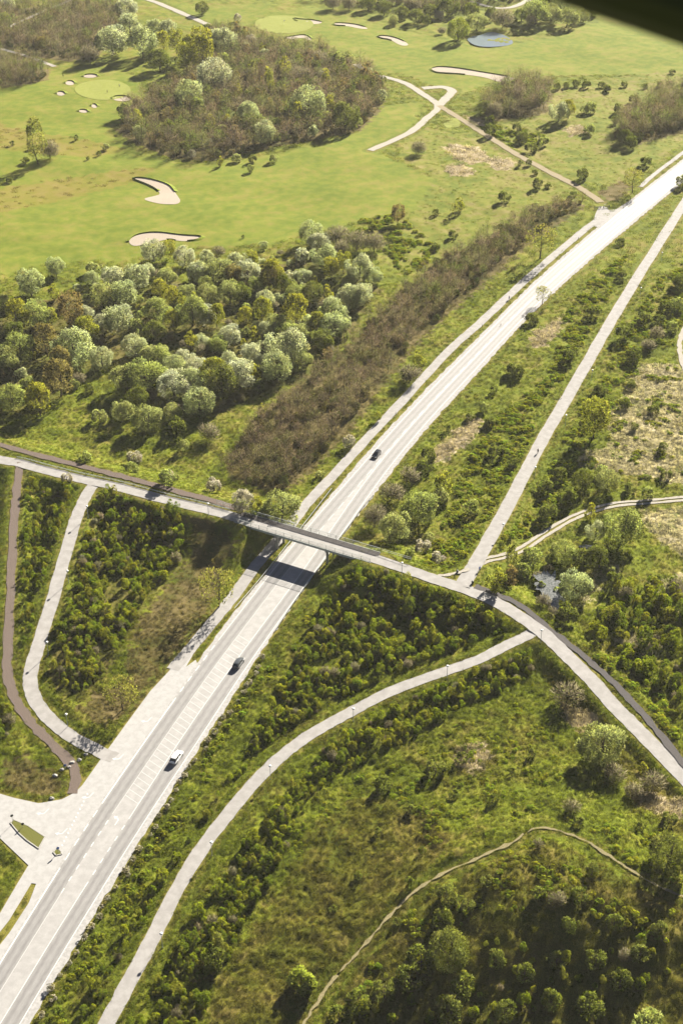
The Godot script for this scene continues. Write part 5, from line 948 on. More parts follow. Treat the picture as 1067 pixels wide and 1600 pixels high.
func flat_line(pts: Array) -> Array:
	var out := []
	for p: Vector2 in pts:
		out.append(Vector3(p.x, 0, p.y))
	return out


func splat(line: Array, width: float, bank: bool, on_hill := false) -> void:
	var reach := 18.0 if bank else 6.0
	for i in line.size() - 1:
		var a: Vector3 = line[i]
		var b: Vector3 = line[i + 1]
		var ab := Vector2(b.x - a.x, b.z - a.z)
		var l2 := maxf(ab.length_squared(), 0.0001)
		var x0 := maxi(int(minf(a.x, b.x) - reach) - GX, 0)
		var x1 := mini(int(maxf(a.x, b.x) + reach) - GX + 1, GW - 1)
		var z0 := maxi(int(minf(a.z, b.z) - reach) - GZ, 0)
		var z1 := mini(int(maxf(a.z, b.z) + reach) - GZ + 1, GH - 1)
		for gz in range(z0, z1 + 1):
			for gx in range(x0, x1 + 1):
				var p := Vector2(gx + GX - a.x, gz + GZ - a.z)
				var t := clampf(p.dot(ab) / l2, 0.0, 1.0)
				var d := (p - ab * t).length() - width * 0.5
				var y := lerpf(a.y, b.y, t)
				var k := gz * GW + gx
				if d < way_gap[k]:
					way_gap[k] = d
					way_top[k] = y
				if bank:
					raised[k] = maxf(raised[k], y - maxf(0.0, d - 0.6) * 0.37)


func fill_area(poly: PackedVector2Array, what: int) -> void:
	var lo := poly[0]
	var hi := poly[0]
	for p in poly:
		lo = lo.min(p)
		hi = hi.max(p)
	for gz in range(maxi(int(lo.y) - GZ, 0), mini(int(hi.y) - GZ + 2, GH)):
		var cuts := []
		var z := float(gz + GZ)
		for i in poly.size():
			var a := poly[i]
			var b := poly[(i + 1) % poly.size()]
			if (a.y > z) != (b.y > z):
				cuts.append(a.x + (b.x - a.x) * (z - a.y) / (b.y - a.y))
		cuts.sort()
		for c in range(0, cuts.size() - 1, 2):
			for gx in range(maxi(int(ceil(cuts[c])) - GX, 0), mini(int(floor(cuts[c + 1])) - GX + 1, GW)):
				if what >= 0:
					kind_at[gz * GW + gx] = what
				else:
					way_gap[gz * GW + gx] = minf(way_gap[gz * GW + gx], -1.0)
					way_top[gz * GW + gx] = 0.0


func make_relief() -> void:
	raised.resize(GW * GH)
	way_gap.resize(GW * GH)
	way_gap.fill(99.0)
	way_top.resize(GW * GH)
	kind_at.resize(GW * GH)
	for a in AREAS:
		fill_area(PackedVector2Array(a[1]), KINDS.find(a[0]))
	for n: String in PATHS:
		splat(smooth_line(PATHS[n][1], 4), PATHS[n][0], n in EMBANKED)
	splat([BRIDGE[0] + (BRIDGE[0] - BRIDGE[1]) * 0.05, BRIDGE[0]], 6.0, true)
	splat([BRIDGE[1], BRIDGE[1] + (BRIDGE[1] - BRIDGE[0]) * 0.05], 6.0, true)
	# the bridge itself carries no ground: clear what its ends marked over the road
	var road := PackedVector2Array(ROAD_LEFT)
	var back := ROAD_RIGHT.duplicate()
	back.reverse()
	road.append_array(PackedVector2Array(back))
	for edge in [ROAD_LEFT, ROAD_RIGHT, APRON]:
		splat(flat_line(edge), 0.6, false)
	fill_area(road, -1)
	fill_area(PackedVector2Array(APRON), -1)


func grid(a: PackedFloat32Array, x: float, z: float) -> float:
	var fx := clampf(x - GX, 0.0, GW - 1.001)
	var fz := clampf(z - GZ, 0.0, GH - 1.001)
	var ix := int(fx)
	var iz := int(fz)
	var k := iz * GW + ix
	fx -= ix
	fz -= iz
	return lerpf(lerpf(a[k], a[k + 1], fx), lerpf(a[k + GW], a[k + GW + 1], fx), fz)


func cell(x: float, z: float) -> int:
	return clampi(int(round(z)) - GZ, 0, GH - 1) * GW + clampi(int(round(x)) - GX, 0, GW - 1)


func ground(x: float, z: float) -> float:
	var c := cell(x, z)
	var base := maxf(hill(x, z), grid(raised, x, z))
	var rough: float = ROUGHNESS[kind_at[c]]
	var h := base + (n_hump.get_noise_2d(x, z) * 0.6 + n_tuft.get_noise_2d(x, z) * 0.28) * rough + n_wide.get_noise_2d(x, z) * 0.9
	if z > -240.0 and x > 0.0:
		h += absf(n_hump.get_noise_2d(x * 0.8 + z * 0.35 + 300.0, z * 0.22)) * -2.2 * clampf(hill(x, z) / 4.0, 0.0, 1.0) + 0.5 * clampf(hill(x, z) / 4.0, 0.0, 1.0)
	var gap := grid(way_gap, x, z)
	if gap < 5.0:
		var t := smoothstep(1.0, 4.0, gap)
		h = lerpf(way_top[c] - 0.09, h, t)
	return h


func inside_any(gap: float, x: float, z: float) -> bool:
	return grid(way_gap, x, z) < gap


# ------------------------------------------------------------------ materials
func make_materials() -> void:
	M.asphalt_pale = speckled(Color(0.245, 0.237, 0.232), Color(0.295, 0.286, 0.28), 0.012, 0.05, 0.8, 0.4)
	M.asphalt_lane = lane_material()
	M.shoulder = speckled(Color(0.25, 0.242, 0.236), Color(0.33, 0.322, 0.315), 0.02, 0.08, 0.95, 0.2)
	M.apron = speckled(Color(0.265, 0.258, 0.253), Color(0.31, 0.303, 0.298), 0.015, 0.06, 0.85, 0.4)
	M.path = speckled(Color(0.225, 0.214, 0.206), Color(0.275, 0.264, 0.256), 0.012, 0.045, 0.9, 0.3)
	M.gravel_path = speckled(Color(0.25, 0.23, 0.195), Color(0.35, 0.325, 0.285), 0.03, 0.11, 0.95, 0.2)
	M.track_brown = speckled(Color(0.075, 0.058, 0.05), Color(0.16, 0.125, 0.105), 0.04, 0.15, 0.95, 0.2)
	M.track_dark = speckled(Color(0.045, 0.042, 0.042), Color(0.11, 0.10, 0.098), 0.05, 0.2, 0.95, 0.2)
	M.dirt = speckled(Color(0.17, 0.14, 0.085), Color(0.29, 0.24, 0.16), 0.04, 0.2, 0.95, 0.2)
	M.trodden = speckled(Color(0.13, 0.115, 0.05), Color(0.25, 0.21, 0.125), 0.04, 0.2, 0.95, 0.2)
	M.sand = speckled(Color(0.27, 0.225, 0.18), Color(0.36, 0.31, 0.255), 0.03, 0.1, 0.95, 0.2)
	M.turf = speckled(Color(0.125, 0.165, 0.013), Color(0.17, 0.20, 0.02), 0.05, 0.2, 0.95, 0.2)
	M.green = speckled(Color(0.17, 0.19, 0.032), Color(0.19, 0.205, 0.04), 0.01, 0.05, 0.95, 0.2)
	M.island = speckled(Color(0.075, 0.085, 0.018), Color(0.13, 0.12, 0.035), 0.05, 0.2, 0.95, 0.2)
	M.paint_worn = speckled(Color(0.29, 0.285, 0.28), Color(0.42, 0.415, 0.41), 0.05, 0.4, 0.7, 0.4)
	M.paint = speckled(Color(0.36, 0.36, 0.35), Color(0.55, 0.55, 0.54), 0.05, 0.4, 0.7, 0.4)
	M.kerb = speckled(Color(0.22, 0.21, 0.20), Color(0.34, 0.33, 0.31), 0.05, 0.4, 0.9, 0.3)
	M.concrete = speckled(Color(0.24, 0.235, 0.22), Color(0.36, 0.355, 0.335), 0.02, 0.12, 0.85, 0.3)
	M.steel_pale = plain(0.42, 0.45, 0.43, 0.5, 0.5)
	M.steel = plain(0.45, 0.46, 0.46, 0.4, 0.5)
	M.steel.metallic = 0.6
	M.rail_grey = plain(0.30, 0.32, 0.30, 0.5, 0.5)
	M.rust = plain(0.16, 0.10, 0.06, 0.8)
	M.white_lamp = plain(0.80, 0.80, 0.78, 0.4, 0.5)
	M.dark_metal = plain(0.04, 0.045, 0.05, 0.5, 0.5)
	M.stone = speckled(Color(0.20, 0.19, 0.17), Color(0.42, 0.40, 0.37), 0.04, 0.4, 0.9, 0.3)
	M.bark = plain(0.085, 0.065, 0.05, 0.95, 0.1)
	M.birch_bark = plain(0.16, 0.13, 0.105, 0.9, 0.2)
	M.wood = plain(0.20, 0.15, 0.10, 0.9, 0.2)
	M.black = plain(0.02, 0.02, 0.022, 0.6, 0.4)
	M.water = plain(0.17, 0.21, 0.25, 0.12, 0.7)  # pale blue of the reflected sky is put into the base colour
	M.marsh_water = speckled(Color(0.07, 0.075, 0.07), Color(0.2, 0.205, 0.205), 0.02, 0.12, 0.15, 0.6)
	M.blue_sign = plain(0.03, 0.10, 0.35, 0.4, 0.5)
	M.flag = plain(0.75, 0.75, 0.70, 0.8)


# lane asphalt: polished wheel tracks run along the lane (u across, v along, in metres / 24)
func lane_material() -> StandardMaterial3D:
	var w := 256
	var h := 512
	var n := FastNoiseLite.new()
	n.seed = 5
	n.frequency = 0.02
	n.fractal_octaves = 4
	var fine := n.get_seamless_image(w, h).get_data()
	n.frequency = 0.2
	n.seed = 9
	var grain := n.get_seamless_image(w, h).get_data()
	var out := PackedByteArray()
	out.resize(w * h * 3)
	for x in w:
		var u := float(x) / w
		var tracks := exp(-pow((u - 0.27) / 0.12, 2.0)) + exp(-pow((u - 0.74) / 0.12, 2.0))
		for y in h:
			var i := y * w + x
			var v := 0.208 - 0.05 * tracks + 0.05 * (fine[i] / 255.0 - 0.5) + 0.05 * (grain[i] / 255.0 - 0.5)
			var c := Color(v, v * 0.965, v * 0.955).linear_to_srgb()
			out[i * 3] = int(c.r * 255.0)
			out[i * 3 + 1] = int(c.g * 255.0)
			out[i * 3 + 2] = int(c.b * 255.0)
	var m := StandardMaterial3D.new()
	m.albedo_texture = ImageTexture.create_from_image(Image.create_from_data(w, h, false, Image.FORMAT_RGB8, out))
	m.roughness = 0.72
	m.metallic_specular = 0.4
	return m


# ------------------------------------------------------------------ the ground
func make_ground() -> void:
	var xs := PackedFloat32Array()
	var x := -266.0
	while x < 266.0:
		xs.append(x)
		x += 1.0 if absf(x + 0.5) < 120.0 else 2.6
	xs.append(266.0)
	var zs := PackedFloat32Array()
	var z := -55.0
	while z > -1118.0:
		zs.append(z)
		z -= 1.0 if z > -460.0 and z < -150.0 else 2.6
	zs.append(-1118.0)
	var nx := xs.size()
	var nz := zs.size()
	var v := PackedVector3Array()
	var uv := PackedVector2Array()
	var uv2 := PackedVector2Array()
	var nor := PackedVector3Array()
	v.resize(nx * nz)
	uv.resize(nx * nz)
	uv2.resize(nx * nz)
	nor.resize(nx * nz)
	for j in nz:
		for i in nx:
			var k := j * nx + i
			v[k] = Vector3(xs[i], ground(xs[i], zs[j]), zs[j])
			uv[k] = Vector2((xs[i] + 266.0) / 532.0, (zs[j] + 1118.0) / 1063.0)
			uv2[k] = Vector2(xs[i], zs[j]) * 0.11
	for j in nz:
		for i in nx:
			var a := v[j * nx + maxi(i - 1, 0)]
			var b := v[j * nx + mini(i + 1, nx - 1)]
			var c := v[maxi(j - 1, 0) * nx + i]
			var d := v[mini(j + 1, nz - 1) * nx + i]
			nor[j * nx + i] = (b - a).cross(d - c).normalized()
	var idx := PackedInt32Array()
	idx.resize((nx - 1) * (nz - 1) * 6)
	var q := 0
	for j in nz - 1:
		for i in nx - 1:
			var k := j * nx + i
			for o in [k, k + nx, k + nx + 1, k, k + nx + 1, k + 1]:
				idx[q] = o
				q += 1
	var arr := []
	arr.resize(Mesh.ARRAY_MAX)
	arr[Mesh.ARRAY_VERTEX] = v
	arr[Mesh.ARRAY_NORMAL] = nor
	arr[Mesh.ARRAY_TEX_UV] = uv
	arr[Mesh.ARRAY_TEX_UV2] = uv2
	arr[Mesh.ARRAY_INDEX] = idx
	var mesh := ArrayMesh.new()
	mesh.add_surface_from_arrays(Mesh.PRIMITIVE_TRIANGLES, arr)
	var m := StandardMaterial3D.new()
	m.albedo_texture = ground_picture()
	m.roughness = 0.95
	m.metallic_specular = 0.15
	m.detail_enabled = true
	m.detail_blend_mode = BaseMaterial3D.BLEND_MODE_MUL
	m.detail_uv_layer = BaseMaterial3D.DETAIL_UV_2
	m.detail_albedo = grain_picture()
	structure("ground", mesh, m)
	# the same country goes on beyond what the camera sees
	var st := begin()
	var far := 7000.0
	for r in [[-far, -266.0, -far, far], [266.0, far, -far, far], [-266.0, 266.0, -far, -1118.0], [-266.0, 266.0, -55.0, far]]:
		quad(st, Vector3(r[0], -0.1, r[2]), Vector3(r[1], -0.1, r[2]), Vector3(r[1], -0.1, r[3]), Vector3(r[0], -0.1, r[3]), Vector3(0, -5000, 0))
	structure("terrain", st.commit(), speckled(Color(0.07, 0.09, 0.025), Color(0.16, 0.19, 0.05), 0.008, 0.004))


func grain_picture() -> Texture2D:
	var n := FastNoiseLite.new()
	n.seed = 77
	n.frequency = 0.045
	n.fractal_octaves = 5
	n.fractal_gain = 0.7
	var src := n.get_seamless_image(512, 512).get_data()
	var out := PackedByteArray()
	out.resize(512 * 512 * 3)
	for i in 512 * 512:
		var t := float(src[i]) / 255.0
		var g := clampf(0.62 + 0.5 * t, 0.0, 1.0)
		out[i * 3] = int(255.0 * minf(1.0, g * 1.02))
		out[i * 3 + 1] = int(255.0 * g)
		out[i * 3 + 2] = int(255.0 * g * 0.96)
	return ImageTexture.create_from_image(Image.create_from_data(512, 512, false, Image.FORMAT_RGB8, out))


# what grows where: three colours for each kind of ground, mixed in patches
func ground_picture() -> Texture2D:
	var w := 1024
	var h := 2046
	var pal := [
		[Color(0.098, 0.13, 0.012), Color(0.165, 0.195, 0.019), Color(0.21, 0.19, 0.045)],   # rough
		[Color(0.125, 0.175, 0.017), Color(0.17, 0.208, 0.025), Color(0.22, 0.22, 0.045)],   # fairway
		[Color(0.165, 0.18, 0.022), Color(0.205, 0.195, 0.035), Color(0.235, 0.20, 0.055)],   # tan
		[Color(0.115, 0.155, 0.017), Color(0.18, 0.20, 0.03), Color(0.235, 0.21, 0.075)],   # fescue
		[Color(0.26, 0.21, 0.12), Color(0.40, 0.335, 0.23), Color(0.50, 0.43, 0.32)],   # straw
		[Color(0.10, 0.14, 0.02), Color(0.33, 0.30, 0.16), Color(0.58, 0.53, 0.39)],   # reed
		[Color(0.075, 0.082, 0.017), Color(0.125, 0.105, 0.038), Color(0.18, 0.145, 0.07)],   # brown
		[Color(0.085, 0.105, 0.011), Color(0.135, 0.135, 0.021), Color(0.175, 0.145, 0.042)],   # dry olive; dimness of haze and vignetting over the lower meadow mixed in
		[Color(0.085, 0.105, 0.014), Color(0.12, 0.12, 0.025), Color(0.15, 0.125, 0.045)],   # litter
	]
	var s := []
	for p in pal:
		for c: Color in p:
			var t := c.linear_to_srgb()
			s.append(Vector3(t.r, t.g, t.b) * 255.0)
	var verge_c := Color(0.19, 0.165, 0.045).linear_to_srgb()
	var verge := Vector3(verge_c.r, verge_c.g, verge_c.b) * 255.0
	var mow_c := Color(0.115, 0.15, 0.016).linear_to_srgb()
	var mow := Vector3(mow_c.r, mow_c.g, mow_c.b) * 255.0
	var n := FastNoiseLite.new()
	n.seed = 31
	n.fractal_octaves = 5
	n.frequency = 0.014
	var big := n.get_image(w, h, false, false, false).get_data()
	n.seed = 32
	n.frequency = 0.07
	n.fractal_octaves = 4
	n.fractal_gain = 0.6
	var mid := n.get_image(w, h, false, false, false).get_data()
	n.seed = 33
	n.frequency = 0.11
	var warp := n.get_image(w, h, false, false, false).get_data()
	var out := PackedByteArray()
	out.resize(w * h * 3)
	var step := 532.0 / w
	for y in h:
		var zz := y * step + GZ + 2.0
		for x in w:
			var i := y * w + x
			var n1 := big[i] / 255.0
			var n2 := mid[i] / 255.0
			var wx := (warp[i] / 255.0 - 0.5) * 7.0
			var xx := x * step + GX
			var gx := clampi(int(xx + wx - GX), 0, GW - 1)
			var gz := clampi(int(zz + (n2 - 0.5) * 8.0 - GZ), 0, GH - 1)
			var k := kind_at[gz * GW + gx] * 3
			var t := clampf((n1 * 0.55 + n2 * 0.75 - 0.4) * 2.1, 0.0, 1.0)
			var c: Vector3
			if t < 0.5:
				c = s[k].lerp(s[k + 1], t * 2.0)
			else:
				c = s[k + 1].lerp(s[k + 2], t * 2.0 - 1.0)
			if k == 3:
				c *= 1.0 + 0.022 * sin((xx * 0.42 + zz * 0.9 + sin(xx * 0.02) * 14.0) * 0.5) * n1 * 1.6
			var gap := way_gap[clampi(int(zz + 0.5 - GZ), 0, GH - 1) * GW + clampi(int(xx + 0.5 - GX), 0, GW - 1)]
			if gap < 3.2:
				var e := gap + (n2 - 0.5) * 2.4
				if e < 0.8:
					c = c.lerp(verge, 0.7)
				elif e < 2.4:
					c = c.lerp(mow, 0.65)
			out[i * 3] = int(c.x)
			out[i * 3 + 1] = int(c.y)
			out[i * 3 + 2] = int(c.z)
	return ImageTexture.create_from_image(Image.create_from_data(w, h, false, Image.FORMAT_RGB8, out))


# a flat sheet of the given outline that lies on the ground
func sheet(outline: Array, up: float, follow := true) -> ArrayMesh:
	var pts := PackedVector2Array(outline)
	var st := begin()
	st.set_normal(Vector3.UP)
	var ids := Geometry2D.triangulate_polygon(pts)
	for i in range(0, ids.size(), 3):
		var p := []
		for k in 3:
			var q := pts[ids[i + k]]
			p.append(Vector3(q.x, (ground(q.x, q.y) if follow else 0.0) + up, q.y))
		tri(st, p[0], p[1], p[2], p[0] + Vector3(0, -1000, 0))
	return st.commit()


# rounds off an outline and gives it more points
func soft_outline(pts: Array, times := 2) -> Array:
	var p := pts
	for t in times:
		var q := []
		for i in p.size():
			var a: Vector2 = p[i]
			var b: Vector2 = p[(i + 1) % p.size()]
			q.append(a.lerp(b, 0.25))
			q.append(a.lerp(b, 0.75))
		p = q
	return p


# a soft outline with small bays
func frayed(pts: Array) -> Array:
	var out := soft_outline(pts, 3)
	var mid := Vector2.ZERO
	for p: Vector2 in out:
		mid += p / out.size()
	for i in out.size():
		out[i] = mid + (out[i] - mid) * (0.9 + 0.55 * n_hump.get_noise_2d(out[i].x * 3.0, out[i].y * 3.0))
	return out


func level_of(pts: Array) -> float:
	var h := -99.0
	for p: Vector2 in pts:
		h = maxf(h, ground(p.x, p.y))
	return h


func make_water_and_sand() -> void:
	# a bunker: pale sand lying a little above the turf level with a dark cut lip at its far side
	for b in BUNKERS:
		var line := soft_outline(b[1])
		var o := structure("sand_bunker", draped(line, 0.10), M.sand)
		o.set_meta("label", b[0])
		var st := begin()
		var mid := Vector2.ZERO
		for p: Vector2 in line:
			mid += p / line.size()
		for i in line.size():
			var a: Vector2 = line[i]
			var c: Vector2 = line[(i + 1) % line.size()]
			var away := ((a + c) * 0.5 - mid).normalized()
			if away.y > 0.15:
				continue
			var ha := ground(a.x, a.y)
			var hc := ground(c.x, c.y)
			var a0 := Vector3(a.x, ha + 0.05, a.y)
			var c0 := Vector3(c.x, hc + 0.05, c.y)
			var up := Vector3(0, 0.55, 0)
			var out := Vector3(away.x, 0, away.y) * 0.9
			quad(st, a0, c0, c0 + up, a0 + up, a0 + out * 3.0)
			quad(st, a0 + up, c0 + up, c0 + out * 2.0, a0 + out * 2.0, a0 + Vector3(0, -50, 0))
		var lip := MeshInstance3D.new()
		lip.name = "lip"
		lip.mesh = st.commit()
		lip.material_override = M.turf
		o.add_child(lip)
	structure("putting_green", draped(soft_outline(GREEN_NEAR, 1), 0.12), M.green)
	structure("putting_green", draped(soft_outline(GREEN_FAR, 1), 0.12), M.green)
	structure("tee_ground", draped(soft_outline(TEE, 1), 0.15), M.green)
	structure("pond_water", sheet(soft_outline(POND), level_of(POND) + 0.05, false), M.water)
	structure("marsh_water", sheet(frayed(MARSH), level_of(MARSH) + 0.02, false), M.marsh_water)
	structure("marsh_water", sheet(frayed(MARSH_SMALL), level_of(MARSH_SMALL) + 0.02, false), M.marsh_water)


# a sheet cut into small cells, so that it follows the ground
func draped(outline: Array, up: float) -> ArrayMesh:
	var poly := PackedVector2Array(outline)
	var lo := poly[0]
	var hi := poly[0]
	for p in poly:
		lo = lo.min(p)
		hi = hi.max(p)
	var st := begin()
	var step := 4.0
	var z := lo.y
	while z < hi.y:
		var x := lo.x
		while x < hi.x:
			var sq := PackedVector2Array([Vector2(x, z), Vector2(x + step, z), Vector2(x + step, z + step), Vector2(x, z + step)])
			for piece in Geometry2D.intersect_polygons(poly, sq):
				var ids := Geometry2D.triangulate_polygon(piece)
				for i in range(0, ids.size(), 3):
					var p := []
					for k in 3:
						var q: Vector2 = piece[ids[i + k]]
						p.append(Vector3(q.x, ground(q.x, q.y) + up, q.y))
					tri(st, p[0], p[1], p[2], p[0] + Vector3(0, -1000, 0))
			x += step
		z += step
	return st.commit()


# ------------------------------------------------------------------ paths and road
func ribbon(left: Array, right: Array, up: float, v_scale := 24.0) -> ArrayMesh:
	var st := begin()
	var run := 0.0
	for i in left.size() - 1:
		var l0: Vector3 = left[i]
		var l1: Vector3 = left[i + 1]
		var r0: Vector3 = right[i]
		var r1: Vector3 = right[i + 1]
		var next := run + ((l1 + r1) * 0.5 - (l0 + r0) * 0.5).length() / v_scale
		var p := [l0, l1, r1, l0, r1, r0]
		var u := [Vector2(0, run), Vector2(0, next), Vector2(1, next), Vector2(0, run), Vector2(1, next), Vector2(1, run)]
		var n: Vector3 = (p[2] - p[0]).cross(p[1] - p[0])
		if n.y < 0.0:
			p = [l0, r1, l1, l0, r0, r1]
			u = [u[0], u[2], u[1], u[0], u[5], u[2]]
		for k in 6:
			st.set_normal(Vector3.UP)
			st.set_uv(u[k])
			st.add_vertex(p[k] + Vector3(0, up, 0))
		run = next
	return st.commit()


func sides_of(line: Array, width: float, wobble := 0.0, shift := 0.0) -> Array:
	var left := []
	var right := []
	for i in line.size():
		var d: Vector3 = line[mini(i + 1, line.size() - 1)] - line[maxi(i - 1, 0)]
		var n := Vector3(-d.z, 0, d.x).normalized()
		var p: Vector3 = line[i] + n * shift
		left.append(p - n * (width * 0.5 + wobble * n_hump.get_noise_2d(p.x * 3.0, p.z * 3.0)))
		right.append(p + n * (width * 0.5 + wobble * n_hump.get_noise_2d(p.x * 3.0 + 99.0, p.z * 3.0)))
	return [left, right]


func make_paths() -> void:
	var looks := {"old_track": "track_brown", "track_bed": "track_dark", "track_bed_west": "track_brown", "farm_track": "gravel_path", "dirt_trail": "trodden", "dirt_road": "dirt", "golf_path": "gravel_path", "golf_path_branch": "gravel_path", "wood_path": "gravel_path", "wood_path_far": "gravel_path", "club_path": "gravel_path", "pond_path": "gravel_path", "loop_trail": "gravel_path", "link_path": "gravel_path"}
	var up := 0.02
	for n: String in PATHS:
		var line := smooth_line(PATHS[n][1], 8)
		if n == "dirt_trail":
			for i in line.size():
				line[i].y = way_top[cell(line[i].x, line[i].z)] + 0.04
		var w: float = PATHS[n][0]
		var earthy: bool = looks.has(n)
		var lr := sides_of(line, w, 0.6 if earthy else 0.28)
		if n == "farm_track":  # two gravel ruts with grass between
			var a := sides_of(line, 1.05, 0.25, -0.85)
			var b := sides_of(line, 1.05, 0.25, 0.85)
			structure(n, ribbon(a[0], a[1], up), M.gravel_path)
			structure(n, ribbon(b[0], b[1], up), M.gravel_path)
		else:
			structure(n, ribbon(lr[0], lr[1], up), M[looks.get(n, "path")])
		up += 0.004


func to3(pts: Array) -> Array:
	var out := []
	for p: Vector2 in pts:
		out.append(Vector3(p.x, 0, p.y))
	return out


# the same points spread evenly along a line
func spread(line: Array, count: int) -> Array:
	var run := [0.0]
	for i in line.size() - 1:
		run.append(run[i] + (line[i + 1] - line[i]).length())
	var out := []
	var j := 0
	for k in count:
		var s: float = run[-1] * k / (count - 1)
		while j < line.size() - 2 and run[j + 1] < s:
			j += 1
		out.append(line[j].lerp(line[j + 1], (s - run[j]) / maxf(run[j + 1] - run[j], 0.001)))
	return out


func near_on(line: Array, p: Vector3) -> Vector3:
	var best: Vector3 = line[0]
	for i in line.size() - 1:
		var q := Geometry3D.get_closest_point_to_segment(p, line[i], line[i + 1])
		if q.distance_squared_to(p) < best.distance_squared_to(p):
			best = q
	return best


func marking(parent: Node3D, called: String, line: Array, from: float, to: float, width: float, up := 0.036, worn := false) -> void:
	var part_line := []
	var run := 0.0
	for i in line.size() - 1:
		var seg: Vector3 = line[i + 1] - line[i]
		var l := seg.length()
		if run + l >= from and run <= to:
			if part_line.is_empty():
				part_line.append(line[i] + seg * clampf((from - run) / l, 0.0, 1.0))
			part_line.append(line[i] + seg * clampf((to - run) / l, 0.0, 1.0))
		run += l
	if part_line.size() < 2:
		return
	var lr := sides_of(part_line, width)
	part(called, ribbon(lr[0], lr[1], up), M.paint_worn if worn else M.paint, parent)


func length_of(line: Array) -> float:
	var l := 0.0
	for i in line.size() - 1:
		l += (line[i + 1] - line[i]).length()
	return l


func along(line: Array, s: float) -> Array:
	for i in line.size() - 1:
		var l: float = (line[i + 1] - line[i]).length()
		if s <= l:
			return [line[i].lerp(line[i + 1], s / l), (line[i + 1] - line[i]).normalized()]
		s -= l
	return [line[-1], (line[-1] - line[-2]).normalized()]


func arrow(parent: Node3D, at: Vector3, dir: Vector3, bend: float) -> void:
	var side := Vector3(-dir.z, 0, dir.x)
	var st := begin()
	var low := at + Vector3(0, -1000, 0)
	var y := Vector3(0, 0.036, 0)
	var f := func(u: float, v: float) -> Vector3: return at + side * u * 0.75 + dir * v * 0.75 + y
	quad(st, f.call(-0.12, -2.2), f.call(0.12, -2.2), f.call(0.12, 0.3), f.call(-0.12, 0.3), low)
	if bend == 0.0:
		tri(st, f.call(-0.55, 0.3), f.call(0.55, 0.3), f.call(0.0, 2.2), low)
	else:
		quad(st, f.call(-0.12 * bend, 0.3), f.call(0.12 * bend, 0.0), f.call(0.9 * bend, 0.6), f.call(0.8 * bend, 0.95), low)
		tri(st, f.call(0.75 * bend, 1.35), f.call(1.05 * bend, 0.1), f.call(1.9 * bend, 1.1), low)
	part("arrow", st.commit(), M.paint, parent)


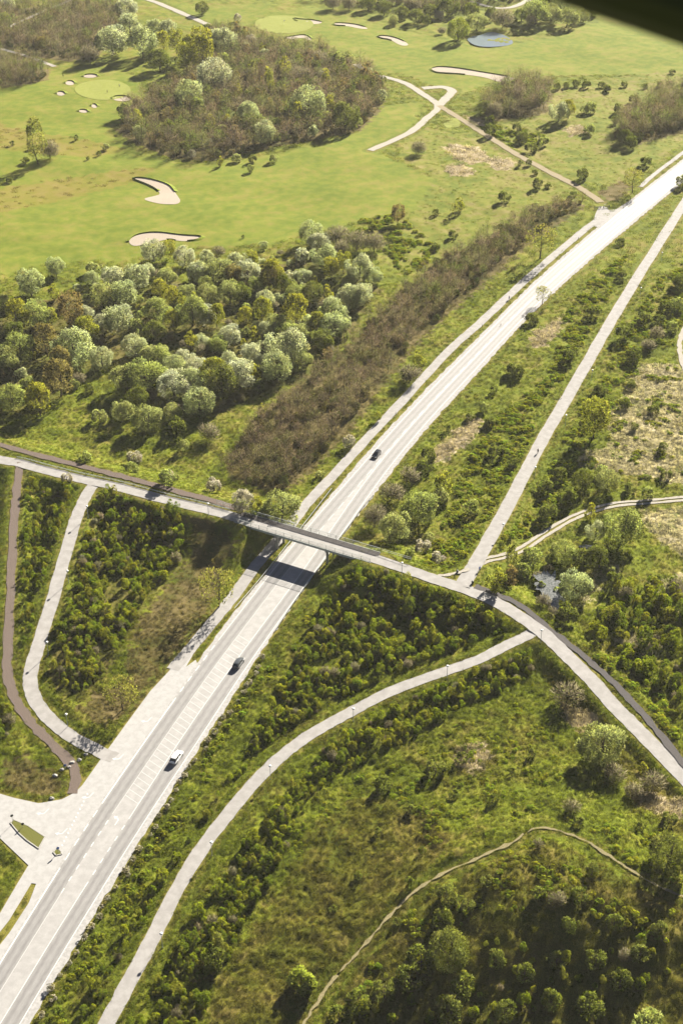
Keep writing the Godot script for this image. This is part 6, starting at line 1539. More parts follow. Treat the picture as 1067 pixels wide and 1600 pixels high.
func make_road() -> void:
	structure("path_junction", sheet(GATE_APRON, 0.016, false), M.path)
	structure("junction", sheet(APRON, 0.018, false), M.apron)
	var rl := to3(ROAD_LEFT)
	var rr := to3(ROAD_RIGHT)
	var paired := []
	var rr_even := spread(rr, 420)
	for i in rr_even.size():
		var p: Vector3 = rr_even[i]
		var q := near_on(rl, p)
		var away := (p - q).normalized()
		rr_even[i] = p + away * (n_tuft.get_noise_2d(p.x, p.z) * 0.7 + 0.15)  # loose gravel spills over the verge
		paired.append(q - away * (n_tuft.get_noise_2d(q.x, q.z + 70.0) * 0.5))
	var road := structure("main_road", ribbon(paired, rr_even, 0.024), M.shoulder)
	var al := spread(to3(LANE_A_LEFT), 200)
	var ar_all := to3(LANE_A_RIGHT)
	var ar := []
	for p: Vector3 in al:
		ar.append(near_on(ar_all, p))
	var br := spread(to3(LANE_B_RIGHT), 200)
	var bl_all := to3(LANE_B_LEFT)
	var bl := []
	for p: Vector3 in br:
		bl.append(near_on(bl_all, p))
	part("lane", ribbon(al, ar, 0.029), M.asphalt_lane, road)
	part("lane", ribbon(bl, br, 0.029), M.asphalt_lane, road)
	# the strip between the lanes: worn pale asphalt
	var ml := spread(ar_all, 200)
	var mr := []
	for p: Vector3 in ml:
		mr.append(near_on(bl_all, p))
	part("median", ribbon(ml, mr, 0.029), M.asphalt_pale, road)
	# painted lines
	var total := length_of(al)
	var s := 0.0
	while s < total:
		var q: Array = along(al, s)
		var z: float = q[0].z
		if (z > -226.0 and z < -203.0) or (z < -258.0 and z > -285.0):
			marking(road, "edge_dash", al, s, s + 2.2, 0.25)
			s += 4.4
		else:
			marking(road, "edge_line", al, s, s + 18.0, 0.28 if z > -260.0 else 0.18)
			s += 18.0
	s = 0.0
	while s < length_of(br):
		marking(road, "edge_line", br, s, s + 18.0, 0.18)
		s += 18.0
	s = 0.0
	var ar2 := spread(ar_all, 200)
	var bl2 := spread(bl_all, 200)
	while s < length_of(ar2):
		var z: float = along(ar2, s)[0].z
		if z > -226.0 and z < -197.0:
			marking(road, "lane_dash", ar2, s, s + 1.4, 0.22)
			s += 3.4
		elif z > -330.0:
			marking(road, "lane_line", ar2, s, s + 12.0, 0.16, 0.036, true)
			s += 12.0
		else:
			marking(road, "centre_dash", ar2, s, s + 4.0, 0.16)
			s += 7.0
	s = 0.0
	while s < length_of(bl2):
		var z: float = along(bl2, s)[0].z
		if z > -222.0 and z < -203.0:
			marking(road, "lane_dash", bl2, s, s + 1.4, 0.22)
			s += 3.4
		else:
			marking(road, "lane_line", bl2, s, s + 12.0, 0.16)
			s += 12.0
	# chevrons on the closed median
	s = 0.0
	while s < length_of(ar2):
		var q: Array = along(ar2, s)
		if q[0].z < -232.0 and q[0].z > -292.0:
			var far: Vector3 = near_on(bl2, q[0]) - q[1] * 1.6
			marking(road, "hatch_stripe", [q[0], far], 0.0, 99.0, 0.2, 0.036, true)
		s += 2.0
	for v in [0.10, 0.17, 0.235]:
		var q: Array = along(ar2, length_of(ar2) * v)
		var mid: Vector3 = q[0].lerp(near_on(bl2, q[0]), 0.5)
		if mid.z > -235.0:
			arrow(road, mid, q[1], -1.0)
	for p in [[Vector3(-45.5, 0, -257.0), 1.0], [Vector3(-50.5, 0, -244.0), 1.0], [Vector3(-55.5, 0, -231.5), 1.0], [Vector3(-59.5, 0, -220.5), 1.0], [Vector3(-64.5, 0, -226.5), 1.0]]:
		arrow(road, p[0], Vector3(-0.5, 0, 0.87), p[1])
	# broken line where the slip lane leaves
	for k in 14:
		var a := Vector3(-56.0, 0, -232.5).lerp(Vector3(-59.0, 0, -217.0), k / 13.0)
		var st := begin()
		bevel_box(st, a + Vector3(0, 0.03, 0), Vector3(0.3, 0.02, 0.55), Basis(Vector3.UP, 0.45), 0.004)
		part("give_way_block", st.commit(), M.paint, road)
	# grass islands with kerbs
	for isl in [[ISLAND_BIG, "large"], [ISLAND_SMALL, "small"]]:
		var line: Array = isl[0]
		var st := begin()
		for i in line.size():
			var a: Vector2 = line[i]
			var b: Vector2 = line[(i + 1) % line.size()]
			var d := b - a
			bevel_box(st, Vector3((a.x + b.x) / 2, 0.08, (a.y + b.y) / 2), Vector3(d.length() + 0.2, 0.16, 0.28), Basis(Vector3.UP, -d.angle()), 0.03)
		var o := structure("traffic_island", sheet(line, 0.13, false), M.island)
		part("kerb", st.commit(), M.kerb, o)


# ------------------------------------------------------------------ footbridge
func make_footbridge() -> void:
	var a: Vector3 = BRIDGE[0]
	var b: Vector3 = BRIDGE[1]
	var mid := (a + b) * 0.5
	var d := b - a
	var length := Vector2(d.x, d.z).length()
	var turn := atan2(-d.z, d.x)
	# local x runs along the bridge, local z towards the camera
	var o := thing("footbridge", Vector3(mid.x, 0, mid.z), turn, "pale concrete footbridge with grey railings crossing over the main road", "bridge")
	var top := 5.6
	var near_z := 2.2
	var far_z := -3.4
	var wide := near_z - far_z
	var cz := (near_z + far_z) * 0.5
	var slab := func(called: String, mat: Material, at: Vector3, size: Vector3, bevel := 0.03) -> MeshInstance3D:
		var st := begin()
		bevel_box(st, at, size, Basis(), bevel)
		return part(called, st.commit(), mat, o)
	slab.call("deck", M.concrete, Vector3(0, top - 0.25, cz), Vector3(length, 0.46, wide))
	slab.call("walkway", M.path, Vector3(0, top + 0.005, near_z - 1.75), Vector3(length + 0.6, 0.05, 3.1), 0.01)
	slab.call("dark_strip", M.track_dark, Vector3(0, top + 0.005, far_z + 1.15), Vector3(length + 0.6, 0.05, 2.0), 0.01)  # darker strip along the far part of the deck
	for z in [near_z + 0.06, far_z - 0.06]:
		slab.call("fascia", M.steel_pale, Vector3(0, top - 0.36, z), Vector3(length, 0.75, 0.13), 0.03)
		slab.call("girder", M.rail_grey, Vector3(0, top - 0.75, z + (-0.9 if z > 0 else 0.9)), Vector3(length - 1.0, 0.6, 0.4), 0.03)
		var n := 17
		for k in n:
			slab.call("railing_post", M.rail_grey, Vector3(-length / 2 + 0.3 + (length - 0.6) * k / (n - 1), top + 0.6, z), Vector3(0.09, 1.25, 0.09), 0.015)
		slab.call("handrail", M.steel_pale, Vector3(0, top + 1.24, z), Vector3(length, 0.09, 0.11), 0.03)
		for y in [0.3, 0.6, 0.9]:
			slab.call("railing_bar", M.rail_grey, Vector3(0, top + y, z), Vector3(length, 0.045, 0.04), 0.01)
	# piers stand either side of the carriageway
	for px in [-8.2, 7.7]:
		slab.call("pier_cap", M.concrete, Vector3(px, top - 1.25, cz), Vector3(0.9, 0.5, wide - 0.8), 0.05)
		for pz in [near_z - 1.0, far_z + 1.0]:
			var st := begin()
			bar(st, Vector3(px, -0.3, pz), Vector3(px, top - 1.45, pz), 0.36, 0.36, 14)
			part("pier_column", st.commit(), M.concrete, o)
	for px in [-length / 2 - 0.3, length / 2 + 0.3]:
		slab.call("abutment", M.concrete, Vector3(px, top - 1.6, cz), Vector3(1.2, 2.4, wide + 0.6), 0.06)
	# railing that runs on along the path at both ends
	for side in [-1.0, 1.0]:
		var r := thing("approach_railing", Vector3(mid.x, 0, mid.z), turn, "grey railing on the far side of the path, %s end of the footbridge" % ("left" if side < 0 else "right"), "railing")
		var x0: float = side * (length / 2 + 0.4)
		for k in 5:
			var st := begin()
			bevel_box(st, Vector3(x0 + side * 2.2 * k, top + 0.45, far_z - 0.06), Vector3(0.09, 1.5, 0.09), Basis(), 0.015)
			part("railing_post", st.commit(), M.rail_grey, r)
		for y in [1.2, 0.7]:
			var st := begin()
			bevel_box(st, Vector3(x0 + side * 4.4, top + y, far_z - 0.06), Vector3(9.0, 0.08, 0.08), Basis(), 0.02)
			part("railing_bar", st.commit(), M.steel_pale, r)
	# low rail along the path left of the bridge
	var line := smooth_line(PATHS["footbridge_path"][1], 6)
	var edge: Array = sides_of(line, 5.0)[0]
	var low := thing("low_guard_rail", Vector3.ZERO, 0.0, "low pale double rail between the path and the brown track bed", "guard rail")
	var beams := begin()
	for i in range(10, edge.size() - 4):
		for y in [0.28, 0.5]:
			bar(beams, edge[i] + Vector3(0, y, 0), edge[i + 1] + Vector3(0, y, 0), 0.055, 0.055, 5)
		if i % 2 == 0:
			var st := begin()
			bevel_box(st, edge[i] + Vector3(0, 0.2, 0), Vector3(0.14, 0.8, 0.14))
			part("post", st.commit(), M.wood, low)
	part("rail", beams.commit(), M.steel_pale, low)


# ------------------------------------------------------------------ along the road
func guard_rail(line2: Array, label: String, group: String) -> void:
	var line := smooth_line(to3(line2), 5)
	var o := thing("guard_rail", line[0], 0.0, label, "guard rail", group)
	var beam := begin()
	for i in line.size() - 1:
		var a: Vector3 = line[i] - line[0]
		var b: Vector3 = line[i + 1] - line[0]
		var d := (b - a)
		bevel_box(beam, (a + b) * 0.5 + Vector3(0, 0.62, 0), Vector3(d.length() + 0.02, 0.32, 0.09), Basis(Vector3.UP, atan2(-d.z, d.x)), 0.03)
	part("beam", beam.commit(), M.steel, o)
	var l := length_of(line)
	var s := 0.0
	var st := begin()
	bevel_box(st, Vector3(0, 0.25, 0), Vector3(0.12, 0.8, 0.14))
	var mesh := st.commit()
	while s < l:
		var p: Vector3 = along(line, s)[0] - line[0]
		part("post", mesh, M.rust, o, Transform3D(Basis(), p))
		s += 3.0


func make_roadside() -> void:
	guard_rail(GUARD_LEFT, "steel guard rail between the road and cycle path at the footbridge", "guard rails at the footbridge")
	guard_rail(GUARD_RIGHT, "steel guard rail on the road's right side under the footbridge", "guard rails at the footbridge")
	# boulders that close the old track
	var spots := ["leftmost pale boulder below the old track", "dark boulder in the brown grass beside the track", "boulder on the end of the old track", "boulder just right of the old track's end", "boulder in the tree shade by the loop path", "pale boulder alone on the verge above the side road", "boulder beside the blue sign on the old track"]
	for i in BOULDERS.size():
		var r := rng.randf_range(0.42, 0.6)
		var o := MeshInstance3D.new()
		o.name = numbered("boulder")
		o.mesh = boulder_mesh(i, r)
		o.material_override = M.stone
		add_child(o)
		o.position = on_ground(BOULDERS[i]) + Vector3(0, r * 0.2, 0)
		tag(o, spots[i], "boulder", "boulders closing the old track")
	# signs
	sign_post("traffic_sign", Vector3(BOULDERS[6].x - 0.7, 0, BOULDERS[6].z + 0.7), 1.5, "blue", "small blue sign standing among the boulders on the old track")
	sign_post("traffic_sign", Vector3(ISLAND_BIG[0].x + 0.6, 0.12, ISLAND_BIG[0].y + 0.2), 2.6, "grey", "sign on a tall pole at the tip of the large traffic island")
	sign_post("traffic_sign", Vector3(ISLAND_SMALL[2].x - 0.5, 0.12, ISLAND_SMALL[2].y + 0.3), 1.6, "blue", "low sign on the small traffic island")
	sign_post("traffic_sign", Vector3(ISLAND_BIG[2].x - 1.1, 0.12, ISLAND_BIG[2].y + 0.3), 1.2, "grey", "short marker in the middle of the large traffic island")
	# low bush on the big island
	# litter bins by the fork
	var bins := ["dark litter bin left of the fork by the link path", "dark litter bin at the fork above the ridge path"]
	for i in BINS.size():
		var o := thing("litter_bin", on_ground(BINS[i]), 0.0, bins[i], "litter bin", "litter bins at the fork")
		part("body", lathe([Vector2(0, 0), Vector2(0.27, 0), Vector2(0.31, 0.8), Vector2(0.0, 0.8)]), M.black, o)
		part("lid", lathe([Vector2(0.33, 0.8), Vector2(0.33, 0.86), Vector2(0.2, 1.0), Vector2(0, 1.02)]), M.dark_metal, o)
	# marker posts between road and cycle path
	var marks := ["dark marker post lowest between road and cycle path", "dark marker post second up between road and cycle path", "dark marker post on the strip right of the cycle path", "dark marker post on the strip by the cycle path's lone bush", "dark marker post farthest up between road and cycle path"]
	for i in MARKER_POSTS.size():
		var o := thing("marker_post", on_ground(MARKER_POSTS[i]), 0.0, marks[i], "post", "marker posts along the cycle path")
		var st := begin()
		bevel_box(st, Vector3(0, 0.5, 0), Vector3(0.16, 1.1, 0.16))
		part("post", st.commit(), M.black, o)
		st = begin()
		bevel_box(st, Vector3(0, 0.9, 0), Vector3(0.19, 0.14, 0.19))
		part("reflector_band", st.commit(), M.flag, o)
	# gate where the dirt road meets the cycle path
	var g: Vector3 = PATHS["cycle_path"][1][0]
	var gate := thing("field_gate", Vector3(g.x, 0, g.z - 2.0), 0.25, "dark barrier closing the dirt road where it meets the cycle path", "gate")
	for x in [-3.4, -0.6, 0.6, 3.4]:
		var st := begin()
		bevel_box(st, Vector3(x, 0.55, 0), Vector3(0.22, 1.2, 0.22))
		part("post", st.commit(), M.black, gate)
	for x in [-2.0, 2.0]:
		for y in [0.5, 0.95]:
			var st := begin()
			bevel_box(st, Vector3(x, y, 0), Vector3(2.8, 0.18, 0.1))
			part("bar", st.commit(), M.black, gate)
	# flag on the far green
	var f := on_ground(Vector3(GREEN_FAR[0].x - 19.0, 0, GREEN_FAR[0].y))
	var flag := thing("golf_flag", f, 0.0, "white flag on a thin pole on the far putting green", "flag")
	var st := begin()
	bar(st, Vector3(0, 0, 0), Vector3(0, 2.6, 0), 0.04, 0.03)
	part("pole", st.commit(), M.white_lamp, flag)
	st = begin()
	bevel_box(st, Vector3(0.42, 2.3, 0), Vector3(0.85, 0.55, 0.05), Basis(Vector3.UP, 0.4), 0.01)
	part("cloth", st.commit(), M.flag, flag)


func on_ground(p: Vector3) -> Vector3:
	return Vector3(p.x, ground(p.x, p.z), p.z)


func boulder_mesh(k: int, r: float) -> ArrayMesh:
	var n := FastNoiseLite.new()
	n.seed = 400 + k
	n.frequency = 0.9
	var st := begin()
	var rows := 7
	var cols := 10
	var at := func(i: int, j: int) -> Vector3:
		var t := PI * i / rows
		var u := TAU * (j % cols) / cols
		var d := Vector3(sin(t) * cos(u), cos(t), sin(t) * sin(u))
		return d * Vector3(1.15, 0.75, 0.9) * r * (1.0 + 0.5 * n.get_noise_3dv(d * 1.3))
	for i in rows:
		for j in cols:
			quad(st, at.call(i, j), at.call(i, j + 1), at.call(i + 1, j + 1), at.call(i + 1, j), Vector3.ZERO)
	return st.commit()


func sign_post(called: String, at: Vector3, tall: float, colour: String, label: String) -> void:
	var o := thing(called, at, 0.5, label, "traffic sign")
	var st := begin()
	bar(st, Vector3(0, -0.1, 0), Vector3(0, tall, 0), 0.05, 0.05, 8)
	part("pole", st.commit(), M.rail_grey, o)
	var disc := lathe([Vector2(0, -0.015), Vector2(0.34, -0.015), Vector2(0.36, 0.0), Vector2(0.34, 0.015), Vector2(0, 0.015)], 18)
	part("plate", disc, M.blue_sign if colour == "blue" else M.dark_metal, o, Transform3D(Basis(Vector3.RIGHT, PI / 2), Vector3(0, tall - 0.3, 0.07)))


func make_lamps() -> void:
	var pole := lathe([Vector2(0.14, -0.2), Vector2(0.14, 0.05), Vector2(0.075, 0.1), Vector2(0.05, 3.7), Vector2(0.0, 3.72)], 8)
	var neck := lathe([Vector2(0.0, 3.66), Vector2(0.14, 3.68), Vector2(0.17, 3.76), Vector2(0.0, 3.78)], 12)
	var shade := lathe([Vector2(0.0, 3.76), Vector2(0.30, 3.78), Vector2(0.34, 3.86), Vector2(0.30, 4.0), Vector2(0.16, 4.09), Vector2(0.0, 4.12)], 14)
	var first: Node3D
	for l in LAMPS:
		var at := on_ground(l[0])
		var o: Node3D
		if first == null:
			o = thing("path_lamp", at, 0.0, l[1], "lamp post", "lamps along the paths")
			part("pole", pole, M.rail_grey, o)
			part("collar", neck, M.dark_metal, o)
			part("lamp_head", shade, M.white_lamp, o)
			first = o
		else:
			o = first.duplicate()
			o.name = numbered("path_lamp")
			add_child(o)
			o.position = at
			tag(o, l[1], "lamp post", "lamps along the paths")


# ------------------------------------------------------------------ crowns
var crowns := {}
var trunks := {}
var tints := {}


# a crown of unit radius: leaf-sized faces on many small lobes; tall is its half height, and its middle lies at height `mid`
func crown(k: int, tall: float, mid: float, lobes: int, leaves: int, leaf: float, slim: float, rise: float, tip := 0.0) -> ArrayMesh:
	var r := RandomNumberGenerator.new()
	r.seed = k
	var centre := PackedVector3Array()
	var size := PackedFloat32Array()
	var shade := PackedColorArray()
	for i in lobes:
		var d := Vector3(r.randfn(), r.randfn() * 0.85 + 0.1, r.randfn()).normalized()
		var s := r.randf_range(0.20, 0.36)
		var c := d * (1.0 - s) * (r.randf_range(0.78, 1.04) if i % 4 else r.randf_range(0.3, 0.7))
		if tip > 0.0:
			var f := 1.0 - tip * clampf(c.y * 0.5 + 0.5, 0.0, 1.0)
			c.x *= f
			c.z *= f
			s *= lerpf(1.0, f, 0.7)
		centre.append(c)
		size.append(s)
		var b := r.randf_range(0.72, 1.22)
		shade.append(Color(b * r.randf_range(0.93, 1.12), b, b * r.randf_range(0.8, 1.15)))
	var v := PackedVector3Array()
	var nor := PackedVector3Array()
	var col := PackedColorArray()
	for i in leaves:
		var l := i % lobes
		var d := Vector3(r.randfn(), r.randfn(), r.randfn()).normalized()
		if d.dot(centre[l]) < -0.1 * centre[l].length():
			d = -d
		var p := centre[l] + d * size[l] * r.randf_range(0.7, 1.12)
		p = Vector3(p.x, p.y * tall + mid, p.z)
		if p.y < 0.03:
			p.y = 0.03 + r.randf() * 0.1
		var t := (d * 0.8 + Vector3(0, rise, 0) + Vector3(r.randf() - 0.5, r.randf() - 0.5, r.randf() - 0.5) * 1.1).normalized()
		var side := t.cross(Vector3(r.randfn(), r.randfn(), r.randfn())).normalized()
		var n := side.cross(t)
		if n.dot(d) < 0.0:
			n = -n
		var ln := leaf * r.randf_range(0.7, 1.3)
		var w := ln * slim * 0.5
		var c := shade[l] * r.randf_range(0.8, 1.2)
		var q := [p, p + t * ln * 0.55 + side * w, p + t * ln, p + t * ln * 0.45 - side * w]
		var nn := (n * 0.7 + d * 0.5).normalized()
		for j in [0, 1, 2, 0, 2, 3]:
			v.append(q[j])
			nor.append(nn)
			col.append(c)
	return mesh_of(v, nor, col)


func mesh_of(v: PackedVector3Array, nor: PackedVector3Array, col: PackedColorArray) -> ArrayMesh:
	var arr := []
	arr.resize(Mesh.ARRAY_MAX)
	arr[Mesh.ARRAY_VERTEX] = v
	arr[Mesh.ARRAY_NORMAL] = nor
	arr[Mesh.ARRAY_COLOR] = col
	var m := ArrayMesh.new()
	m.add_surface_from_arrays(Mesh.PRIMITIVE_TRIANGLES, arr)
	return m


# twigs of a leafless bush or tree: thin blades that fork upwards and outwards from the stem
func twigs(k: int, tall: float, mid: float, count: int, length: float, thick: float, buds: float) -> ArrayMesh:
	var r := RandomNumberGenerator.new()
	r.seed = k
	var v := PackedVector3Array()
	var nor := PackedVector3Array()
	var col := PackedColorArray()
	for i in count:
		var d := Vector3(r.randfn(), r.randfn(), r.randfn()).normalized() * pow(r.randf(), 0.45)
		var p := Vector3(d.x, maxf(d.y * tall + mid, 0.02), d.z)
		var t := (Vector3(d.x, 0.75, d.z) + Vector3(r.randf() - 0.5, r.randf() - 0.5, r.randf() - 0.5) * 1.1).normalized()
		var side := t.cross(Vector3(r.randfn(), r.randfn(), r.randfn())).normalized()
		var bud := r.randf() < buds
		var ln := length * r.randf_range(0.5, 1.3) * (0.45 if bud else 1.0)
		var w := thick * (3.4 if bud else r.randf_range(0.6, 1.4))
		var b := r.randf_range(0.7, 1.3)
		var c := Color(b * 0.9, b * 1.45, b * 0.42) if bud else Color(b, b * r.randf_range(0.9, 1.05), b * r.randf_range(0.85, 1.1))
		var nn := (side.cross(t) * 0.7 + d * 0.5 + Vector3(0, 0.1, 0)).normalized()
		var q := [p - side * w * 0.5, p + side * w * 0.5, p + t * ln + side * w * 0.2, p + t * ln - side * w * 0.2]
		for j in [0, 1, 2, 0, 2, 3]:
			v.append(q[j])
			nor.append(nn)
			col.append(c)
	return mesh_of(v, nor, col)


func trunk(k: int, tall: float, thick: float, limbs: int, reach: float) -> ArrayMesh:
	var r := RandomNumberGenerator.new()
	r.seed = k
	var st := begin()
	var p := Vector3(0, -0.06 * tall, 0)
	var path := [p]
	for i in 4:
		p += Vector3(r.randf_range(-0.05, 0.05) * tall, tall * 0.265, r.randf_range(-0.05, 0.05) * tall)
		path.append(p)
	for i in 4:
		bar(st, path[i], path[i + 1], thick * (1.0 - 0.2 * i), thick * (0.8 - 0.2 * i), 6)
	for i in limbs:
		var t := r.randf_range(0.25, 0.95)
		var a: Vector3 = path[0].lerp(path[4], t)
		var u := r.randf() * TAU
		var b := a + Vector3(cos(u), r.randf_range(0.5, 1.1), sin(u)) * reach * r.randf_range(0.5, 1.0) * (1.15 - t * 0.6)
		bar(st, a, b, thick * 0.42 * (1.1 - t * 0.5), thick * 0.1, 4)
	return st.commit()


const HUES := {"W": "silvery", "G": "fresh green", "D": "dark green", "Y": "yellow green", "O": "bronze", "B": "brown twiggy"}
const TREE_KINDS := {
	# kind: crown shape, tree name, shrub name, category
	"W": ["dome", "willow_tree", "willow_shrub"], "G": ["dome", "leafy_tree", "leafy_shrub"], "D": ["dome", "dark_bush", "dark_shrub"],
	"Y": ["oval", "birch_tree", "yellow_shrub"], "O": ["oval", "bronze_tree", "bronze_shrub"], "B": ["bare", "twiggy_bush", "twiggy_shrub"],
	"S": ["dome", "blossom_bush", "blossom_shrub"], "P": ["spire", "slender_tree", "sapling"], "V": ["dome", "lime_tree", "lime_shrub"], "A": ["airy", "airy_tree", "airy_shrub"],
}


func make_crowns() -> void:
	# shape -> size class -> variants; size classes hold leaf sizes that stay near 0.3 to 0.45 m
	crowns = {
		"dome": [[crown(1, 0.85, 0.8, 10, 420, 0.30, 0.6, 0.4), crown(2, 0.95, 0.85, 12, 420, 0.30, 0.6, 0.4)],
			[crown(3, 0.88, 0.78, 22, 1500, 0.17, 0.55, 0.45), crown(4, 0.95, 0.82, 24, 1500, 0.17, 0.55, 0.45), crown(5, 0.84, 0.74, 20, 1500, 0.17, 0.55, 0.45)],
			[crown(6, 0.92, 0.84, 46, 7200, 0.078, 0.5, 0.5), crown(7, 0.96, 0.86, 54, 7200, 0.078, 0.5, 0.5), crown(8, 0.9, 0.8, 40, 7200, 0.078, 0.5, 0.5)]],
		"oval": [[crown(11, 1.05, 1.05, 12, 420, 0.28, 0.6, 0.5, 0.3)],
			[crown(12, 1.15, 1.25, 24, 1200, 0.17, 0.55, 0.5, 0.35), crown(13, 1.2, 1.3, 20, 1200, 0.17, 0.55, 0.5, 0.3)],
			[crown(14, 1.15, 1.3, 48, 3800, 0.095, 0.55, 0.5, 0.35), crown(15, 1.2, 1.35, 40, 3800, 0.095, 0.55, 0.5, 0.3)]],
		"spire": [[crown(21, 2.0, 2.1, 16, 500, 0.30, 0.5, 0.8, 0.5)], [crown(22, 2.0, 2.2, 30, 1300, 0.20, 0.5, 0.8, 0.5)], [crown(23, 2.0, 2.2, 44, 3000, 0.12, 0.5, 0.8, 0.5)]],
		"airy": [[crown(24, 1.0, 1.2, 14, 200, 0.28, 0.5, 0.6, 0.1)], [crown(25, 1.0, 1.25, 26, 480, 0.16, 0.5, 0.6, 0.1)], [crown(26, 1.0, 1.25, 44, 1300, 0.095, 0.5, 0.6, 0.1)]],
		"bare": [[twigs(31, 0.8, 0.75, 420, 0.5, 0.05, 0.2)], [twigs(32, 0.85, 0.85, 1100, 0.40, 0.032, 0.2), twigs(33, 0.8, 0.8, 1100, 0.40, 0.032, 0.12)], [twigs(34, 0.85, 0.9, 2600, 0.28, 0.018, 0.2)]],
	}
	trunks = {"dome": trunk(41, 1.2, 0.07, 9, 0.6), "oval": trunk(42, 1.9, 0.05, 9, 0.5), "spire": trunk(43, 3.2, 0.05, 8, 0.4), "airy": trunk(45, 1.9, 0.045, 16, 0.7), "bare": trunk(44, 1.0, 0.05, 10, 0.6)}
	tints = {
		"W": [leafy(0.60, 0.65, 0.38), leafy(0.54, 0.61, 0.30), leafy(0.66, 0.69, 0.48)],
		"G": [leafy(0.41, 0.47, 0.14), leafy(0.45, 0.49, 0.18)],
		"D": [leafy(0.19, 0.225, 0.04), leafy(0.22, 0.25, 0.055)],
		"Y": [leafy(0.43, 0.43, 0.05), leafy(0.38, 0.40, 0.05)],
		"O": [leafy(0.29, 0.225, 0.085), leafy(0.29, 0.25, 0.085)],
		"B": [leafy(0.19, 0.168, 0.10, 0.0)],
		"S": [leafy(0.60, 0.56, 0.48)],
		"P": [leafy(0.37, 0.39, 0.08)],
		"V": [leafy(0.34, 0.40, 0.06)],
		"A": [leafy(0.36, 0.36, 0.07)],
	}


func make_trees() -> void:
	var wood := PackedVector2Array(WOOD_OUTLINE)
	for t in TREES:
		var k: Array = TREE_KINDS[t[0]]
		var r: float = t[2] * (1.17 if Geometry2D.is_point_in_polygon(Vector2(t[1].x, t[1].z), wood) else 1.1)
		var c := 0 if r < 1.5 else (1 if r < 3.4 else 2)
		var at := on_ground(t[1])
		var small := r < 1.7
		var o := thing(k[2] if small else k[1], at, rng.randf() * TAU, t[3], "shrub" if small else "tree", "trees and shrubs standing out singly")
		o.scale = r * Vector3(rng.randf_range(0.88, 1.14), rng.randf_range(0.9, 1.12), rng.randf_range(0.88, 1.14))
		part("trunk", trunks[k[0]], M.bark, o)
		var list: Array = crowns[k[0]][c]
		var mats: Array = tints[t[0]]
		part("crown", list[rng.randi() % list.size()], mats[rng.randi() % mats.size()], o)


# lesser trees that fill the big wood between the ones that stand out
func fill_wood() -> void:
	var r := RandomNumberGenerator.new()
	r.seed = 95
	var n := 0
	for p: Vector2 in scatter(WOOD_OUTLINE, 9.5, r, 2.0):
		var near := false
		for t in TREES:
			if Vector2(t[1].x - p.x, t[1].z - p.y).length() < t[2] * 0.8:
				near = true
				break
		if near:
			continue
		var kind: String = ["G", "O", "Y", "W", "B", "W", "G", "B"][r.randi() % 8]
		var k: Array = TREE_KINDS[kind]
		var s := r.randf_range(1.2, 2.4)
		var o := thing("understorey_bush", Vector3(p.x, ground(p.x, p.y), p.y), r.randf() * TAU, "small %s bush filling a gap between the trees of the big wood" % HUES[kind], "tree", "small bushes filling the big wood")
		o.scale = Vector3(s, s * r.randf_range(0.8, 1.1), s)
		part("trunk", trunks[k[0]], M.bark, o)
		var list: Array = crowns[k[0]][1]
		part("crown", list[r.randi() % list.size()], tints[kind][0], o)
		n += 1
	# half-leafed trees among the far bare ones
	for p: Vector2 in scatter(BARE_WOODS[1][2], 15.0, r, 2.0):
		var kind: String = ["G", "W", "Y", "D", "G", "O"][r.randi() % 6]
		var k: Array = TREE_KINDS[kind]
		var s := r.randf_range(2.4, 4.6)
		var o := thing("leafing_tree", Vector3(p.x, ground(p.x, p.y), p.y), r.randf() * TAU, "%s leafing tree among the bare ones in the far wood" % HUES[kind], "tree", "leafing trees in the far wood")
		o.scale = Vector3(s, s * r.randf_range(0.9, 1.3), s)
		part("trunk", trunks[k[0]], M.bark, o)
		var list: Array = crowns[k[0]][1]
		part("crown", list[r.randi() % list.size()], tints[kind][0], o)
	print("infill ", n)


# points spread at random in an outline, none closer than about `gap`
func scatter(outline: Array, gap: float, r: RandomNumberGenerator, keep_off := 1.6) -> Array:
	var poly := PackedVector2Array(outline)
	var lo := poly[0]
	var hi := poly[0]
	for p in poly:
		lo = lo.min(p)
		hi = hi.max(p)
	var out := []
	var z := lo.y
	var row := 0
	while z < hi.y:
		var x := lo.x + (row % 2) * gap * 0.5
		while x < hi.x:
			var p := Vector2(x + r.randf_range(-0.45, 0.45) * gap, z + r.randf_range(-0.45, 0.45) * gap)
			if Geometry2D.is_point_in_polygon(p, poly) and not inside_any(keep_off, p.x, p.y):
				out.append(p)
			x += gap
		z += gap * 0.87
		row += 1
	return out


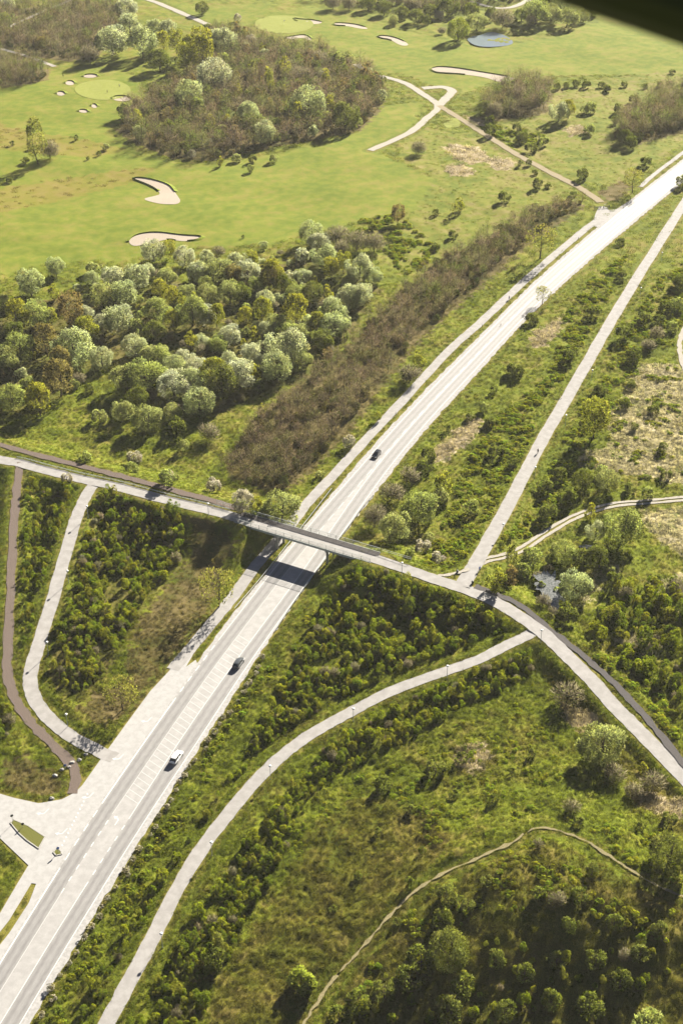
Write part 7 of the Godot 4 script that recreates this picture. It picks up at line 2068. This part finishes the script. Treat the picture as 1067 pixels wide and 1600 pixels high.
func make_bare_woods() -> void:
	fill_wood()
	var r := RandomNumberGenerator.new()
	r.seed = 91
	var stem := []
	var top := []
	for k in 3:
		stem.append(trunk(60 + k, 8.6, 0.13, 12, 2.4))
		top.append(twigs(70 + k, 3.6, 6.0, 270, 1.5, 0.055, 0.16 + 0.14 * k))
		# twigs are made round a unit radius: widen to the real crown
		top[k] = widened(top[k], 2.8)
	var mats := [leafy(0.145, 0.115, 0.07, 0.0), leafy(0.165, 0.122, 0.078, 0.0), leafy(0.15, 0.135, 0.06, 0.0)]
	var spots := []
	for w in BARE_WOODS:
		for p: Vector2 in scatter(w[2], w[1], r, 1.2):
			spots.append([p.length() - (200.0 if w == BARE_WOODS[0] else 0.0), p, w[0]])
	spots.sort_custom(func(a, b): return a[0] < b[0])
	var rest := [[], [], []]
	var hues := [PackedColorArray(), PackedColorArray(), PackedColorArray()]
	for i in spots.size():
		var p: Vector2 = spots[i][1]
		var k := r.randi() % 3
		var s: float = r.randf_range(0.36, 0.82) if spots[i][2] == BARE_WOODS[0][0] else r.randf_range(0.6, 1.2)
		var b := Basis(Vector3.UP, r.randf() * TAU).scaled(Vector3(s, s * r.randf_range(0.8, 1.15), s))
		var at := Vector3(p.x, ground(p.x, p.y) - 0.05, p.y)
		if i < 300:
			var o := thing("bare_birch", at, 0.0, "slender leafless birch in the belt beside the cycle path, %s" % ("nearest the footbridge" if p.y > -375.0 else ("level with the black car" if p.y > -410.0 else "farther up the road")), "tree", "bare birches in the belt")
			o.basis = b
			part("trunk", stem[k], M.birch_bark, o)
			part("crown", top[k], mats[(k + i) % 3], o)
		else:
			rest[k].append(Transform3D(b, at))
			var g := r.randf_range(0.8, 1.25)
			hues[k].append(Color(g * 0.85, g * 1.15, g * 0.6) if r.randf() < 0.3 else Color(g * r.randf_range(0.9, 1.1), g, g * r.randf_range(0.85, 1.1)))
	for k in 3:
		var m := ArrayMesh.new()
		m.add_surface_from_arrays(Mesh.PRIMITIVE_TRIANGLES, stem[k].surface_get_arrays(0))
		m.surface_set_material(0, M.birch_bark)
		m.add_surface_from_arrays(Mesh.PRIMITIVE_TRIANGLES, top[k].surface_get_arrays(0))
		m.surface_set_material(1, mats[k])
		copies("bare_wood", "grey brown leafless wood", m, rest[k], hues[k])
	# green undergrowth below the bare trees
	var low := []
	var low_hue := PackedColorArray()
	for w in BARE_WOODS:
		for p: Vector2 in scatter(w[2], w[1] * 1.15, r, 1.6):
			if n_patch.get_noise_2d(p.x, p.y * 1.4) < -0.05:
				continue
			var s := r.randf_range(0.7, 1.7)
			low.append(Transform3D(Basis(Vector3.UP, r.randf() * TAU).scaled(Vector3(s, s * r.randf_range(0.8, 1.3), s)), Vector3(p.x, ground(p.x, p.y) - 0.05, p.y)))
			var g := r.randf_range(0.7, 1.25)
			low_hue.append(Color(g * r.randf_range(0.9, 1.3), g, g))
	var bush := ArrayMesh.new()
	bush.add_surface_from_arrays(Mesh.PRIMITIVE_TRIANGLES, crowns["dome"][1][1].surface_get_arrays(0))
	bush.surface_set_material(0, leafy(0.16, 0.175, 0.05, 0.8))
	copies("undergrowth", "low green undergrowth below the bare trees", bush, low, low_hue)
	print("bare trees ", spots.size(), " undergrowth ", low.size())


func widened(m: ArrayMesh, by: float) -> ArrayMesh:
	var a := m.surface_get_arrays(0)
	var v: PackedVector3Array = a[Mesh.ARRAY_VERTEX]
	# move each blade bodily outwards, so that blades keep their width
	for i in range(0, v.size(), 6):
		var off := Vector3(v[i].x, 0, v[i].z) * (by - 1.0)
		for j in 6:
			v[i + j] += off
	a[Mesh.ARRAY_VERTEX] = v
	var out := ArrayMesh.new()
	out.add_surface_from_arrays(Mesh.PRIMITIVE_TRIANGLES, a)
	return out


func make_thickets() -> void:
	var r := RandomNumberGenerator.new()
	r.seed = 92
	var mats := [leafy(0.27, 0.33, 0.022, 0.9), leafy(0.35, 0.385, 0.027, 0.9), leafy(0.20, 0.265, 0.024, 0.9), leafy(0.29, 0.30, 0.035, 0.9)]
	var spots := []
	for w in THICKETS:
		for p: Vector2 in scatter(w[3], w[1], r, 1.7):
			if n_patch.get_noise_2d(p.x * 2.0, p.y * 2.0) < -0.34:
				continue
			var s: float = w[2] * (0.8 + 1.5 * pow(r.randf(), 2.2)) * (1.0 + 0.35 * n_patch.get_noise_2d(p.x * 4.0, p.y * 4.0 + 40.0))
			spots.append([p.length() / s, p, w[0], s])
	spots.sort_custom(func(a, b): return a[0] < b[0])
	var list: Array = crowns["dome"][1] + crowns["oval"][1] + crowns["airy"][1] + [crowns["bare"][1][0]]
	var rest := []
	var hues := []
	for k in list.size():
		rest.append([])
		hues.append(PackedColorArray())
	for i in spots.size():
		var p: Vector2 = spots[i][1]
		var s: float = spots[i][3]
		var k := r.randi() % list.size() if r.randf() < 0.4 else r.randi() % 5
		var b := Basis(Vector3.UP, r.randf() * TAU).scaled(Vector3(s, s * r.randf_range(0.95, 1.5), s))
		var at := Vector3(p.x, ground(p.x, p.y) - 0.05, p.y)
		if i < 300:
			var o := thing("thicket_shrub", at, 0.0, "dense green shrub in the thicket %s" % spots[i][2], "shrub", "shrubs of the thickets")
			o.basis = b
			part("trunk", trunks["dome"], M.bark, o)
			part("crown", list[k], tints["B"][0] if k == list.size() - 1 else mats[r.randi() % 4], o)
		else:
			rest[k].append(Transform3D(b, at))
			var g := r.randf_range(0.78, 1.2)
			hues[k].append(Color(g * r.randf_range(0.88, 1.1), g, g))
	for k in list.size():
		var m := ArrayMesh.new()
		m.add_surface_from_arrays(Mesh.PRIMITIVE_TRIANGLES, list[k].surface_get_arrays(0))
		m.surface_set_material(0, tints["B"][0] if k == list.size() - 1 else mats[k % 4])
		copies("thicket", "dense green scrub thicket", m, rest[k], hues[k])
	print("thicket shrubs ", spots.size())


func make_ground_cover() -> void:
	var r := RandomNumberGenerator.new()
	r.seed = 93
	# low bramble
	var bush: Array = crowns["dome"][0]
	var scrub_mat := leafy(0.27, 0.34, 0.028, 0.9)
	for k in 2:
		var where := []
		var hues := PackedColorArray()
		for poly in SCRUB:
			for p: Vector2 in scatter(poly[1], 1.75, r, 1.3):
				var n := n_patch.get_noise_2d(p.x * 3.0 + 50.0, p.y * 3.0)
				if n < poly[0] + r.randf_range(-0.15, 0.15):
					continue
				var s: float = r.randf_range(0.4, 0.9) * (1.0 + n * 0.5) * poly[2]
				where.append(Transform3D(Basis(Vector3.UP, r.randf() * TAU).scaled(Vector3(s * 1.2, s * 0.62, s * 1.2)), Vector3(p.x, ground(p.x, p.y) - 0.06, p.y)))
				var g := r.randf_range(0.7, 1.35)
				hues.append(Color(g * r.randf_range(0.85, 1.3), g, g))
		var m := ArrayMesh.new()
		m.add_surface_from_arrays(Mesh.PRIMITIVE_TRIANGLES, bush[k].surface_get_arrays(0))
		m.surface_set_material(0, scrub_mat)
		copies("bramble_scrub", "low green bramble scrub", m, where, hues)
		print("scrub ", where.size())
	# pale tussocks beside the road
	var tuss := leafy(0.50, 0.46, 0.33, 0.3)
	var line := smooth_line(to3(TUSSOCK_LINE), 6)
	var total := length_of(line)
	for i in 42:
		var q: Array = along(line, total * (i + r.randf_range(-0.3, 0.3)) / 42.0)
		var p: Vector3 = q[0] + Vector3(r.randf_range(-0.6, 0.9), 0, r.randf_range(-0.4, 0.4))
		var s := r.randf_range(0.5, 0.9)
		var o := thing("grass_tussock", on_ground(p), r.randf() * TAU, "pale dry grass tussock on the verge right of the main road", "grass tussock", "pale tussocks on the road verge")
		o.scale = Vector3(s, s * 0.8, s)
		part("blades", bush[i % 2], tuss, o)
	# grass: every copy is a clump of blades
	var clump := grass_clump()
	var cols := [Color(0.17, 0.205, 0.021), Color(0.17, 0.19, 0.02), Color(0.22, 0.19, 0.05), Color(0.165, 0.19, 0.028), Color(0.46, 0.39, 0.27), Color(0.57, 0.51, 0.36), Color(0.17, 0.14, 0.06), Color(0.145, 0.145, 0.024), Color(0.13, 0.14, 0.025)]  # the olive entry is dimmed like the ground below it
	var share := [0.85, 0.0, 0.15, 0.5, 1.0, 1.0, 0.55, 0.85, 0.5]
	var spots := []
	var hue := PackedColorArray()
	var z := -160.0
	while z > -820.0:
		var reach := -z * 0.262 + 26.0
		var step := 0.55 if z > -300.0 else (0.8 if z > -420.0 else (1.2 if z > -520.0 else 2.2))
		var x := -reach
		while x < reach:
			var px := x + r.randf_range(-0.5, 0.5) * step
			var pz := z + r.randf_range(-0.5, 0.5) * step
			var c := cell(px, pz)
			var kind := kind_at[c]
			if grid(way_gap, px, pz) > 0.15 and r.randf() < share[kind]:
				var n := n_patch.get_noise_2d(px * 2.0, pz * 2.0)
				if n_tuft.get_noise_2d(px * 0.5, pz * 0.5) + n * 0.5 > -0.75 + r.randf_range(-0.3, 0.3):
					var s := r.randf_range(0.55, 1.15) * (1.35 if kind == 5 or kind == 4 else 1.0) * (0.6 if kind == 3 else 1.0) * maxf(step, 0.8)
					spots.append(Transform3D(Basis(Vector3.UP, r.randf() * TAU).scaled(Vector3(s, s * r.randf_range(0.6, 1.1) / maxf(step, 1.0), s)), Vector3(px, ground(px, pz) - 0.03, pz)))
					var g := r.randf_range(0.6, 1.35)
					var base: Color = cols[kind]
					base = base.lerp(Color(0.20, 0.165, 0.045), clampf(n * 1.2 + r.randf_range(-0.2, 0.2), 0.0, 0.7))
					hue.append(Color(base.r * g, base.g * g, base.b * g))
			x += step
		z -= step
	copies("rough_grass", "rough meadow grass", clump, spots, hue)
	print("grass ", spots.size())


func grass_clump() -> ArrayMesh:
	var r := RandomNumberGenerator.new()
	r.seed = 50
	var v := PackedVector3Array()
	var nor := PackedVector3Array()
	var col := PackedColorArray()
	for i in 26:
		var u := r.randf() * TAU
		var d := Vector3(cos(u), 0, sin(u)) * sqrt(r.randf()) * 0.62
		var lean := Vector3(cos(u) * 0.4 + r.randf_range(-0.4, 0.4), 1.0, sin(u) * 0.4 + r.randf_range(-0.4, 0.4)).normalized()
		var w := lean.cross(Vector3(r.randfn(), 0.1, r.randfn())).normalized() * r.randf_range(0.05, 0.11)
		var h := r.randf_range(0.2, 0.62)
		var b := r.randf_range(0.8, 1.2)
		var nn := (w.cross(lean).normalized() * 0.5 + Vector3(0, 0.8, 0)).normalized()
		for p in [d - w, d + lean * h, d + w]:
			v.append(p)
			nor.append(nn)
			col.append(Color(b, b, b))
	var m := mesh_of(v, nor, col)
	var mat := leafy(1.0, 1.0, 1.0, 0.0)
	mat.backlight_enabled = true
	mat.backlight = lin(0.8, 0.8, 0.5)
	m.surface_set_material(0, mat)
	return m


# ------------------------------------------------------------------ cars
# a body lofted through cross sections; each is [x along, half width, low, high, shoulder]
func loft(sections: Array) -> ArrayMesh:
	var st := begin()
	st.set_smooth_group(0)
	var rings := []
	for s in sections:
		var x: float = s[0]
		var w: float = s[1]
		var lo: float = s[2]
		var hi: float = s[3]
		var c: float = s[4]
		rings.append([Vector3(x, lo, -w + c), Vector3(x, lo + c, -w), Vector3(x, hi - c, -w), Vector3(x, hi, -w + c * 1.5), Vector3(x, hi, w - c * 1.5), Vector3(x, hi - c, w), Vector3(x, lo + c, w), Vector3(x, lo, w - c)])
	for i in rings.size() - 1:
		var mid := Vector3.ZERO
		for p: Vector3 in rings[i] + rings[i + 1]:
			mid += p / 16.0
		for k in 8:
			quad(st, rings[i][k], rings[i][(k + 1) % 8], rings[i + 1][(k + 1) % 8], rings[i + 1][k], mid)
	for e in [0, rings.size() - 1]:
		var inside: Vector3 = rings[1][0] if e == 0 else rings[-2][0]
		inside.y = (rings[e][0].y + rings[e][3].y) / 2
		inside.z = 0
		for k in range(1, 7):
			tri(st, rings[e][0], rings[e][k], rings[e][k + 1], inside)
	return st.commit()


# the car drives towards local +x
func car(at: Vector3, heading: Vector3, paint: Material, label: String, tall := 1.0) -> void:
	var o := thing("car", Vector3(at.x, 0.03, at.z), atan2(-heading.z, heading.x), label, "car", "cars on the main road")
	var glass := plain(0.015, 0.018, 0.02, 0.08, 0.6)
	var body := part("body", loft([[-2.15, 0.70, 0.42, 0.78, 0.08], [-2.05, 0.84, 0.28, 0.92, 0.08], [-1.4, 0.88, 0.22, 0.97, 0.09], [0.0, 0.89, 0.20, 0.94, 0.09], [0.95, 0.88, 0.20, 0.92, 0.09], [1.7, 0.85, 0.22, 0.80, 0.10], [2.1, 0.74, 0.30, 0.68, 0.10], [2.18, 0.6, 0.38, 0.6, 0.08]]), paint, o)
	part("roof", loft([[-1.62, 0.60, 1.36 * tall, 1.40 * tall, 0.015], [-1.3, 0.64, 1.40 * tall, 1.47 * tall, 0.03], [-0.3, 0.65, 1.42 * tall, 1.5 * tall, 0.03], [0.28, 0.61, 1.38 * tall, 1.45 * tall, 0.03]]), paint, o)
	# glass all round, one piece each
	var h := 1.41 * tall
	var st := begin()
	quad(st, Vector3(1.05, 0.9, -0.74), Vector3(1.05, 0.9, 0.74), Vector3(0.28, h, 0.6), Vector3(0.28, h, -0.6), Vector3(-1, 0, 0))
	part("windscreen", st.commit(), glass, o)
	st = begin()
	quad(st, Vector3(-2.0, 0.92, -0.72), Vector3(-2.0, 0.92, 0.72), Vector3(-1.6, h - 0.02, 0.58), Vector3(-1.6, h - 0.02, -0.58), Vector3(1, 0, 0))
	part("rear_window", st.commit(), glass, o)
	for s in [-1.0, 1.0]:
		st = begin()
		for x in [[-1.9, -1.58, -0.38, -0.38], [-0.32, -0.32, 0.26, 0.98]]:
			quad(st, Vector3(x[0], 0.92, s * 0.80), Vector3(x[1], h, s * 0.63), Vector3(x[2], h, s * 0.63), Vector3(x[3], 0.92, s * 0.80), Vector3(0, 0, -s * 3.0))
		part("side_window", st.commit(), glass, o)
		st = begin()
		quad(st, Vector3(-0.40, 0.92, s * 0.805), Vector3(-0.40, h, s * 0.635), Vector3(-0.30, h, s * 0.635), Vector3(-0.30, 0.92, s * 0.805), Vector3(0, 0, -s * 3.0))
		part("door_pillar", st.commit(), paint, o)
		st = begin()
		bevel_box(st, Vector3(0.92, 0.98, s * 0.97), Vector3(0.16, 0.14, 0.2), Basis(), 0.03)
		part("mirror", st.commit(), paint, o)
		st = begin()
		bevel_box(st, Vector3(2.05, 0.62, s * 0.58), Vector3(0.2, 0.14, 0.3), Basis(Vector3.UP, s * 0.35), 0.03)
		part("headlight", st.commit(), M.white_lamp, o)
		st = begin()
		bevel_box(st, Vector3(-2.09, 0.8, s * 0.62), Vector3(0.1, 0.16, 0.28), Basis(), 0.03)
		part("tail_light", st.commit(), plain(0.25, 0.012, 0.012, 0.3, 0.5), o)
		for x in [-1.35, 1.32]:
			var xf := Transform3D(Basis(Vector3.RIGHT, PI / 2), Vector3(x, 0.31, s * 0.80))
			var w := part("wheel", lathe([Vector2(0.17, -0.1), Vector2(0.30, -0.1), Vector2(0.315, -0.07), Vector2(0.315, 0.07), Vector2(0.30, 0.1), Vector2(0.17, 0.1)], 18), M.black, o, xf)
			part("rim", lathe([Vector2(0.0, -0.085), Vector2(0.18, -0.095), Vector2(0.18, 0.095), Vector2(0.0, 0.085)], 14), M.steel, w)
	for x in [-2.13, 2.13]:
		st = begin()
		bevel_box(st, Vector3(x, 0.4, 0), Vector3(0.14, 0.16, 1.3), Basis(), 0.04)
		part("bumper", st.commit(), paint, o)


func make_cars() -> void:
	var dark := plain(0.012, 0.014, 0.018, 0.25, 0.5)
	dark.clearcoat_enabled = true
	dark.clearcoat = 1.0
	dark.clearcoat_roughness = 0.05
	var grey := plain(0.05, 0.055, 0.06, 0.3, 0.5)
	grey.clearcoat_enabled = true
	grey.clearcoat = 1.0
	grey.clearcoat_roughness = 0.06
	var white := plain(0.72, 0.73, 0.73, 0.3, 0.5)
	white.clearcoat_enabled = true
	white.clearcoat = 1.0
	white.clearcoat_roughness = 0.06
	var left := to3(LANE_A_LEFT)
	var right := to3(LANE_B_RIGHT)
	for c in [[CAR_DARK_FAR, left, -1.0, dark, "black car driving towards us above the footbridge", 1.0], [CAR_DARK, right, 1.0, grey, "dark grey car driving away below the footbridge", 1.05], [CAR_WHITE, right, 1.0, white, "white car driving away, lowest on the road", 1.06]]:
		var p: Vector3 = c[0]
		p.y = 0
		var best := 1e9
		var dir := Vector3.FORWARD
		for i in c[1].size() - 1:
			var d: float = ((c[1][i] + c[1][i + 1]) * 0.5 - p).length()
			if d < best:
				best = d
				dir = (c[1][i + 1] - c[1][i]).normalized()
		car(p, dir * c[2], c[3], c[4], c[5])


# ------------------------------------------------------------------ people
# bones [a, b, radius at a, radius at b] joined into one skin by a smooth minimum and meshed as surface nets
func skin(bones: Array, step: float, blend: float, colour: Callable) -> ArrayMesh:
	var lo := Vector3.INF
	var hi := -Vector3.INF
	for b in bones:
		for k in 2:
			var r: float = b[2 + k] + step * 2.0
			lo = lo.min(b[k] - Vector3.ONE * r)
			hi = hi.max(b[k] + Vector3.ONE * r)
	var nx := int((hi.x - lo.x) / step) + 2
	var ny := int((hi.y - lo.y) / step) + 2
	var nz := int((hi.z - lo.z) / step) + 2
	var f := PackedFloat32Array()
	f.resize(nx * ny * nz)
	f.fill(1.0)
	for b in bones:
		var a: Vector3 = b[0]
		var ab: Vector3 = b[1] - b[0]
		var l2 := maxf(ab.length_squared(), 1e-6)
		var reach: float = maxf(b[2], b[3]) + step * 3.0
		var s0: Vector3 = (a.min(b[1]) - Vector3.ONE * reach - lo) / step
		var s1: Vector3 = (a.max(b[1]) + Vector3.ONE * reach - lo) / step
		for z in range(maxi(int(s0.z), 0), mini(int(s1.z) + 1, nz)):
			for y in range(maxi(int(s0.y), 0), mini(int(s1.y) + 1, ny)):
				for x in range(maxi(int(s0.x), 0), mini(int(s1.x) + 1, nx)):
					var p := lo + Vector3(x, y, z) * step
					var t := clampf((p - a).dot(ab) / l2, 0.0, 1.0)
					var d := (p - a - ab * t).length() - lerpf(b[2], b[3], t)
					var i := (z * ny + y) * nx + x
					var e := f[i]
					var h := maxf(blend - absf(d - e), 0.0) / blend
					f[i] = minf(d, e) - h * h * blend * 0.25
	var at := {}
	var pts := PackedVector3Array()
	for z in nz - 1:
		for y in ny - 1:
			for x in nx - 1:
				var i := (z * ny + y) * nx + x
				var sum := Vector3.ZERO
				var n := 0
				for e in [[0, 0, 0, 1, 0, 0], [0, 1, 0, 1, 1, 0], [0, 0, 1, 1, 0, 1], [0, 1, 1, 1, 1, 1], [0, 0, 0, 0, 1, 0], [1, 0, 0, 1, 1, 0], [0, 0, 1, 0, 1, 1], [1, 0, 1, 1, 1, 1], [0, 0, 0, 0, 0, 1], [1, 0, 0, 1, 0, 1], [0, 1, 0, 0, 1, 1], [1, 1, 0, 1, 1, 1]] if absf(f[i]) < step * 2.5 else []:
					var fa := f[i + (e[2] * ny + e[1]) * nx + e[0]]
					var fb := f[i + (e[5] * ny + e[4]) * nx + e[3]]
					if (fa < 0.0) != (fb < 0.0):
						sum += Vector3(e[0], e[1], e[2]).lerp(Vector3(e[3], e[4], e[5]), fa / (fa - fb))
						n += 1
				if n:
					at[i] = pts.size()
					pts.append(lo + (Vector3(x, y, z) + sum / n) * step)
	var st := begin()
	st.set_smooth_group(0)
	for i: int in at:
		for ax in 3:
			var o: int = [1, nx, nx * ny][ax]
			var u: int = [nx, nx * ny, 1][ax]
			var w: int = [nx * ny, 1, nx][ax]
			if (f[i] < 0.0) == (f[i + o] < 0.0) or not (at.has(i - u) and at.has(i - w) and at.has(i - u - w)):
				continue
			var q := [at[i], at[i - u], at[i - u - w], at[i - w]]
			if f[i] < 0.0:
				q = [q[0], q[3], q[2], q[1]]
			for k in [0, 1, 2, 0, 2, 3]:
				st.set_color(colour.call(pts[q[k]]))
				st.add_vertex(pts[q[k]])
	st.index()
	st.generate_normals()
	return st.commit()


func clothed(shirt: Color, trousers: Color) -> Callable:
	return func(p: Vector3) -> Color:
		if p.y > 1.46:
			return Color(0.40, 0.26, 0.19)
		if p.y > 0.88:
			return shirt
		return trousers if p.y > 0.08 else Color(0.03, 0.03, 0.03)


# facing local +x; stride spreads the legs, lean tips the trunk
func figure(stride: float, arm: float) -> Array:
	var hip := Vector3(0, 0.93, 0)
	var neck := Vector3(0.03, 1.45, 0)
	var b := [[hip, Vector3(0.02, 1.2, 0), 0.15, 0.15], [Vector3(0.02, 1.2, 0), neck - Vector3(0, 0.1, 0), 0.15, 0.15], [neck, neck + Vector3(0.01, 0.09, 0), 0.06, 0.055], [neck + Vector3(0.02, 0.17, 0), neck + Vector3(0.03, 0.22, 0), 0.095, 0.10], [neck + Vector3(0.12, 0.18, 0), neck + Vector3(0.13, 0.16, 0), 0.02, 0.02], [Vector3(0.02, 1.38, -0.15), Vector3(0.02, 1.38, 0.15), 0.09, 0.09]]
	for s in [-1.0, 1.0]:
		var st: float = stride * s
		var h := hip + Vector3(0, -0.02, 0.09 * s)
		var knee := h + Vector3(st * 0.5 + 0.03, -0.42, 0.01 * s)
		var ankle := Vector3(st, 0.09, 0.10 * s)
		b.append_array([[h, knee, 0.095, 0.065], [knee, ankle, 0.062, 0.045], [ankle + Vector3(-0.03, -0.04, 0), ankle + Vector3(0.15, -0.05, 0), 0.045, 0.035]])
		var sh := Vector3(0.02, 1.39, 0.20 * s)
		var el := sh + Vector3(-st * 0.4 * arm - 0.02, -0.29, 0.05 * s)
		var wr := el + Vector3(-st * 0.3 * arm + 0.08, -0.25, 0.0)
		b.append_array([[sh, el, 0.055, 0.045], [el, wr, 0.042, 0.032], [wr, wr + Vector3(0.02, -0.08, 0), 0.036, 0.034]])
		for k in 4:
			b.append([wr + Vector3(-0.02 + 0.02 * k, -0.09, 0), wr + Vector3(-0.01 + 0.022 * k, -0.165 - 0.008 * (1.5 - absf(k - 1.5)), -0.01 * s), 0.011, 0.009])
		b.append([wr + Vector3(0.04, -0.05, 0), wr + Vector3(0.07, -0.11, -0.01 * s), 0.012, 0.010])
	return b


func person(at: Vector3, turn: float, body: Mesh, label: String) -> Node3D:
	var o := thing("person", on_ground(at), turn, label, "person")
	part("body", body, M.skin, o)
	var hair := lathe([Vector2(0.0, 0.115), Vector2(0.06, 0.10), Vector2(0.10, 0.05), Vector2(0.112, 0.0), Vector2(0.10, -0.05)], 12)
	part("hair", hair, M.black, o, Transform3D(Basis(Vector3.FORWARD, -0.25), Vector3(0.045, 1.66, 0)))
	return o


func make_people() -> void:
	M.skin = plain(1, 1, 1, 0.85, 0.2)
	M.skin.vertex_color_use_as_albedo = true
	var walk := figure(0.26, 1.0)
	var stand := figure(0.05, 1.0)
	person(WALKER, 1.15, skin(walk, 0.03, 0.05, clothed(Color(0.04, 0.035, 0.05), Color(0.06, 0.05, 0.05))), "person in dark clothes walking along the straight path")
	person(WALKER_CYCLE, 0.8, skin(walk, 0.03, 0.05, clothed(Color(0.05, 0.05, 0.06), Color(0.04, 0.04, 0.05))), "person in dark clothes walking on the far cycle path")
	var golfer := skin(stand, 0.03, 0.05, clothed(Color(0.06, 0.06, 0.07), Color(0.04, 0.04, 0.045)))
	person(GOLFER_0, 0.4, golfer, "dark clothed golfer standing in the middle of the near green")
	person(GOLFER_1, 2.4, skin(stand, 0.03, 0.05, clothed(Color(0.45, 0.45, 0.45), Color(0.06, 0.06, 0.06))), "light shirted golfer on the right of the near green")
	person(GOLFER_2, -0.8, golfer, "dark clothed golfer standing left above the near green")
	# the cyclist by the fork
	var ride := []
	for b in figure(0.05, 1.0):
		ride.append(b)
	ride = sitting()
	var at := on_ground(CYCLIST)
	var blue := func(p: Vector3) -> Color:
		if p.y > 1.5:
			return Color(0.40, 0.26, 0.19) if p.y < 1.66 else Color(0.05, 0.12, 0.45)
		return Color(0.03, 0.10, 0.45) if p.y > 0.95 else Color(0.03, 0.03, 0.04)
	var c := thing("person", at, 1.1, "person in a blue jacket riding a bicycle at the fork", "person")
	part("body", skin(ride, 0.03, 0.05, blue), M.skin, c)
	var bike := thing("bicycle", at, 1.1, "dark bicycle ridden by the person in blue at the fork", "bicycle")
	for x in [-0.52, 0.52]:
		var st := begin()
		for k in 20:
			var t0 := TAU * k / 20.0
			var t1 := TAU * (k + 1) / 20.0
			bar(st, Vector3(x + cos(t0) * 0.33, 0.345 + sin(t0) * 0.33, 0), Vector3(x + cos(t1) * 0.33, 0.345 + sin(t1) * 0.33, 0), 0.02, 0.02, 5)
		for k in 8:
			var t := TAU * k / 8.0
			bar(st, Vector3(x, 0.345, 0), Vector3(x + cos(t) * 0.32, 0.345 + sin(t) * 0.32, 0), 0.005, 0.005, 3)
		part("wheel", st.commit(), M.black, bike)
	var fr := begin()
	for s in [[-0.52, 0.345, -0.05, 0.32], [-0.05, 0.32, -0.2, 0.85], [-0.2, 0.8, 0.38, 0.85], [-0.05, 0.32, 0.38, 0.80], [-0.52, 0.345, -0.17, 0.78], [0.52, 0.345, 0.36, 1.0]]:
		bar(fr, Vector3(s[0], s[1], 0), Vector3(s[2], s[3], 0), 0.022, 0.022, 6)
	part("frame", fr.commit(), M.dark_metal, bike)
	fr = begin()
	bar(fr, Vector3(0.36, 1.02, -0.27), Vector3(0.36, 1.02, 0.27), 0.018, 0.018, 6)
	part("handlebar", fr.commit(), M.dark_metal, bike)
	fr = begin()
	bevel_box(fr, Vector3(-0.2, 0.9, 0), Vector3(0.26, 0.07, 0.16), Basis(), 0.03)
	part("saddle", fr.commit(), M.black, bike)


func sitting() -> Array:
	var hip := Vector3(-0.18, 1.0, 0)
	var chest := Vector3(0.03, 1.38, 0)
	var neck := Vector3(0.07, 1.48, 0)
	var b := [[hip, chest, 0.15, 0.15], [neck, neck + Vector3(0.03, 0.08, 0), 0.06, 0.055], [neck + Vector3(0.05, 0.16, 0), neck + Vector3(0.06, 0.21, 0), 0.095, 0.10], [chest + Vector3(0, 0, -0.15), chest + Vector3(0, 0, 0.15), 0.09, 0.09]]
	for s in [-1.0, 1.0]:
		var h := hip + Vector3(0.02, -0.03, 0.09 * s)
		var knee := Vector3(0.2 + 0.06 * s, 0.72 + 0.1 * s, 0.11 * s)
		var ankle := Vector3(-0.02 + 0.08 * s, 0.33 + 0.12 * s, 0.12 * s)
		b.append_array([[h, knee, 0.095, 0.065], [knee, ankle, 0.06, 0.045], [ankle + Vector3(-0.03, -0.05, 0), ankle + Vector3(0.14, -0.06, 0), 0.042, 0.034]])
		var sh := chest + Vector3(0, 0.01, 0.19 * s)
		var el := sh + Vector3(0.15, -0.22, 0.06 * s)
		var wr := Vector3(0.34, 1.06, 0.25 * s)
		b.append_array([[sh, el, 0.055, 0.045], [el, wr, 0.042, 0.032]])
		for k in 4:
			b.append([wr + Vector3(0.02, 0.0, (0.03 - 0.02 * k) * s), Vector3(0.40, 1.01, (0.28 - 0.02 * k) * s), 0.012, 0.010])
		b.append([wr + Vector3(0, 0, -0.03 * s), Vector3(0.37, 1.0, 0.20 * s), 0.012, 0.010])
	return b


# ------------------------------------------------------------------ the aircraft
# the dark wing strut close to the camera: a faired bar that runs from above the frame out past its right side
func make_aircraft() -> void:
	var eye := Transform3D(Basis(Vector3.RIGHT, deg_to_rad(-32.2)), Vector3(0, 220, 0))
	var a := Vector3(0.235, 0.638, -1.5)
	var run := Vector3(0.955, -0.27, -0.06).normalized()
	var o := thing("aircraft_strut", eye.origin, 0.0, "dark blurred aircraft strut crossing the top right corner", "aircraft part")
	var st := begin()
	st.set_smooth_group(0)
	var across := run.cross(Vector3.BACK).normalized()
	var deep := run.cross(across)
	for i in 12:
		for k in 20:
			var q := []
			for c in [[i, k], [i + 1, k], [i + 1, k + 1], [i, k + 1]]:
				var s: float = -1.0 + 3.4 * c[0] / 12.0
				var w: float = 0.085 + 0.03 * s
				var t: float = TAU * c[1] / 20.0
				q.append(eye.basis * (a + run * s + across * cos(t) * w + deep * sin(t) * w * 1.5))
			quad(st, q[0], q[1], q[2], q[3], eye.basis * (a + run * (-1.0 + 3.4 * (i + 0.5) / 12.0)))
	part("fairing", st.commit(), plain(0.012, 0.016, 0.026, 0.5, 0.3), o)
	for s in [0.9, 1.9]:
		var cuff := begin()
		bar(cuff, eye.basis * (a + run * s), eye.basis * (a + run * (s + 0.08)), 0.2, 0.2, 16)
		part("cuff", cuff.commit(), M.dark_metal, o)
